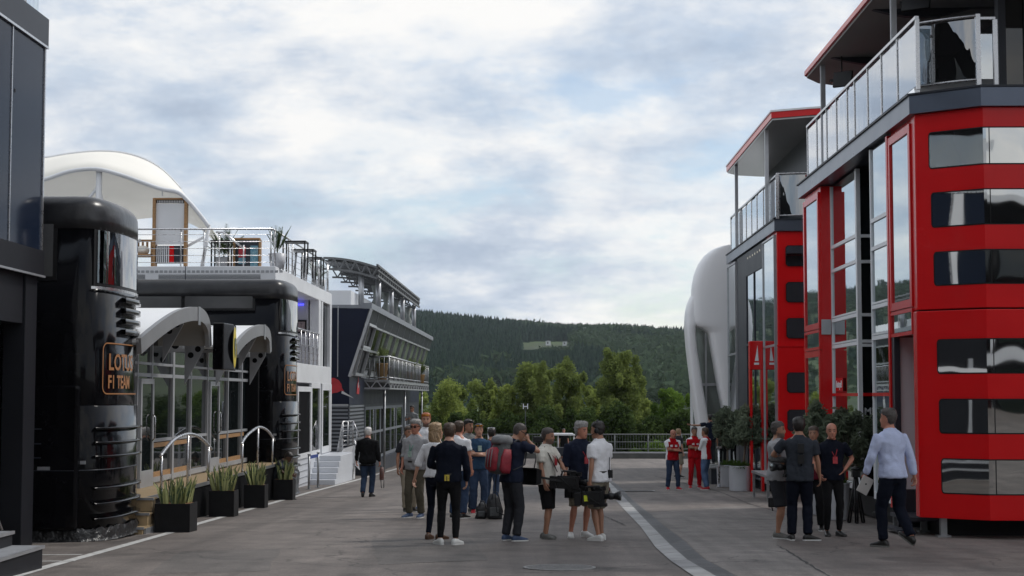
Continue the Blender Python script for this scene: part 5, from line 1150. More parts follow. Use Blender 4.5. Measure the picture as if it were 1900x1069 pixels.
for q in (a, Vector((d_.x-.1, d_.y, d_.z+.1))): b = MB(); b.tube([(q.x+.1, q.y, zt), (q.x+.1, q.y, q.z)], .02, 6); b.build('post', M_steel, t)
# ------------------------------------------------------------------ white tensile canopy on the roof
t = thing('tensile_canopy', (Xp(184, 47), 48, zt), 'white domed tensile fabric canopy on masts above the roof terrace', 'canopy')
Yc = 47.0; ridge = [(20, 300), (80, 294), (130, 286), (180, 281.5), (225, 284), (265, 295), (300, 315), (330, 345), (350, 372), (368, 393), (388, 420)]
front = [(20, 345), (80, 334), (130, 318), (180, 314), (225, 325), (265, 339), (300, 351), (330, 357), (350, 374), (368, 395), (388, 421)]
back = [(20, 420), (80, 428), (130, 425), (180, 424), (225, 424), (265, 424), (300, 424), (330, 424), (350, 424), (370, 425), (389, 424)]
rows = []
for i in range(len(ridge)):
    f0 = P(front[i][0], front[i][1], Yc-1.2+.5*(i/10)**2); r_ = P(ridge[i][0], ridge[i][1], Yc+2.0); 
    bk = Vector((r_.x, Yc+7.5, r_.z-1.7*(1-.5*(i/10))))
    row = []
    for k in range(9):
        u = k/8; a = f0.lerp(r_, min(1, u*2)) if u <= .5 else r_.lerp(bk, (u-.5)*2); bulge = .35*math.sin(PI*min(1, u*2)) if u <= .5 else .5*math.sin(PI*(u-.5)*2); row.append(a+Vector((0, 0, bulge*(.3 if i in (0, 10) else .55)*(1-i/11))))
    rows.append(row)
def smoothrows(rows, n=4):
    out = []
    for i in range(len(rows)-1):
        for k in range(n):
            t_ = k/n; out.append([.5*((2*p1)+(-p0+p2)*t_+(2*p0-5*p1+4*p2-p3)*t_*t_+(-p0+3*p1-3*p2+p3)*t_**3) for p0, p1, p2, p3 in zip(rows[max(0, i-1)], rows[i], rows[i+1], rows[min(len(rows)-1, i+2)])])
    return out+[rows[-1]]
sr = smoothrows(rows); b = MB(); b.loft(sr, 0, True, False, False); o = b.build('fabric', M_whitefab, t); md = o.modifiers.new('thick', 'SOLIDIFY'); md.thickness = .03
b = MB(); b.tube([r[0] for r in sr], .06, 8); b.tube([r[4]+Vector((0, 0, .02)) for r in sr[:30]], .035, 6); b.build('edge_tube', M_white, t)
mp = P(184, 316, Yc-1.0); b = MB(); b.tube([(mp.x, mp.y, zt), mp], .09, 10); b.build('mast', M_white, t)
for dx, dz in ((-.75, -.9), (.16, -.9)): b = MB(); b.tube([mp+Vector((0, 0, -.45)), mp+Vector((dx*1.3, .2, -1.6))], .045, 6); b.build('strut', M_white, t)
e = sr[-1][0]; b = MB(); b.tube([e, (e.x-.25, e.y+.2, zt)], .05, 8); b.tube([e+Vector((-.15, 0, -.3)), (e.x-1.4, e.y+.3, zt+.3)], .04, 6); b.build('strut', M_white, t)
q = sr[28][0]; b = MB(); b.tube([(q.x-2.0, q.y+.6, zt+.1), (q.x-1.2, q.y+.6, zt+.9)], .04, 6); b.build('strut', M_white, t)
b = MB()
for i in (10, 18, 26, 32): b.tube([sr[i][0]+Vector((0, .1, -.03)), sr[i][2]+Vector((-.3, .2, -.1)), sr[i][5]+Vector((-.6, .2, -.15))], .022, 5)
b.build('rib', M_alu, t)
# ------------------------------------------------------------------ white steps, railings and bollards in front of the white building
t = thing('white_steps', (-6.9, 53, gz(53)), 'white steps leading up to the white building door', 'steps')
xs = Xp(625, 52.7)
for k in range(5):
    zk = zfb-.03-.18*k; yk = 54.2-.36*k; b = MB(); b.box(XW-.3 if k else XW-.3, xs, yk-.36, 57.4 if k == 0 else yk, gz(57)-.05, zk); b.build('step', M_wside, t, bevel=.01)
b = MB()
for k in range(4): z = zfb-.2-.2*k; b.box(XW-.02, XW+.0, YN, 52.6, z, z+.02)
b.build('siding_line', M_alu, W)
t = thing('ramp_railing', (-6.8, 58.5, gz(58)), 'white sided stair landing with steel bar railing between the white and navy buildings', 'railing')
Yr = 57.3
b = MB(); pts = [P(627, 893, Yr), P(627, 860, Yr), P(636, 833, Yr), P(657, 826, Yr+1), P(667, 872, Yr+1), P(657, 862, Yr+1), P(650, 853, Yr+1), P(640, 860, Yr)]
b.prism(pts, (0, .08, 0)); b.build('side_panel', M_white, t)
b = MB(); b.box(P(640, 860, 58).x, P(656, 860, 58).x, 58, 58.5, gz(58), P(640, 868, 58).z); b.build('block', M_white, t)
b = MB(); A0, A1, A2 = P(625, 842, Yr), P(636, 782, Yr), P(655, 781, Yr+1.5)
for k in range(6):
    dz = Vector((0, 0, -.17*k)); b.tube([A0+dz, A1+dz, A2+dz], .022 if k == 0 else .011, 5)
b.tube([A2, P(668, 812, Yr+1.5)], .022, 6); b.tube([P(657, 815, Yr), P(662, 832, Yr), P(653, 890, Yr)], .028, 6); b.build('rail', M_steel, t)
for p0, zb in ((A0, P(625, 892, Yr).z), (A1, P(636, 835, Yr).z), (A1.lerp(A2, .5), P(645, 830, Yr).z), (A2, P(655, 826, Yr).z), (P(662, 800, Yr+1.5), P(662, 830, Yr).z)): b = MB(); b.tube([p0, (p0.x, p0.y, zb)], .022, 6); b.build('post', M_steel, t)
t = thing('queue_barrier', (Xp(583, 45), 45, gz(45)), 'pair of steel posts joined by a short blue belt before the white steps', 'barrier')
pa, pb = G(573, 908), G(590, 905); zz = Zp(580, 845, pa.y)
for p_ in (pa, pb): b = MB(); b.tube([(p_.x, p_.y, gz(p_.y)), (p_.x, p_.y, zz)], .035, 8); b.cyl(p_, .05, zz, zz+.04, 10); b.cyl(p_, .1, gz(p_.y)-.003, gz(p_.y)+.012, 12); b.build('post', M_dsteel, t)
b = MB(); b.bar((pa.x, pa.y, zz-.06), (pb.x, pb.y, zz-.06), .01, .1); b.build('belt', mat('blue_belt', (.03, .06, .25), .6), t)
# ------------------------------------------------------------------ navy building with leaning glass front and balcony
N = thing('navy_building', (-8, 78, gz(78)), 'navy building with outward leaning glass front and louvred ground floor', 'building', None)
YA, YB = 60.0, 95.0
xt, xb_ = Xp(689, YA), Xp(648, YA); zt_, zm_ = Zp(689, 573, YA), Zp(648, 699, YA)
M_lou = mat('grey_louvre_metal', (.22, .235, .26), .45, .5, .08, 3)
b = MB(); b.prism([(-18, YA, zm_), (xb_, YA, zm_), (xt-.1, YA, zt_), (-18, YA, zt_+.35)], (0, .3, 0)); b.build('side_wall', M_navy, N)
b = MB(); x1 = Xp(627, YA); b.box(x1-.03, x1, YA-.02, YA, zm_, zt_+.1); b.box(x1-.36, x1-.30, YA-.02, YA, zm_, Zp(620, 600, YA)); b.build('wall_trim', M_alu, N)
b = MB(); b.bar((xb_, YA-.02, zm_), (xt, YA-.02, zt_), .10, .06, up=(0, 1, 0)); b.build('edge_trim', M_alu, N)
b = MB(); b.prism([(xt-.35, YA, zt_), (xt, YA, zt_), (xt, YB, zt_), (xt-.35, YB, zt_)], (0, 0, .22)); b.box(-18, xt-.35, YA, YB, zt_+.02, zt_+.15); b.build('roof_edge', M_lou, N)
# leaning glass
def lean(y, f, off=0): return Vector((xb_+(xt-.12-xb_)*f+off, y, zm_+(zt_-zm_)*f))
b = MB(); b.add([lean(YA, .0), lean(YB, 0), lean(YB, 1), lean(YA, 1)], [(0, 1, 2, 3)]); b.build('leaning_glass', mat('leaning_front_glass', (.022, .028, .022), .05, .6, .2, .5, bump=.08, bscale=.6, bdist=.1), N)
y = YA+.1
while y < YB: b = MB(); b.bar(lean(y, 0, .03), lean(y, 1, .03), .09, .07, up=(0, 1, 0)); b.build('glass_mullion', M_dsteel, N); y += 3.2
b = MB()
for f in (.03, .42, .78): b.bar(lean(YA, f, .03), lean(YB, f, .03), .08, .08)
b.build('glass_transom', M_dsteel, N)
b = MB(); b.add([lean(YA, .80, .05), lean(YB, .80, .05), lean(YB, 1, .05), lean(YA, 1, .05)], [(0, 1, 2, 3)]); b.build('dark_band', M_charcoal, N)
for ya, f0, f1 in ((60.6, .45, .78), (60.6, .04, .42)):
    b = MB(); 
    for a, c_ in (((ya, f0), (ya, f1)), ((ya+2.6, f0), (ya+2.6, f1)), ((ya, f0), (ya+2.6, f0)), ((ya, f1), (ya+2.6, f1))): b.bar(lean(a[0], a[1], .09), lean(c_[0], c_[1], .09), .10, .10)
    b.build('window_frame', M_alu, N)
b = MB(); b.box(-18, xb_, YA+.02, YB, Zp(648, 752, YA), zm_); b.build('navy_band', M_navy, N)
b = MB(); b.box(-18, xb_-.02, YA+.03, YB, gz(YB), Zp(648, 752, YA)); b.build('ground_floor', M_charcoal, N)
zlo = Zp(648, 752, YA); b = MB(); z = gz(YA)+.2
while z < zlo: b.box(-12, xb_-.05, YA-.01, YA+.03, z, z+.07); b.box(xb_-.021, xb_+.02, YA+.1, YA+5, z, z+.07); z += .14
b.build('louvre', M_lou, N)
b = MB(); b.box(-9.5, xb_-.03, YA-.03, YA-.0, zlo-.02, zlo+.04); b.build('louvre_trim', M_alu, N)
# red emblems
def blobpoly(c, pts, s, m, name, nrm): 
    b = MB(); u = Vector((1, 0, 0)) if nrm == 'y' else Vector((0, 1, 0)); off = Vector((0, -.008, 0)) if nrm == 'y' else Vector((.012, 0, 0)); b.add([Vector(c)+u*x*s+Vector((0, 0, z*s))+off for x, z in pts], [tuple(range(len(pts)))]); return b.build(name, m, N)
bull = [(-1.1, .1), (-1.0, .55), (-.6, .8), (-.1, .85), (.3, .65), (.55, .3), (.6, -.05), (.8, -.35), (.5, -.3), (.2, -.45), (-.2, -.5), (-.6, -.75), (-.8, -.5), (-1.1, -.5)]
ce = P(622, 719, YA+.02); blobpoly(ce, bull, .42, mat('red_emblem', (.45, .02, .03), .4, 0, .15, 5), 'emblem', 'y')
blobpoly(ce+Vector((.42, 0, -.22)), [(-.4, .25), (.7, -.45), (.35, -.3), (-.45, .0)], .42, M_sil, 'emblem_tail', 'y')
ce2 = PX(664, 716, xb_+.01); blobpoly(ce2, [(-.9, -.55), (-.5, .2), (-.2, .1), (0, 1), (.3, .6), (.3, -.05), (.9, .1), (.7, -.6)], .55, mat('red_emblem', (.45, .02, .03), .4), 'emblem', 'x')
blobpoly(ce2+Vector((.004, .1, .0)), [(-.3, -.15), (.25, -.1), (.22, .28), (-.25, .2)], .55, M_sil, 'emblem_mark', 'x')
# ground floor glazing on the street side
zb_ = Zp(700, 850, 70); ys = [YA+5.2, YA+7.2, YA+9.4, 71.5, 73.5, 76.5, 79.5, 83]
for i, (a, c_) in enumerate(zip(ys, ys[1:])):
    b = MB(); X = xb_+.0; b.box(X-.04, X+.05, a, a+.12, zb_, zlo-.1); b.box(X-.04, X+.05, c_-.12, c_, zb_, zlo-.1); b.box(X-.038, X+.05, a+.12, c_-.12, zlo-.22, zlo-.1); b.box(X-.038, X+.05, a+.12, c_-.12, zb_+1.1, zb_+1.2); b.box(X-.038, X+.05, a+.12, c_-.12, zb_, zb_+.12); f = b.build('window', M_lou, N)
    b = MB(); b.box(X-.01, X+.02, a+.12, c_-.12, zb_+.12, zlo-.22); b.build('pane', M_dark if i == 3 else M_mirror2, f)
# terrace platform in front and its stair rail
t = thing('entrance_terrace', (-6.5, 72, gz(72)), 'dark grey raised terrace along the navy building', 'terrace')
xz = Xp(692, 66); b = MB(); b.prism([(xb_, 62, gz(90)), (Xp(690, 63), 62, gz(90)), (Xp(748, 84), 84, gz(90)), (xb_, 84, gz(90))], (0, 0, zb_-gz(90))); b.build('base', M_charcoal, t)
t = thing('stair_railing', (Xp(745, 60), 60, gz(60)), 'sloping steel bar railing left of the grey haired man', 'railing'); Yr = 62; b = MB()
for k in range(4): b.tube([P(744-k*1.2, 870-k*(-0), Yr)+Vector((0, 0, .1*k)), P(742+k*.3, 820+k*13, Yr), P(754+k*.6, 790+k*14, Yr), P(765, 787+k*14, Yr)], .02 if k == 0 else .012, 5)
b.build('rail', M_steel, t)
for q, a, c_ in ((742.5, 822, 878), (754, 790, 862), (765, 787, 862)): b = MB(); p_ = P(q, a, Yr); b.tube([p_, P(q, c_, Yr)], .02, 6); b.build('post', M_steel, t)
# balcony
BL = thing('balcony', (-6.5, 76, 2.2), 'long steel railed balcony on lattice beams in front of the leaning glass', 'balcony'); X = -6.05; ya, yb = 65.2, 88.5; zf2 = Zp(721, 706, ya); zr2 = Zp(721, 662, ya)
b = MB(); b.box(xb_-.3, X, ya, yb, zf2-.05, zf2+.03); b.build('floor', M_dsteel, BL)
b = MB(); zl = zf2-.32; b.bar((X, ya, zl), (X, yb, zl), .07); b.bar((X, ya, zf2-.07), (X, yb, zf2-.07), .07); b.bar((xb_, ya, zl), (X, ya, zl), .07); y = ya; k = 0
while y < yb-.01: b.bar((X, y, zl if k % 2 else zf2-.05), (X, min(yb, y+.75), zf2-.05 if k % 2 else zl), .05); y += .75; k += 1
for k in range(4): x0_, x1_ = xb_+(X-xb_)*k/4, xb_+(X-xb_)*(k+1)/4; b.bar((x0_, ya, zl if k % 2 else zf2), (x1_, ya, zf2 if k % 2 else zl), .04)
b.build('lattice_beam', M_alu, BL)
b = MB(); b.tube([(xb_+.2, ya, zr2), (X, ya, zr2), (X, yb, zr2)], .04, 6); b.tube([(xb_+.2, ya, zf2+.12), (X, ya, zf2+.12), (X, yb, zf2+.12)], .025, 5); b.build('rail', M_dsteel, BL)
b = MB(); y = ya
while y <= yb: b.tube([(X, y, zf2), (X, y, zr2)], .012 if round((y-ya)/.42) % 5 else .03, 5); y += .42
for k in range(5): x_ = xb_+.2+(X-xb_-.2)*k/4; b.tube([(x_, ya, zf2), (x_, ya, zr2)], .02, 5)
b.build('baluster', M_dsteel, BL)
for y in (66, 76, 87): b = MB(); b.tube([(X-.25, y, gz(90)), (X-.25, y, zl)], .05, 8); b.build('support_post', M_dsteel, BL)
M_pot = mat('yellow_terracotta_pot', (.36, .22, .09), .6, 0, .12, 6); M_yucca = leafmat('yucca_leaves', (.07, .10, .035), (.26, .31, .14), .3)
def yucca(px, ytop, ypot, ybase, wpot, Y, lab, seed):
    s = Y/3000; zb = zf2+.03; x = Xp(px, Y); p = Vector((x, Y, zb)); ph = (ybase-ypot)*s; H = (ypot-ytop)*s; t = thing('potted_yucca', p, lab, 'plant', 'potted yuccas on the balcony'); rr = random.Random(seed); r = wpot*s/2
    b = MB(); b.lathe(p, [(r*.78, 0), (r*.98, ph*.9), (r*1.05, ph*.92), (r*1.05, ph), (r*.9, ph), (r*.88, ph-.05)], 20); b.build('pot', M_pot, t); V = []; Fa = []
    for i in range(110):
        a = rr.uniform(0, 2*PI); el = rr.uniform(.25, 1.5); l = H*rr.uniform(.7, 1.05); d = Vector((math.cos(a)*math.cos(el), math.sin(a)*math.cos(el), math.sin(el))); o = p+Vector((0, 0, ph+rr.uniform(0, .25)*H)); sd_ = Vector((-math.sin(a), math.cos(a), 0)); pr_ = o; wv = .085*H
        for k in range(1, 5):
            f = k/4; q = o+d*l*f*.85+Vector((0, 0, -.25*l*f*f)); w0, w1 = wv*(1-(f-.25)**2), wv*(1.02-f)*.9; b_ = len(V); V += [tuple(pr_-sd_*w0*.5), tuple(pr_+sd_*w0*.5), tuple(q+sd_*w1*.5), tuple(q-sd_*w1*.5)]; Fa.append((b_, b_+1, b_+2, b_+3)); pr_ = q
    leafobj('leaves', np.array(V), np.array(Fa), M_yucca, t)
yucca(709, 628, 672, 703, 21, 66.2, 'yucca in a tall tan pot at the near end of the balcony', 1); yucca(761, 650, 686, 706, 14, 78, 'bushy plant in a tan pot midway along the balcony', 2); yucca(781, 655, 690, 706, 14, 83, 'yucca in a tan pot at the far end of the balcony', 3)
# roof truss canopy of the navy building
M_truss = mat('grey_painted_truss', (.12, .125, .13), .5, .1, .1, 4)
t = thing('roof_truss_canopy', (-9, 72, 6), 'grey steel truss roof canopy on columns above the navy building', 'canopy'); X = -6.3
a, c_ = PX(700, 492, X), PX(778, 560, X); ya, yb = a.y, c_.y; z1 = a.z; z0 = z1-.42
def beam(p, q, dz, n, name, par, th=.07):
    b = MB(); p, q = Vector(p), Vector(q); dn = Vector((0, 0, -dz)); b.bar(p, q, th); b.bar(p+dn, q+dn, th)
    for i in range(n): s_, e_ = p.lerp(q, i/n), p.lerp(q, (i+1)/n); b.bar(s_+(dn if i % 2 else Vector()), e_+(Vector() if i % 2 else dn), th*.6)
    return b.build(name, M_truss, par)
beam((X, ya, z1), (X, yb, z1), .42, 46, 'edge_truss', t, .08)
arc = [P(600+k*10, 479+18*(k/10)**2, ya) for k in range(11)]
b = MB(); dn = Vector((0, 0, -.42))
for k in range(10): b.bar(arc[k], arc[k+1], .08); b.bar(arc[k]+dn, arc[k+1]+dn, .08); b.bar(arc[k]+(dn if k % 2 else Vector()), arc[k+1]+(Vector() if k % 2 else dn), .05)
b.build('front_truss', M_truss, t)
for j in range(1, 8):
    b = MB(); y = ya+(yb-ya)*j/8; 
    for k in range(10): p_, q_ = arc[k].copy(), arc[k+1].copy(); p_.y = q_.y = y; b.bar(p_+dn*.5, q_+dn*.5, .12); b.bar(p_+dn*1.3, q_+dn*1.3, .07); b.bar(p_+dn*(1.3 if k % 2 else .5), q_+dn*(.5 if k % 2 else 1.3), .05)
    b.build('cross_truss', M_truss, t)
b = MB()
for k in range(1, 41): p_ = arc[k//4].lerp(arc[min(10, k//4+1)], (k % 4)/4); b.bar((p_.x, ya, p_.z-.1), (p_.x, yb, p_.z-.1), .09, .05)
b.build('purlin', M_truss, t)
b = MB(); vs = [(q.x, yy, q.z+.05) for yy in (ya, yb) for q in arc]; b.add(vs, [(i, i+1, i+12, i+11) for i in range(10)]); o = b.build('roof_sheet', mat('grey_roof_mesh', (.16, .17, .17), .6, .3, .1), t)
for q in (669, 702, 726, 747, 768):
    y = PX(q, 560, X-.15).y if q > 680 else ya+.2; x = X-.15 if q > 680 else Xp(669, ya+.2); b = MB(); b.tube([(x, y, zt_+.1), (x, y, z0+.0)], .11, 10); b.build('column', M_alu, t)
M_curt = mat('furled_grey_curtain', (.25, .27, .26), .8, 0, .15, 6)
for q in (698, 716, 734, 757):
    y = PX(q, 560, X-.6).y; x = X-.6; b = MB(); b.tube([(x, y, zt_+.15), (x, y, zt_+.7), (x, y, zt_+.95), (x, y, z0)], [.16, .2, .09, .22], 10); b.build('curtain', M_curt, t)
b = MB(); b.box(-12, xt-.9, YA+1, YB-2, zt_+.15, zt_+.75); b.build('white_parapet', M_white, t)
# ------------------------------------------------------------------ people
def fabric(name, col, var=.12, rough=.85): return mat('fabric_'+name, col, rough, 0, var, 5, bump=.7, bscale=22, bdist=.014, spec=.12)
SK = [mat('skin_fair', (.46, .25, .17), .5, 0, .07, 9), mat('skin_tan', (.34, .17, .105), .5, 0, .07, 9), mat('skin_ruddy', (.44, .19, .125), .5, 0, .1, 9), mat('skin_dark', (.12, .06, .04), .5, 0, .1, 9)]
M_eye = mat('eye_shadow_brown', (.03, .02, .015), .4, 0, 0); M_lip = mat('lip', (.24, .08, .07), .5, 0, 0)
HAIR = dict(grey=mat('grey_hair', (.24, .23, .22), .6, 0, .35, 60), white=mat('white_hair', (.62, .60, .58), .6, 0, .2, 60), brown=mat('brown_hair', (.055, .033, .02), .5, 0, .4, 60), dark=mat('dark_hair', (.016, .012, .010), .45, 0, .3, 60), blond=mat('blond_hair', (.30, .20, .11), .5, 0, .45, 50), ginger=mat('ginger_hair', (.30, .085, .025), .5, 0, .3, 60), dgrey=mat('dark_grey_hair', (.055, .045, .04), .55, 0, .35, 60))
FB = dict(black=fabric('black', (.010, .010, .011)), navy=fabric('navy', (.012, .016, .032)), dnavy=fabric('dark_navy', (.006, .008, .016)), grey=fabric('light_grey', (.30, .30, .31)), mgrey=fabric('mid_grey', (.19, .20, .20)), white=fabric('white', (.74, .74, .76), .04), cream=fabric('cream', (.60, .58, .52), .05), blue=fabric('dusty_blue', (.03, .065, .12)), lblue=fabric('pale_blue', (.47, .52, .70), .05), red=fabric('red', (.42, .006, .012)), denim=fabric('denim', (.035, .055, .10), .25), ldenim=fabric('light_denim', (.09, .14, .24), .25), khaki=fabric('olive_khaki', (.085, .075, .055)), beige=fabric('beige', (.27, .235, .18)), charcoal=fabric('charcoal', (.028, .029, .034)), cargo=fabric('camouflage_khaki', (.22, .195, .15), .35), slate=fabric('dark_slate', (.035, .040, .050)), burg=fabric('burgundy', (.10, .01, .02)))
LE = dict(white=mat('white_leather', (.62, .62, .60), .5, 0, .06), black=mat('black_leather', (.015, .014, .013), .4, 0, .2), brown=mat('brown_leather', (.09, .045, .025), .45, 0, .2), grey=mat('grey_suede', (.13, .13, .12), .7, 0, .2), red=mat('red_mesh_shoe', (.42, .02, .03), .6, 0, .1), blue=mat('blue_mesh_shoe', (.04, .07, .14), .6, 0, .2))
M_green = mat('green_ribbon', (.05, .30, .20), .6, 0, .05); M_redrib = mat('red_ribbon', (.38, .02, .03), .6, 0, .05); M_badge = mat('plastic_badge', (.35, .45, .40), .35, 0, .3, 30); M_redbadge = mat('red_badge', (.40, .03, .04), .35, 0, .3, 30)
def ik(a, t, l1, l2, hint):
    a, t = Vector(a), Vector(t); d = t-a; L = d.length; mx_ = (l1+l2)*.995
    if L > mx_: t = a+d*(mx_/L); d = t-a; L = mx_
    n = d/L; x = (l1*l1-l2*l2+L*L)/(2*L); h = math.sqrt(max(0, l1*l1-x*x)); hv = Vector(hint); hv = hv-n*hv.dot(n); hv.normalize(); return a+n*x+hv*h, t
def eringv(c, R, hw, hd, n=20, e=.85): return [Vector(c)+R@Vector((hw*math.copysign(abs(math.cos(a))**e, math.cos(a)), hd*math.copysign(abs(math.sin(a))**e, math.sin(a)), 0)) for a in [2*PI*k/n for k in range(n)]]
TR = [(.86, .095, .085, 0), (.90, .150, .112, -.005), (.98, .162, .112, -.005), (1.08, .142, .10, 0), (1.2, .150, .108, .002), (1.32, .168, .115, 0), (1.40, .174, .108, -.005), (1.455, .150, .088, -.012), (1.50, .088, .066, -.012), (1.56, .053, .056, .005)]
HR = [(.0, .026, .075, .01), (.02, .044, .087, -.03), (.05, .058, .092, -.06), (.085, .068, .092, -.082), (.12, .074, .088, -.094), (.155, .076, .090, -.10), (.185, .071, .080, -.094), (.21, .056, .058, -.074), (.226, .034, .03, -.05), (.235, .010, -.002, -.02)]
def headring(z, off=0):
    for (a, b_) in zip(HR, HR[1:]):
        if a[0] <= z <= b_[0]:
            t = (z-a[0])/(b_[0]-a[0]); hw, f, bk = [a[i]+(b_[i]-a[i])*t for i in (1, 2, 3)]; return hw+off, f+off, bk-off
    q = HR[0] if z < 0 else HR[-1]; return q[1]+off, q[2]+off, q[3]-off
def person(px, pf, ph, face, label, top='black', top_style='short', legs='navy', leg_style='long', shoes='black', hair='dark', hstyle='short', skin=0, lean=0, tw=0, head=(0, 0), feet=None, arms=None, hip=(0, 0, 0), w=1.0, belly=0.0, female=False, beard=False, lanyard=None, glasses=None, belt=None, pattern=None, legpattern=None, sole='white', Y=None, zfoot=None, curl=(.5, .5), palms=None, vox=.0125, sit=False, collar=True, scale=None, hat=None, shoeang=None, group=None, hem=.885, toes=None):
    if Y is None: p = G(px, pf)
    else: p = Vector((Xp(px, Y), Y, gz(Y) if zfoot is None else zfoot))
    Ht = Zp(px, ph, p.y)-p.z; s = scale or Ht/1.78
    Rw = Matrix.Rotation(-math.radians(face), 3, 'Z'); wmap = lambda v: p+Rw@(Vector(v)*s)
    root = thing('person', p, label, 'person', group)
    T = Matrix.Rotation(-math.radians(lean), 3, 'X'); Tz = Matrix.Rotation(math.radians(tw), 3, 'Z'); hp = Vector((0, 0, .93))+Vector(hip)
    def tt(v, k=1.0): return hp+T@(Tz@(Vector(v)-Vector((0, 0, .93))))     # torso frame
    R_T = T@Tz
    def tring(z, hw, hd, yc, off=0, n=22):
        f = min(1, max(0, (z-.88)/.15)); R = R_T if z > .95 else Matrix.Identity(3); b_ = belly*math.exp(-((z-1.08)/.12)**2)
        c = tt((0, yc+b_*.5, z)) if z > .95 else hp+Vector((0, yc, z-.93)); ww = w*(1+(.12 if female and z < 1.0 else (-.10 if female and z < 1.3 else 0))); return eringv(c, R, hw*ww+off, hd*(.5+.5*w)+off+b_*.5, n)
    feet = feet or ((.10, .02), (-.10, -.02)); toes = toes or (12, -12)
    # limbs
    LJ = []
    for i, sd_ in enumerate((1, -1)):
        fx, fy = feet[i][0], feet[i][1]; fz = feet[i][2] if len(feet[i]) > 2 else 0; an = Vector((fx, fy-.03, .085+fz)); hj = hp+Vector((sd_*.088, 0, -.02)); kn, an2 = ik(hj, an, .418, .418, (sd_*.12, 1, .05)); LJ.append((hj, kn, an2))
    AJ = []; arms = arms or (None, None)
    for i, sd_ in enumerate((1, -1)):
        sh = tt((sd_*.180*w, -.005, 1.44)); spec = arms[i] or ((sd_*.27, .04, .84), (sd_*.5, -1, 0)); el, wr = ik(sh, spec[0], .285, .255, spec[1]); AJ.append((sh, el, wr))
    # body
    B = MB(); B.loft([tring(*r) for r in TR])
    def lerpP(J, f): return J[0].lerp(J[1], f) if f <= 1 else J[1].lerp(J[2], f-1)
    fw = .88 if female else 1.0
    def limb(mb, J, stops, off=0, n=12): mb.tube([lerpP(J, f) for f, r in stops], [r*fw+off if not isinstance(off, (list, tuple)) else r for f, r in stops], n)
    LEG = [(0, .080), (.25, .080), (.6, .067), (.9, .054), (1.0, .052), (1.12, .050), (1.35, .056), (1.65, .042), (1.9, .034), (2.0, .036)]
    ARM = [(0, .050), (.15, .052), (.45, .046), (.85, .037), (1.0, .036), (1.2, .040), (1.55, .033), (1.9, .026), (2.0, .026)]
    for J in LJ: limb(B, J, LEG)
    for J in AJ: limb(B, J, ARM)
    nk = tt((0, .005, 1.50)); yaw, pit = head; RH = Matrix.Rotation(math.radians(-yaw), 3, 'Z')@Matrix.Rotation(math.radians(-pit), 3, 'X')
    if abs(lean) > 25: RH = T@RH
    ho = nk+Vector((0, .0, .0))+(RH@Vector((0, .014, .030))); hm = lambda v: ho+RH@(Vector(v)*1.07)
    def hring(z, off=0, n=22):
        hw, f, bk = headring(z, off); return [hm((hw*math.copysign(abs(math.cos(a))**.9, math.cos(a)), (f+bk)/2+(f-bk)/2*math.sin(a), z)) for a in [2*PI*k/n for k in range(n)]]
    B.loft([hring(r[0]) for r in HR]); B.tube([nk-R_T@Vector((0, 0, .06)), hm((0, -.02, .05))], [.056*w, .053], 12)
    B.ell(hm((0, .096, .088)), (.011, .016, .016), 6, R=RH); B.tube([hm((0, .088, .128)), hm((0, .104, .092))], [.006, .011], 6)
    for sx in (-1, 1): B.ell(hm((sx*.076, -.01, .108)), (.008, .016, .028), 6, R=RH)
    B.ell(hm((0, .082, .022)), (.02, .014, .014), 6, R=RH)
    hands = []
    for i, J in enumerate(AJ):
        d = (J[2]-J[1]).normalized(); sd_ = 1 if i == 0 else -1
        pn = (palms[i] if palms and palms[i] else None); n = Vector(pn) if pn else Vector((-sd_, 0, 0)); 
        if len((arms[i] or (0, 0))) > 2: d = Vector(arms[i][2]).normalized()
        n = (n-d*n.dot(d)); n = n.normalized() if n.length > .05 else Vector((0, 0, -1)); u = d.cross(n)   # across the palm
        if i == 1: u = -u
        # thumb side = +u direction toward front for both
        W_ = J[2]; kn = W_+d*.085; hands.append((W_, d, n, u, kn))
        B.tube([W_-d*.01, W_+d*.03, W_+d*.06, kn], [(.024, .017), (.034, .016), (.040, .015), (.038, .013)], 10, up=n)
    m = remesh(B, vox, 2, .5)
    # fingers added to the same mesh
    FM = MB()
    for i, (W_, d, n, u, kn) in enumerate(hands):
        c = curl[i]
        for k, (o, L) in enumerate(((.029, .072), (.010, .080), (-.009, .075), (-.027, .060))):
            b0 = kn+u*o-d*.012; d1 = (d*math.cos(c*.8)+n*math.sin(c*.8)); d2 = (d*math.cos(c*1.9)+n*math.sin(c*1.9)); d3 = (d*math.cos(c*2.8)+n*math.sin(c*2.8)); p1 = b0+d1*(L*.45+.012); p2 = p1+d2*L*.32; p3 = p2+d3*L*.25; FM.tube([b0, p1, p2, p3], [.0095, .0088, .008, .006], 6)
        b0 = W_+d*.03+u*.030; d1 = (d*.65+u*.65+n*.25*c).normalized(); p1 = b0+d1*.035; d2 = (d*.9+u*.15+n*.5*c).normalized(); FM.tube([b0, p1, p1+d2*.028], [.013, .011, .008], 6)
    n0 = len(m.vertices); bmx = bmesh.new(); bmx.from_mesh(m); off = [bmx.verts.new(v) for v in FM.v]
    for f in FM.f:
        try: bmx.faces.new([off[j] for j in f])
        except ValueError: pass
    bmx.to_mesh(m); bmx.free()
    iRH = RH.inverted()
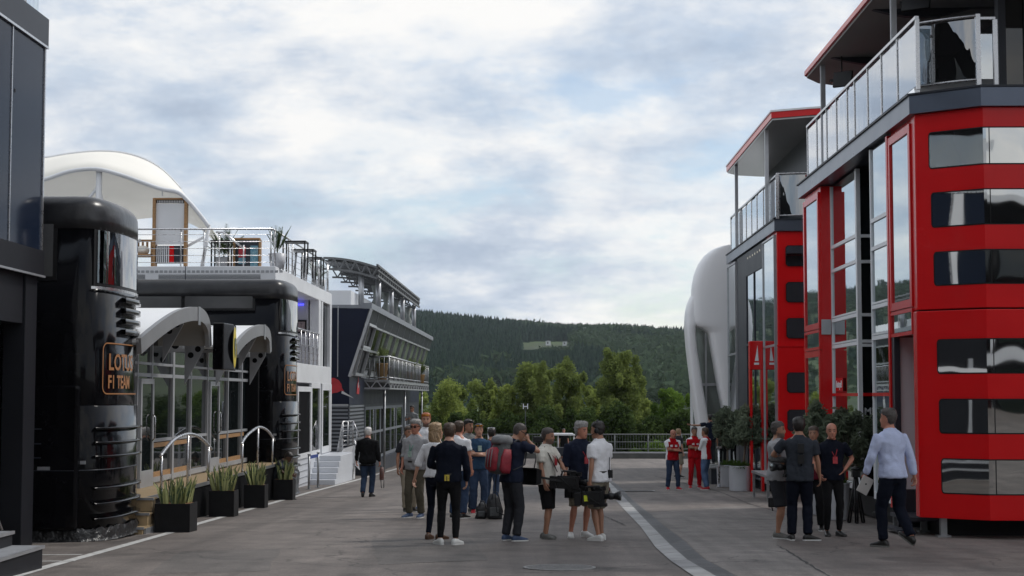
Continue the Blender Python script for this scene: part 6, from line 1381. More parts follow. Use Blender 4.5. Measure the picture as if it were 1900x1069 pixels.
    for pl in m.polygons:
        q = (iRH@(Vector(pl.center)-ho))/1.07; pl.material_index = 0
        if -.01 < q.z < .24 and abs(q.x) < .09 and q.y > .055:
            if abs(abs(q.x)-.031) < .012 and abs(q.z-.122) < .006: pl.material_index = 1
            elif abs(abs(q.x)-.034) < .018 and abs(q.z-.143) < .005: pl.material_index = 3
            elif abs(q.x) < .024 and abs(q.z-.050) < .007: pl.material_index = 2
        if beard and -.02 < q.z < .085 and q.y > -.02+.3*max(0, q.z) and not (abs(q.x) < .03 and .055 < q.z < .07) and (q.z < .075): 
            if pl.material_index == 0: pl.material_index = 4
    def fin(me, name, mats, parent=root):
        for v in me.vertices: v.co = wmap(v.co)
        return mesh_obj(me, name, mats, parent)
    hc = HAIR[hair if hair in HAIR else 'dark']
    body = fin(m, 'body', [SK[skin], M_eye, M_lip, HAIR['brown'] if hair in ('white', 'grey', 'ginger', 'blond') else hc, mat('stubble_'+str(skin), tuple(c*.45 for c in (.34, .21, .16)), .7, 0, .1)])
    # top
    def shirt(rings_off, sleeve, seed, hemz, name='shirt', mcol=None, vx=.015):
        G_ = MB(); rs = [r for r in TR if r[0] > hemz+.02];
        flare = .012; R_ = [tring(hemz, (.158), .112, -.005, rings_off+flare)]+[tring(r[0], r[1], r[2], r[3], rings_off+(.008 if r[0] < 1.2 else 0)) for r in rs if r[0] < 1.48]+[tring(1.492, .088, .072, -.010, .008)]
        G_.loft(R_)
        if collar: G_.loft([tring(1.475, .080, .070, -.006, .010), tring(1.525, .064, .064, -.002, .010)])
        for J in AJ:
            if sleeve == 'short': st = [(0, .060), (.15, .068), (.45, .066), (.72, .066)]
            elif sleeve == 'rolled': st = [(0, .060), (.15, .066), (.5, .060), (1.0, .052), (1.25, .055)]
            elif sleeve == 'none': st = [(0, .055), (.08, .06)]
            else: st = [(0, .060), (.15, .066), (.5, .060), (.85, .052), (1.0, .052), (1.3, .053), (1.7, .045), (1.9, .040), (1.95, .038)]
            G_.tube([lerpP(J, f)+Vector((0, 0, 0)) for f, r in st], [r*(.92 if female else 1)+(.006 if name == 'jacket' else 0) for f, r in st], 14)
        me = remesh(G_, vx, 3, .5, disp=.013, dscale=6.5, seed=seed)
        if pattern:
            for pl in me.polygons:
                q = Vector(pl.center); loc = (R_T.inverted()@(q-hp)); loc.z += .93; arm = min((q-lerpP(J, f)).length for J in AJ for f in (.1, .35, .6, .9, 1.2, 1.6)); pl.material_index = pattern(loc, arm)
        return fin(me, name, mcol or [FB[top] if isinstance(top, str) else top[0]]+([FB[top[1]]] if False else []))
    sid = (px*7) % 97
    if pattern: shirt(.020, top_style, sid, hem, 'shirt', [FB['red'], FB['white'], M_badge])
    elif top_style == 'jacket': shirt(.034, 'long', sid, .82, 'jacket')
    else: shirt(.019, top_style, sid, hem)
    # legs
    G_ = MB(); top_z = 1.03 if hem < .93 else 1.04
    G_.loft([tring(.83, .09, .08, 0, .015)]+[tring(z, a, b_, c, .013) for z, a, b_, c in TR[1:3]]+[tring(top_z-.01, .150, .106, -.003, .012)])
    for J in LJ:
        if leg_style == 'shorts': st = [(0, .098), (.3, .101), (.7, .092), (1.02, .090)]
        elif leg_style == 'slim': st = [(0, .092), (.3, .089), (.7, .070), (1.0, .061), (1.35, .063), (1.8, .047), (1.96, .044)]
        else: st = [(0, .098), (.3, .098), (.7, .085), (1.0, .074), (1.35, .072), (1.7, .064), (1.97, .064)]
        G_.tube([lerpP(J, f) for f, r in st], [r*fw for f, r in st], 14)
    me = remesh(G_, .016, 3, .5, disp=.009 if leg_style != 'slim' else .005, dscale=6.5, seed=sid+3)
    fin(me, 'shorts' if leg_style == 'shorts' else 'trousers', [FB[legs]])
    # shoes
    for i, J in enumerate(LJ):
        an = J[2]; tz = math.radians(toes[i]); Rf = Matrix.Rotation(-tz, 3, 'Z'); pitch = feet[i][3] if len(feet[i]) > 3 else 0; Rf = Rf@Matrix.Rotation(-math.radians(pitch), 3, 'X')
        rows = [(-.075, .022, .0, .060), (-.06, .034, 0, .085), (-.02, .038, 0, .105), (.03, .041, 0, .095), (.08, .046, 0, .070), (.13, .048, 0, .055), (.165, .042, .002, .045), (.19, .022, .006, .032)]
        b = MB(); rg = []
        for y, hw, z0, z1 in rows: rg.append([an+Rf@Vector((hw*math.copysign(abs(math.cos(a))**.7, math.cos(a)), y, -.085+(z0+z1)/2+(z1-z0)/2*math.copysign(abs(math.sin(a))**.7, math.sin(a)))) for a in [2*PI*k/12 for k in range(12)]])
        b.loft(rg); b.v = [tuple(wmap(v)) for v in b.v]; so_ = b.build('shoe', LE[shoes], root)
        b = MB(); o = [(-.08, .015), (-.06, .034), (.0, .040), (.06, .045), (.13, .050), (.175, .038), (.196, .012)]
        ol = [(x, y) for y, x in o]+[(-x, y) for y, x in o[::-1]]; b.prism([an+Rf@Vector((x, y, -.084)) for x, y in ol], Rf@Vector((0, 0, .020))); b.v = [tuple(wmap(v)) for v in b.v]; b.build('sole', LE[sole], so_)
    # hair
    if hstyle != 'bald':
        b = MB(); n = 40; zs_ = [.02+.215*k/22 for k in range(23)]; okm = {}; vs = []; rr = random.Random(sid); th = {'buzz': .004, 'short': .010, 'curly': .018, 'long': .014, 'fringe': .016}.get(hstyle, .012)
        for iz, z in enumerate(zs_):
            for k in range(n):
                a = 2*PI*k/n; s_ = math.sin(a); line = .178 if s_ > .75 else (.178-.02*(.75-s_)/.3 if s_ > .45 else (.13+.03*(s_-.0)/.45 if s_ > .0 else (.10-.06*min(1, -s_*1.6))))
                if hstyle == 'long': line = .178 if s_ > .75 else (.15 if s_ > .5 else .03)
                tpr = min(1, max(.15, (z-line+.02)/.05)); h_ = th*tpr*(1+.9*mnoise.noise(Vector((k*.75, z*60, sid)))+(.35 if z > .19 else 0)); hw, f, bk = headring(min(z, .2349), h_); zz = z+(h_ if z > .19 else 0)
                vs.append(hm((hw*math.copysign(abs(math.cos(a))**.9, math.cos(a)), (f+bk)/2+(f-bk)/2*s_, zz))); okm[(iz, k)] = z >= line-.003
        fs = [(iz*n+k, iz*n+(k+1) % n, (iz+1)*n+(k+1) % n, (iz+1)*n+k) for iz in range(22) for k in range(n) if all(okm[q] for q in ((iz, k), (iz, (k+1) % n), (iz+1, k), (iz+1, (k+1) % n)))]
        fs.append(tuple(22*n+k for k in range(n))); b.add(vs, fs, 0, True)
        if hstyle == 'long':
            for k in range(26):
                a = PI*(.95+1.1*k/25); st = hm((.07*math.cos(a), -.02+.085*math.sin(a), .10)); lx = rr.uniform(-.02, .02); b.tube([hm((.068*math.cos(a), -.01+.08*math.sin(a), .17)), st, hm((.088*math.cos(a)+lx, -.015+.085*math.sin(a), .02)), hm((.10*math.cos(a)-lx, .0+.08*math.sin(a), -.07)), hm((.085*math.cos(a)+lx*2, .01+.08*math.sin(a), -.15-rr.uniform(0, .05)))], [.012, .018, .019, .018, .004], 6)
        b.v = [tuple(wmap(v)) for v in b.v]; b.build('hair', hc, root)
    def part(b, name, m_, par=None): b.v = [tuple(wmap(v)) for v in b.v]; return b.build(name, m_, par or root)
    if glasses:
        b = MB(); z = {'eyes': .122, 'head': .205, 'cap': .19}[glasses[0]]; hw, f, bk = headring(z, .006 if glasses[0] == 'eyes' else .022); fy = f+.002
        for sx in (-1, 1): b.obox(hm((sx*.033, fy, z)), (.048, .012, .034 if glasses[0] == 'eyes' else .03), RH@Matrix.Rotation(-sx*.25, 3, 'Z')); b.bar(hm((sx*.058, fy-.008, z+.005)), hm((sx*(hw if glasses[0] == 'eyes' else hw+.004), -.01, z+.003)), .005, .008)
        b.obox(hm((0, fy, z+.004)), (.02, .006, .008), RH); part(b, 'sunglasses', glasses[1])
    if hat:
        b = MB(); b.loft([hring(.17, .018), hring(.2, .02), hring(.225, .018), [hm((0, -.02, .262))+(q-hm((0, -.02, .262)))*.2 for q in hring(.2, .02)]]); b.obox(hm((0, .12, .175)), (.13, .1, .008), RH); part(b, 'cap', hat)
    if lanyard:
        mt, lo = lanyard; b = MB(); yb_ = .125+belly*.5+.02
        for sx in (-1, 1): b.tube([tt((sx*.055, -.05, 1.505)), tt((sx*.068, .03, 1.50)), tt((sx*.062, .102, 1.42)), tt((sx*.04, .137, 1.34)), tt((0.004*sx, yb_+.022, lo+.05))], .007, 5, flat=.5)
        part(b, 'lanyard', mt); b = MB(); b.obox(tt((0, yb_+.03, lo)), (.075, .008, .11), R_T); part(b, 'badge', M_badge if mt is M_green else M_redbadge)
    if belt:
        b = MB(); r0, r1 = tring(1.015, .150, .106, -.003, .028), tring(1.045, .148, .105, -.003, .028); b.loft([r0, r1], 0, True, False); part(b, 'belt', LE['black'])
        if belt == 'badge':
            b = MB(); b.obox(tt((0, -.155, .98)), (.07, .02, .09), R_T); q_ = part(b, 'belt_pass', mat('yellow_pass', (.55, .42, .05), .5, 0, .3, 40))
            b = MB(); b.obox(tt((0, -.168, .97)), (.012, .006, .07), R_T); part(b, 'pass_stripe', LE['black'], q_)
        if belt == 'radio': b = MB(); b.obox(tt((.06, -.16, 1.0)), (.07, .035, .12), R_T); b.bar(tt((.04, -.16, 1.05)), tt((.04, -.16, 1.25)), .008); part(b, 'radio_pack', M_plast)
    J = dict(root=root, w=wmap, hands=[(wmap(h[0]), Rw@h[1], Rw@h[2], Rw@h[3], wmap(h[4])) for h in hands], head=wmap(hm((0, 0, .12))), hm=lambda v: wmap(hm(v)), tt=lambda v: wmap(tt(v)), RT=Rw@R_T, RH=Rw@RH, s=s, part=part, hml=hm, ttl=tt, RHl=RH, RTl=R_T)
    return J
def A(x, y, z, hx, hy, hz, d=None): return ((x, y, z), (hx, hy, hz)) if d is None else ((x, y, z), (hx, hy, hz), d)
HANGR = A(.27, .05, .83, .6, -1, 0); HANGL = A(-.27, .05, .83, -.6, -1, 0)
CROSS = (A(-.07, .23, 1.16, .9, -.1, -.7, (-1, .15, .1)), A(.08, .20, 1.20, -.9, -.1, -.7, (1, .1, .05)))
HIPR = A(.19, .07, 1.05, 1, -.5, .1, (-.6, .3, -.6)); HIPL = A(-.19, .07, 1.05, -1, -.5, .1, (.6, .3, -.6))
def teampat(q, arm): 
    if abs(q.x) > .165 and arm < .085: return 1
    if q.z > 1.42 and abs(q.x) > .10: return 1
    if abs(q.x) > .150 and q.y < .06: return 1
    if 1.27 < q.z < 1.33 and .03 < abs(q.x) < .11 and q.y > .05: return 1
    return 0
def teampat2(q, arm): return 1 if (abs(q.x) > .175 and q.z > 1.30 and q.y < .05) or (1.27 < q.z < 1.32 and .03 < abs(q.x) < .10 and q.y > .05) or (q.z > 1.44 and abs(q.x) > .09) else 0
M_shade = mat('dark_lens', (.01, .01, .01), .1, 0, 0); M_orange = mat('orange_mirror_lens', (.8, .35, .05), .1, .6, 0)
# 1 elderly man walking away with a bag
P1 = person(682, 922, 792, 8, 'white haired elderly man in black jacket and jeans walking away with a brown bag', 'black', 'jacket', 'denim', 'long', 'black', 'white', 'short', 2, w=1.12, feet=((.07, .12), (-.08, -.16, .03, -18)), hip=(0, 0, -.02), arms=(A(.30, .06, .85, .6, -1, 0), A(-.33, .12, .88, -.8, -1, 0)), collar=True, sole='black')
# 3 grey haired man in light grey shirt
P3 = person(771, 961, 780, 208, 'grey haired man in sunglasses and light grey shirt with a green lanyard', 'grey', 'rolled', 'khaki', 'long', 'blue', 'grey', 'curly', 2, w=1.13, belly=.07, lanyard=(M_green, 1.17), glasses=('eyes', M_shade), belt=True, head=(-8, 0), arms=(A(.22, .12, .92, .7, -1, 0), A(-.25, -.03, .90, -.6, -1, 0)), feet=((.12, .05), (-.08, -.04)))
# behind him
P4 = person(757, 950, 792, 150, 'dark haired man in beige trousers mostly hidden behind the grey haired man', 'charcoal', 'short', 'beige', 'long', 'black', 'brown', 'short', 1, feet=((.10, .10), (-.14, -.02)))
P4b = person(790, 945, 767, 185, 'ginger haired man in white shirt with sunglasses pushed up on his head', 'white', 'short', 'black', 'long', 'blue', 'ginger', 'short', 0, glasses=('head', M_orange), beard=True, head=(-8, 0))
# woman
def womanpat(q, arm): return 1
P5 = person(808, 1001, 786, 28, 'woman with long blond wavy hair in white top, dark jeans and brown ankle boots', 'white', 'rolled', 'dnavy', 'slim', 'brown', 'blond', 'long', 0, female=True, w=.92, head=(32, -4), feet=((.08, .02), (-.10, -.02)), arms=(A(.24, .16, 1.02, .7, -.8, -.2), A(-.36, -.06, .90, -.9, -.8, 0)), hem=.96, sole='brown')
# man with his back to us
P6 = person(832, 1011, 786, 6, 'man seen from behind in a dark navy sweater with a yellow pass on his belt', 'dnavy', 'long', 'black', 'slim', 'white', 'brown', 'short', 0, w=1.08, lean=3, head=(6, 6), belt='badge', feet=((.11, .0), (-.12, .02)), arms=(A(.25, .12, .93, .7, -1, -.2), A(-.16, .26, 1.12, -.8, -.8, -.6)), hem=.93, collar=True, toes=(25, -35))
P7 = person(851, 962, 782, 30, 'brown haired man in white shirt glimpsed behind the man in navy', 'white', 'short', 'denim', 'long', 'black', 'brown', 'short', 2)
P8 = person(868, 952, 779, 150, 'man in mid grey shirt and green lanyard with sunglasses on his head, jeans', 'mgrey', 'short', 'denim', 'long', 'grey', 'dark', 'short', 1, w=1.04, lanyard=(M_green, 1.2), glasses=('head', M_shade), arms=(A(.13, .25, 1.05, .8, -.8, -.4), A(-.22, .10, .92, -.8, -1, 0)), head=(-16, 0))
P9 = person(888, 953, 787, 170, 'man in dusty blue t-shirt with crossed arms and orange sunglasses on his head', 'blue', 'short', 'denim', 'long', 'red', 'dark', 'short', 0, w=1.03, lanyard=(M_green, 1.30), glasses=('head', M_orange), arms=CROSS, collar=False, feet=((.10, .02), (-.11, .03)))
# backpack man
P10 = person(949, 1004, 783, 52, 'man with a red and grey backpack holding a hand to his face, head bowed', 'navy', 'short', 'charcoal', 'long', 'blue', 'dgrey', 'buzz', 1, w=1.05, lean=5, head=(20, 26), arms=(A(.10, .24, 1.50, .9, .5, -.8, (-.2, -.1, 1)), A(-.07, .24, 1.43, -.3, .6, -1, (.3, -.1, 1))), curl=(1.1, 1.1), feet=((.10, .05), (-.10, .0)), glasses=('eyes', M_shade))
P11 = person(1014, 1000, 795, 118, 'bearded man in cream polo and black shorts resting a hand on his slung camera', 'cream', 'short', 'black', 'shorts', 'grey', 'dgrey', 'short', 1, w=1.06, beard=True, lanyard=(M_redrib, 1.24), arms=(A(.27, .12, .85, .6, -1, 0), A(-.06, .32, 1.07, -.9, .1, -.6)), head=(-8, 4), curl=(.5, .25), sole='grey', feet=((.11, .08), (-.11, -.06)), palms=(None, (0, 0, -1)))
P12 = person(1077, 997, 784, 150, 'grey haired man in dark navy jacket and khaki shorts facing the camera', 'navy', 'rolled', 'cargo', 'shorts', 'white', 'grey', 'curly', 2, w=1.14, belly=.03, lanyard=(M_redrib, 1.2), head=(-22, 4), arms=(A(.28, .02, .86, .7, -1, 0), A(-.26, .06, .86, -.7, -1, 0)), feet=((.17, .02), (-.10, .0)), toes=(30, -10), hem=.90)
P13 = person(1113, 1003, 783, -48, 'man in white polo and camouflage shorts with headset carrying a broadcast camera', 'white', 'short', 'cargo', 'shorts', 'white', 'dark', 'short', 1, w=1.05, belt='radio', head=(-22, 4), arms=(A(.24, .10, .90, .6, -1, 0), A(-.25, -.02, .88, -.4, -1, 0)), curl=(.6, 1.5), feet=((.10, .08), (-.09, -.02)), toes=(5, -10))
b = MB(); hm_ = P13['hml']; b.tube([hm_((math.cos(a)*.092, -.01, .12+math.sin(a)*.14)) for a in [PI*k/10 for k in range(11)]], .008, 6)
for sx in (-1, 1): b.ell(hm_((sx*.092, -.01, .11)), (.022, .038, .042), 8, R=P13['RHl'])
b.tube([hm_((-.09, .0, .09)), hm_((-.07, .09, .05)), hm_((-.03, .11, .045))], .005, 5); P13['part'](b, 'headset', M_plast)
P14 = person(1046, 854, 795, 190, 'man in dark shirt and shorts standing far off by the end fence', 'black', 'short', 'black', 'shorts', 'black', 'dark', 'buzz', 2, Y=89, vox=.02)
# red team
P16 = person(1248, 909, 797, 165, 'bald man in red and white team shirt and jeans with crossed arms', 'red', 'short', 'denim', 'long', 'red', 'dark', 'bald', 2, pattern=teampat, arms=CROSS, head=(-12, 12), w=1.06, feet=((.15, .02), (-.17, .05)), vox=.014)
P17 = person(1259, 886, 796, 60, 'person in dark top standing behind the bald man in team shirt', 'charcoal', 'short', 'beige', 'shorts', 'black', 'blond', 'short', 0, vox=.02)
P18 = person(1289, 906, 793, 172, 'grey haired man in full red team suit with crossed arms', 'red', 'short', 'red', 'long', 'red', 'dgrey', 'short', 1, pattern=teampat2, arms=CROSS, w=1.05, belt=True, feet=((.13, .02), (-.14, .03)), vox=.014)
P19 = person(1310, 909, 794, 300, 'man in red and white team shirt and light jeans turned sideways to his colleagues', 'red', 'long', 'ldenim', 'long', 'red', 'brown', 'short', 1, pattern=teampat, arms=(CROSS[0], CROSS[1]), vox=.014, feet=((.09, .03), (-.09, -.03)))
P20 = person(1318, 861, 769, -20, 'man in navy shirt on the raised platform pointing left with his arm stretched out', 'navy', 'short', 'charcoal', 'long', 'black', 'dark', 'short', 1, Y=55.3, zfoot=Zp(1315, 862, 55.3), arms=(A(.25, .05, .86, .6, -1, 0), A(-.70, .12, 1.40, 0, -.4, -1, (-1, .1, .15))), curl=(.5, .2), vox=.016)
P20b = person(1340, 861, 790, 20, 'person in black partly hidden behind the olive tree on the platform', 'black', 'short', 'black', 'long', 'black', 'dark', 'short', 1, Y=56, zfoot=Zp(1315, 862, 56), vox=.02)
# right foreground
P21 = person(1444, 999, 783, 118, 'cameraman with swept back grey hair in light grey polo and dark shorts', 'grey', 'short', 'charcoal', 'shorts', 'grey', 'dgrey', 'short', 1, w=1.04, arms=(A(.14, .34, 1.08, .8, -.4, -.6), A(-.12, .34, 1.02, -.8, -.5, -.7)), head=(-12, 0), feet=((.10, .06), (-.12, -.02)), beard=True)
P22 = person(1485, 1003, 775, 8, 'dark haired man in slate polo seen from behind, long dark trousers', 'slate', 'short', 'dnavy', 'long', 'black', 'dark', 'short', 1, w=1.08, head=(-10, 0), arms=(A(.30, .06, .86, .7, -1, 0), A(-.26, .26, 1.14, -1, -.5, -.3)), feet=((.11, .0), (-.12, .02)), toes=(75, -12), hem=.87)
b = MB(); t_ = P22['ttl']
for z_ in (1.34, 1.18): b.obox(t_((.02, -.16, z_)), (.09, .05, .13), P22['RTl'])
b.tube([t_((.03, -.14, 1.40)), t_((.05, -.15, 1.2)), t_((.02, -.15, 1.08))], .01, 6); P22['part'](b, 'radio_pack', M_plast)
P23 = person(1545, 995, 785, 172, 'bald man in black shirt with red lanyard and one hand on his hip', 'dnavy', 'short', 'black', 'slim', 'black', 'dark', 'bald', 2, w=1.02, lanyard=(M_redrib, 1.2), arms=(A(.24, .10, .98, .8, -.8, 0), HIPL), curl=(.6, .15), feet=((.09, .02), (-.10, .05)), head=(12, 4), sole='black')
P24 = person(1659, 1016, 757, -28, 'tall man in pale blue shirt and navy trousers striding left with a tablet', 'lblue', 'long', 'dnavy', 'long', 'black', 'dgrey', 'short', 2, w=1.0, lean=5, tw=0, head=(-30, 0), hip=(0, .0, -.01), feet=((.08, -.22, .07, -32), (-.08, .14, .0)), toes=(-12, -20), arms=(A(.30, -.06, .90, .8, -1, 0), A(-.30, .18, .93, -.8, -.8, 0)), curl=(.6, .9), palms=(None, (1, 0, 0)), sole='grey', hem=.90)
P25 = person(1512, 985, 792, 200, 'person in dark red top partly hidden between the dark shirted man and the bald man', 'burg', 'short', 'black', 'long', 'black', 'brown', 'short', 1, lanyard=(M_redrib, 1.2))
# person on the navy building terrace
PT = person(765, 835, 753, 200, 'man in grey shirt standing on the terrace of the navy building', 'mgrey', 'short', 'black', 'long', 'black', 'dark', 'short', 1, Y=64, zfoot=Zp(765, 835, 64), vox=.02, arms=(A(.05, .3, 1.25, .8, -.4, -.7), HANGL))
P26 = person(912, 935, 795, 20, 'person with dark hair hidden behind the man in the blue t-shirt', 'burg', 'short', 'denim', 'long', 'black', 'dark', 'short', 0, vox=.02)
# seated figure behind the last planter
PS = person(517, 925, 780, 100, 'crouching person in dark clothes with a red bag strap, half hidden behind the farthest planter', 'slate', 'short', 'khaki', 'long', 'black', 'dark', 'short', 3, scale=1.0, hip=(0, -.12, -.48), lean=28, feet=((.10, .38), (-.12, .20)), arms=(A(.16, .42, .62, .8, -.3, -.3), A(-.12, .40, .60, -.8, -.3, -.3)), Y=40.9, head=(0, 15), sole='black')
# ------------------------------------------------------------------ things people carry and gear on the ground
def frame(d, up=(0, 0, 1)):
    d = Vector(d).normalized(); r = d.cross(Vector(up)).normalized(); u = r.cross(d); return Matrix((r, d, u)).transposed()     # x right, y forward, z up
def broadcast_camera(c, d, lab, L=.42, mic=False, label_patch=False, roll=0):
    R = frame(d)@Matrix.Rotation(roll, 3, 'Y'); t = thing('broadcast_camera', c, lab, 'camera', 'television cameras'); q = lambda x, y, z: Vector(c)+R@Vector((x, y, z))
    b = MB(); b.obox(q(0, 0, 0), (.12, .34, .20), R); b.obox(q(0, -.24, -.01), (.09, .11, .19), R); b.obox(q(.0, .10, -.115), (.09, .2, .05), R); b.obox(q(.065, .02, .02), (.02, .2, .12), R); b.tube([q(.07, -.12, .08), q(.11, -.05, .02), q(.10, .05, -.06), q(.05, .12, -.1)], .007, 5); b.build('camera_body', M_plast, t, bevel=.015)
    b = MB(); b.tube([q(0, .17, .01), q(0, .24, .01), q(0, .245, .01), q(0, .30, .01), q(0, .302, .01), q(0, .34, .01), q(0, .345, .01), q(0, .37, .01), q(0, .375, .01), q(0, .42, .01)], [.040, .040, .052, .052, .046, .046, .056, .058, .066, .070], 16); ln = b.build('lens', M_plast, t)
    b = MB(); b.tube([q(0, .40, .01), q(0, .423, .01)], [.055, .058], 16); b.build('front_glass', M_mirror2, ln)
    b = MB(); b.tube([q(0, -.12, .10), q(0, -.10, .17), q(0, .10, .17), q(0, .14, .10)], .016, 8); b.build('handle', M_plast, t)
    b = MB(); b.obox(q(-.09, .10, .13), (.07, .16, .06), R); b.tube([q(-.09, .02, .13), q(-.09, -.04, .13)], [.035, .045], 10); b.build('viewfinder', M_plast, t)
    if mic: b = MB(); b.tube([q(.08, .08, .12), q(.08, .16, .125), q(.08, .40, .13), q(.08, .44, .13)], [.02, .05, .05, .02], 10); b.build('microphone', mat('grey_mic_windshield', (.10, .10, .10), .95, 0, .4, 30, bump=1), t)
    if label_patch: b = MB(); b.obox(q(-.062 if label_patch < 0 else .062, -.1, .0), (.004, .07, .09), R); b.build('sticker', mat('fluorescent_yellow_sticker', (.75, .85, .05), .5, 0, .25, 40, emit=None), t)
    return t
h = P13['hands'][1]; R13 = h[4]
broadcast_camera(h[4]+Vector((.06, -.04, -.17)), (1, -.25, .06), 'black broadcast camera carried low by the man in the white polo, with yellow sticker', mic=False, label_patch=1)
h = P21['hands'][0]; broadcast_camera(h[4]+Vector((-.08, -.03, .04)), (-1, -.35, .05), 'broadcast camera with fuzzy microphone held by the cameraman in the grey polo', mic=True)
h = P11['hands'][1]; c = h[4]+Vector((.02, -.06, -.10)); broadcast_camera(c, (1, -.2, -.05), 'black camera slung at the waist of the man in the cream polo')
t = thing('camera_light_hood', c, 'large black square hood or light panel pointing left beside the man in cream polo', 'light'); cc = P(986, 884, c.y-.25); R = frame((-.72, -.68, .06)); q = lambda x, y, z: cc+R@Vector((x, y, z))
b = MB(); A0 = [q(-.16, -.06, -.10), q(.16, -.06, -.10), q(.16, -.06, .10), q(-.16, -.06, .10)]; B0 = [q(-.22, .10, -.13), q(.22, .10, -.13), q(.22, .10, .13), q(-.22, .10, .13)]; b.loft([A0, B0], 0, False, False); b.build('hood', M_black, t)
b = MB(); b.add(A0, [(0, 1, 2, 3)]); b.build('lamp_face', M_plast, t); b = MB(); b.bar(q(0, -.1, 0), c, .035); b.build('arm', M_plast, t)
# strap and second camera at the khaki shorts
c = P(1082, 912, P12['hands'][0][0].y-.1); broadcast_camera(c, (.9, -.3, 0), 'older black camera hanging beside the khaki shorts of the man in the navy jacket')
# neck strap of cream polo man
b = MB(); t_ = P11['ttl']; b.tube([t_((.06, -.08, 1.50)), t_((-.08, .10, 1.42)), t_((-.16, .16, 1.2)), t_((-.16, .2, 1.05))], .016, 6, flat=.3); b.tube([t_((.12, .03, 1.49)), t_((.14, .13, 1.35)), t_((.0, .2, 1.08))], .014, 6, flat=.3); P11['part'](b, 'strap', FB['black'])
# tablet
h = P24['hands'][1]; t = thing('tablet', h[4], 'silver tablet held in the left hand of the striding man', 'tablet'); ct = h[4]+Vector((.02, -.03, -.07)); R = Matrix.Rotation(math.radians(28), 3, 'Y')@Matrix.Rotation(math.radians(15), 3, 'Z')
b = MB(); b.obox(ct, (.185, .009, .25), R); b.build('case', mat('silver_aluminium', (.52, .51, .50), .3, .6, .03), t, bevel=.004); b = MB(); b.disc(ct+R@Vector((0, -.0055, .02)), R@Vector((0, -1, 0)), .014, 12); b.build('emblem', M_charcoal, t)
b = MB(); b.obox(ct+R@Vector((0, .0055, 0)), (.165, .002, .22), R); b.build('screen', M_plast, t)
# handbag of the old man
h = P1['hands'][0]; t = thing('shoulder_bag', h[4], 'brown and black bag with a hanging strap carried by the elderly man', 'bag'); c = h[4]+Vector((.05, 0, -.22))
b = MB(); rg = []
for z, k in ((-.17, .85), (-.15, 1), (0, 1.02), (.12, .9), (.16, .55)): rg.append([c+Vector((.055*k*math.copysign(abs(math.cos(a))**.6, math.cos(a)), .16*k*math.copysign(abs(math.sin(a))**.6, math.sin(a)), z)) for a in [2*PI*j/20 for j in range(20)]])
b.loft(rg); b.build('bag_body', mat('worn_brown_leather', (.055, .03, .022), .6, 0, 0, col2=(.14, .05, .04), vscale=9), t)
b = MB(); b.tube([c+Vector((0, -.09, .15)), h[4]+Vector((.0, 0, -.01)), c+Vector((0, .09, .15))], .012, 6); b.tube([c+Vector((-.02, -.1, -.12)), c+Vector((-.0, -.05, -.38)), c+Vector((.05, .03, -.38)), c+Vector((.05, .1, -.12))], .012, 6, flat=.5); b.build('strap', LE['black'], t)
# backpack worn
t_ = P10['tt']; RT = P10['RT']; s = P10['s']; t = thing('backpack', t_((0, -.25, 1.2)), 'large red and grey hiking backpack on the back of the man with bowed head', 'backpack'); T0 = lambda x, y, z: t_((x, y, z))
def packloft(rows, m, name, tt_=T0, par=None):
    b = MB(); rg = []
    for z, hw, y0, y1 in rows: rg.append([tt_(hw*math.copysign(abs(math.cos(a))**.65, math.cos(a)), (y0+y1)/2+(y1-y0)/2*math.copysign(abs(math.sin(a))**.75, math.sin(a)), z) for a in [2*PI*j/24 for j in range(24)]])
    b.loft(rg); return b.build(name, m, par)
M_pr, M_pg = mat('red_ripstop_nylon', (.26, .015, .028), .6, 0, .25, 8, bump=.6, bscale=14), mat('dark_grey_nylon', (.055, .058, .06), .7, 0, .25, 8, bump=.6, bscale=14); M_pl = mat('light_grey_nylon', (.17, .175, .18), .7, 0, .25, 8, bump=.6, bscale=14)
packloft([(.98, .08, -.30, -.13), (1.0, .13, -.36, -.12), (1.12, .155, -.40, -.12), (1.28, .155, -.38, -.12), (1.42, .14, -.33, -.12), (1.47, .10, -.28, -.13)], M_pg, 'pack_body', par=t)
packloft([(1.02, .06, -.41, -.33), (1.06, .11, -.45, -.33), (1.2, .12, -.46, -.33), (1.34, .10, -.43, -.31), (1.38, .05, -.38, -.31)], M_pr, 'front_pocket', par=t)
for sx in (-1, 1): packloft([(1.0, .02, -.30, -.16), (1.06, .04, -.34, -.15), (1.24, .045, -.33, -.15), (1.36, .02, -.28, -.16)], M_pr, 'side_pocket', lambda x, y, z: T0(x+sx*.15, y, z), t)
packloft([(1.43, .12, -.36, -.10), (1.47, .15, -.38, -.08), (1.53, .14, -.36, -.08), (1.57, .09, -.30, -.12)], M_pl, 'top_lid', par=t)
b = MB()
for sx in (-1, 1): b.tube([T0(sx*.10, -.12, 1.44), T0(sx*.12, -.03, 1.515), T0(sx*.12, .10, 1.45), T0(sx*.13, .15, 1.32), T0(sx*.17, .10, 1.15), T0(sx*.17, -.1, 1.06)], .022, 6, flat=.4)
b.build('shoulder_straps', M_pg, t)
b = MB()
for x in (-.06, .0, .07): b.tube([T0(x, -.462, 1.08), T0(x+.01, -.468, 1.2), T0(x, -.445, 1.34)], .008, 5)
b.build('webbing', M_pl, t)
b = MB(); b.tube([T0(-.12, -.2, .98), T0(-.12, -.2, .7), T0(-.11, -.15, .42), T0(-.05, -.05, .38)], .008, 5); b.build('hanging_strap', M_black, t)
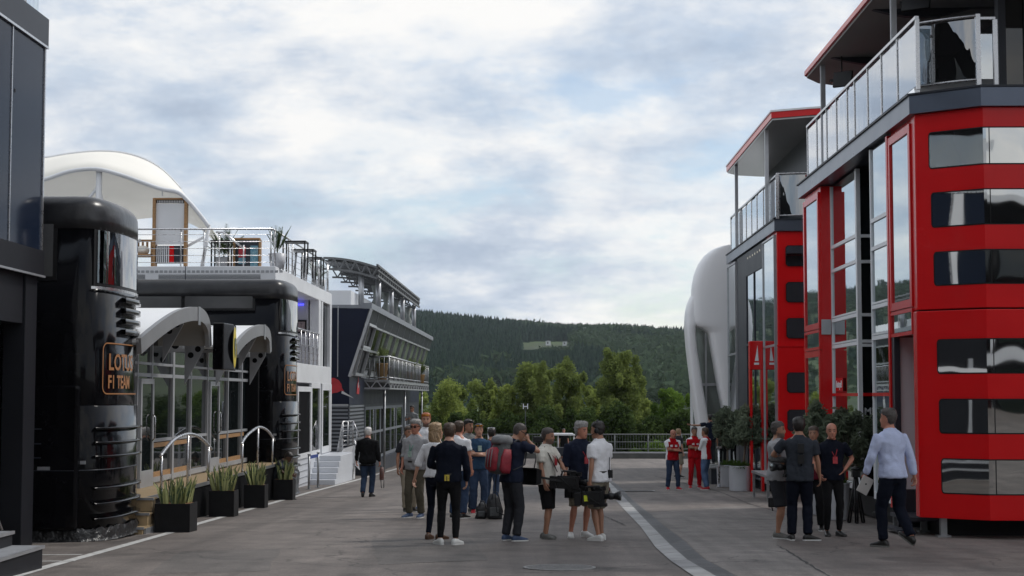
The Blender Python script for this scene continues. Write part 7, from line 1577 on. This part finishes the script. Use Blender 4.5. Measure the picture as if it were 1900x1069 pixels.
# bags on the ground
def groundbag(px, py, wpx, hpx, lab, seed, group='black bags on the ground'):
    p = G(px, py); s = p.y/3000; W_, H = wpx*s/2, hpx*s; p.y += .15; p.z = gz(p.y-.15); rr = random.Random(seed); t = thing('ground_bag', p, lab, 'bag', group); b = MB(); rg = []
    for f, k in ((0, .85), (.06, 1), (.3, 1.0), (.6, .9), (.85, .65), (1, .3)):
        o = rr.uniform(-.03, .03); rg.append([Vector((p.x+o+W_*k*math.copysign(abs(math.cos(a))**.7, math.cos(a)), p.y+.14*k*math.sin(a), p.z+H*f+rr.uniform(-.008, .008))) for a in [2*PI*j/22 for j in range(22)]])
    b.loft(rg); b.build('bag_body', mat('black_nylon_bag', (.016, .016, .018), .6, 0, .3, 8, bump=1.0, bscale=10, bdist=.03), t)
    b = MB(); b.tube([(p.x-W_*.3, p.y-.1, p.z+H*.8), (p.x-W_*.1, p.y-.12, p.z+H*1.12), (p.x+W_*.4, p.y-.12, p.z+H*1.08), (p.x+W_*.8, p.y-.12, p.z+H*.6)], .011, 5); b.build('strap', M_charcoal, t)
    b = MB(); b.obox((p.x, p.y-.15, p.z+H*.3), (W_*1.1, .05, H*.35)); b.build('pocket', M_pg, t, bevel=.015)
groundbag(893, 963, 24, 30, 'low black camera bag on the ground between the two men in jeans', 1); groundbag(917, 964, 30, 46, 'taller black backpack standing on the ground beside the backpack wearer', 2)
# folded tripod leaning behind the bald man
def tripod_folded(px, py, ytop, lab):
    p = G(px, py); s = p.y/3000; H = (py-ytop)*s; t = thing('folded_tripod', p, lab, 'tripod'); top = p+Vector((0, 0, H*.86))
    for k in range(3): a = 2*PI*k/3+.4; b = MB(); f = p+Vector((math.cos(a)*.15, math.sin(a)*.13, 0)); f.z = gz(f.y)+.01; n = (f-top).cross(Vector((0, 1, 0))).normalized()*.02; b.tube([top+n, f+n], .018, 6); b.tube([top-n, f-n], .018, 6); b.ell(f, (.03, .03, .02), 6); b.build('leg', M_plast, t)
    b = MB(); b.obox(top+Vector((0, 0, .06)), (.14, .14, .14)); b.ell(top+Vector((0, 0, .14)), (.09, .09, .05), 8); b.tube([top+Vector((.05, 0, .08)), top+Vector((.18, -.05, -.35))], .013, 6); b.build('head', M_plast, t, bevel=.02)
tripod_folded(1589, 971, 872, 'folded black tripod standing between the bald man and the striding man')
t = thing('equipment_case', G(1640, 963), 'small open black equipment case on the ground behind the striding man', 'case'); p = G(1640, 963); b = MB(); b.obox(p+Vector((0, 0, .08)), (.38, .25, .12), Matrix.Rotation(.3, 3, 'Z')); b.build('box', M_plast, t, bevel=.02)
for k in range(3): b = MB(); R = Matrix.Rotation(.3, 3, 'Z')@Matrix.Rotation(-.4, 3, 'X'); b.obox(p+Vector((-.08+.09*k, -.16, .12)), (.06, .02, .16), R); b.build('battery', M_alu, t)
t = thing('radio_case', G(1433, 946), 'small black box hanging low beside the cameraman in shorts', 'case'); p = G(1436, 985); b = MB(); cc = P(1432, 932, p.y); b.obox(cc, (.12, .1, .17)); b.build('box', M_plast, t, bevel=.015); b = MB(); b.tube([cc+Vector((.02, 0, .08)), P(1440, 895, p.y), P(1444, 870, p.y)], .008, 5); b.tube([cc+Vector((0, 0, -.08)), P(1434, 948, p.y)], .01, 5); b.build('strap', M_black, t)
# far equipment: white frame, covered cart, tripod camera
Yf = 60; t = thing('display_board', P(911, 830, Yf), 'white rectangular display frame standing behind the people in the middle', 'frame'); b = MB()
x0, x1, z0, z1 = Xp(905, Yf), Xp(918.5, Yf), gz(Yf), Zp(910, 793, Yf); b.box(x0, x0+.05, Yf-.03, Yf+.03, z0, z1); b.box(x1-.06, x1, Yf-.03, Yf+.03, z0, z1); b.box(x0, x1, Yf-.035, Yf+.035, z1-.06, z1+.0); b.build('frame', M_white, t); b = MB(); b.box(x0+.05, x1-.06, Yf-.01, Yf+.01, z1-.7, z1-.06); b.build('panel', M_charcoal, t)
Yf = 86; g = gz(Yf); t = thing('equipment_cart', P(1045, 850, Yf), 'far white roofed equipment cart standing by the end fence', 'cart')
x0, x1 = Xp(1003, Yf), Xp(1068, Yf); zt_ = Zp(1040, 806, Yf); b = MB(); b.prism([(x0, Yf, zt_-.06), (x0+.15, Yf, zt_+.04), (x1-.15, Yf, zt_+.04), (x1, Yf, zt_-.06)], (0, 1.3, 0)); b.build('roof', M_white, t)
for x in (x0+.1, (x0+x1)/2, x1-.1): b = MB(); b.tube([(x, Yf+.1, g+.3), (x, Yf+.1, zt_)], .03, 6); b.build('post', M_white, t)
b = MB(); b.box(x0+.05, x1-.05, Yf, Yf+1.2, g+.3, g+.75); b.build('body', M_charcoal, t, bevel=.05)
for x in (x0+.3, x1-.3): b = MB(); b.tube([(x, Yf-.05, g+.22), (x, Yf+.1, g+.22)], .22, 16); b.build('wheel', M_black, t)
Yf = 70; p = Vector((Xp(1000, Yf), Yf, gz(Yf))); t = thing('camera_tripod', p, 'black camera on a tripod behind the man in the cream polo', 'tripod'); top = Vector((p.x, Yf, Zp(1000, 822, Yf)))
for k in range(3): a = 2*PI*k/3; b = MB(); b.tube([top, p+Vector((math.cos(a)*.45, math.sin(a)*.45, 0))], .025, 6); b.build('leg', M_plast, t)
b = MB(); b.obox(top+Vector((0, 0, .15)), (.5, .22, .25)); b.tube([top+Vector((.2, 0, .15)), top+Vector((.5, 0, .17))], [.07, .09], 10); b.build('camera', M_plast, t, bevel=.03)
for px, py in ((971, 754), (979, 754)):
    pass
t = thing('antenna', P(975, 753, 112), 'small white H shaped antenna in front of the pointed trees', 'antenna'); b = MB(); Ya = 105
for q in (971, 979): b.box(Xp(q-.8, Ya), Xp(q+.8, Ya), Ya, Ya+.05, Zp(975, 759, Ya), Zp(975, 749, Ya))
b.box(Xp(971, Ya), Xp(979, Ya), Ya+.01, Ya+.04, Zp(975, 755, Ya), Zp(975, 753.5, Ya)); b.build('elements', M_white, t); b = MB(); b.tube([(Xp(975, Ya), Ya+.1, gz(Ya)), (Xp(975, Ya), Ya+.1, Zp(975, 753, Ya))], .025, 5); b.build('pole', M_charcoal, t)
# unseen dark mass added behind left so the angled red-building panes mirror dark
t = thing('dark_building', (-12, -5, 0), 'unseen taller dark building behind the photographer on the left, added to darken the red building reflections', 'building'); b = MB(); b.box(-22, -7.6, -30, 17.5, 7.2, 11.5); b.build('wall', M_dark, t)
for k in range(6): b = MB(); b.box(-7.61, -7.57, -26+k*7, -21+k*7, 7.8, 10.6); b.build('window', M_dglass, t)

# ------------------------------------------------------------------ air
b = MB(); b.box(-2300, 1700, -90, 2250, -60, 330); o = b.build('haze', []); hm_ = bpy.data.materials.new('thin_air_haze'); hm_.use_nodes = True; nt_ = hm_.node_tree; nt_.nodes.clear(); oo = nn(nt_, 'ShaderNodeOutputMaterial'); pv = nn(nt_, 'ShaderNodeVolumePrincipled'); pv.inputs['Density'].default_value = .00006; pv.inputs['Color'].default_value = (.80, .88, 1, 1); pv.inputs['Anisotropy'].default_value = 0.2; nt_.links.new(pv.outputs[0], oo.inputs['Volume']); o.data.materials.append(hm_); tag(o, 'thin pale haze in the valley air', 'haze', kind='stuff')
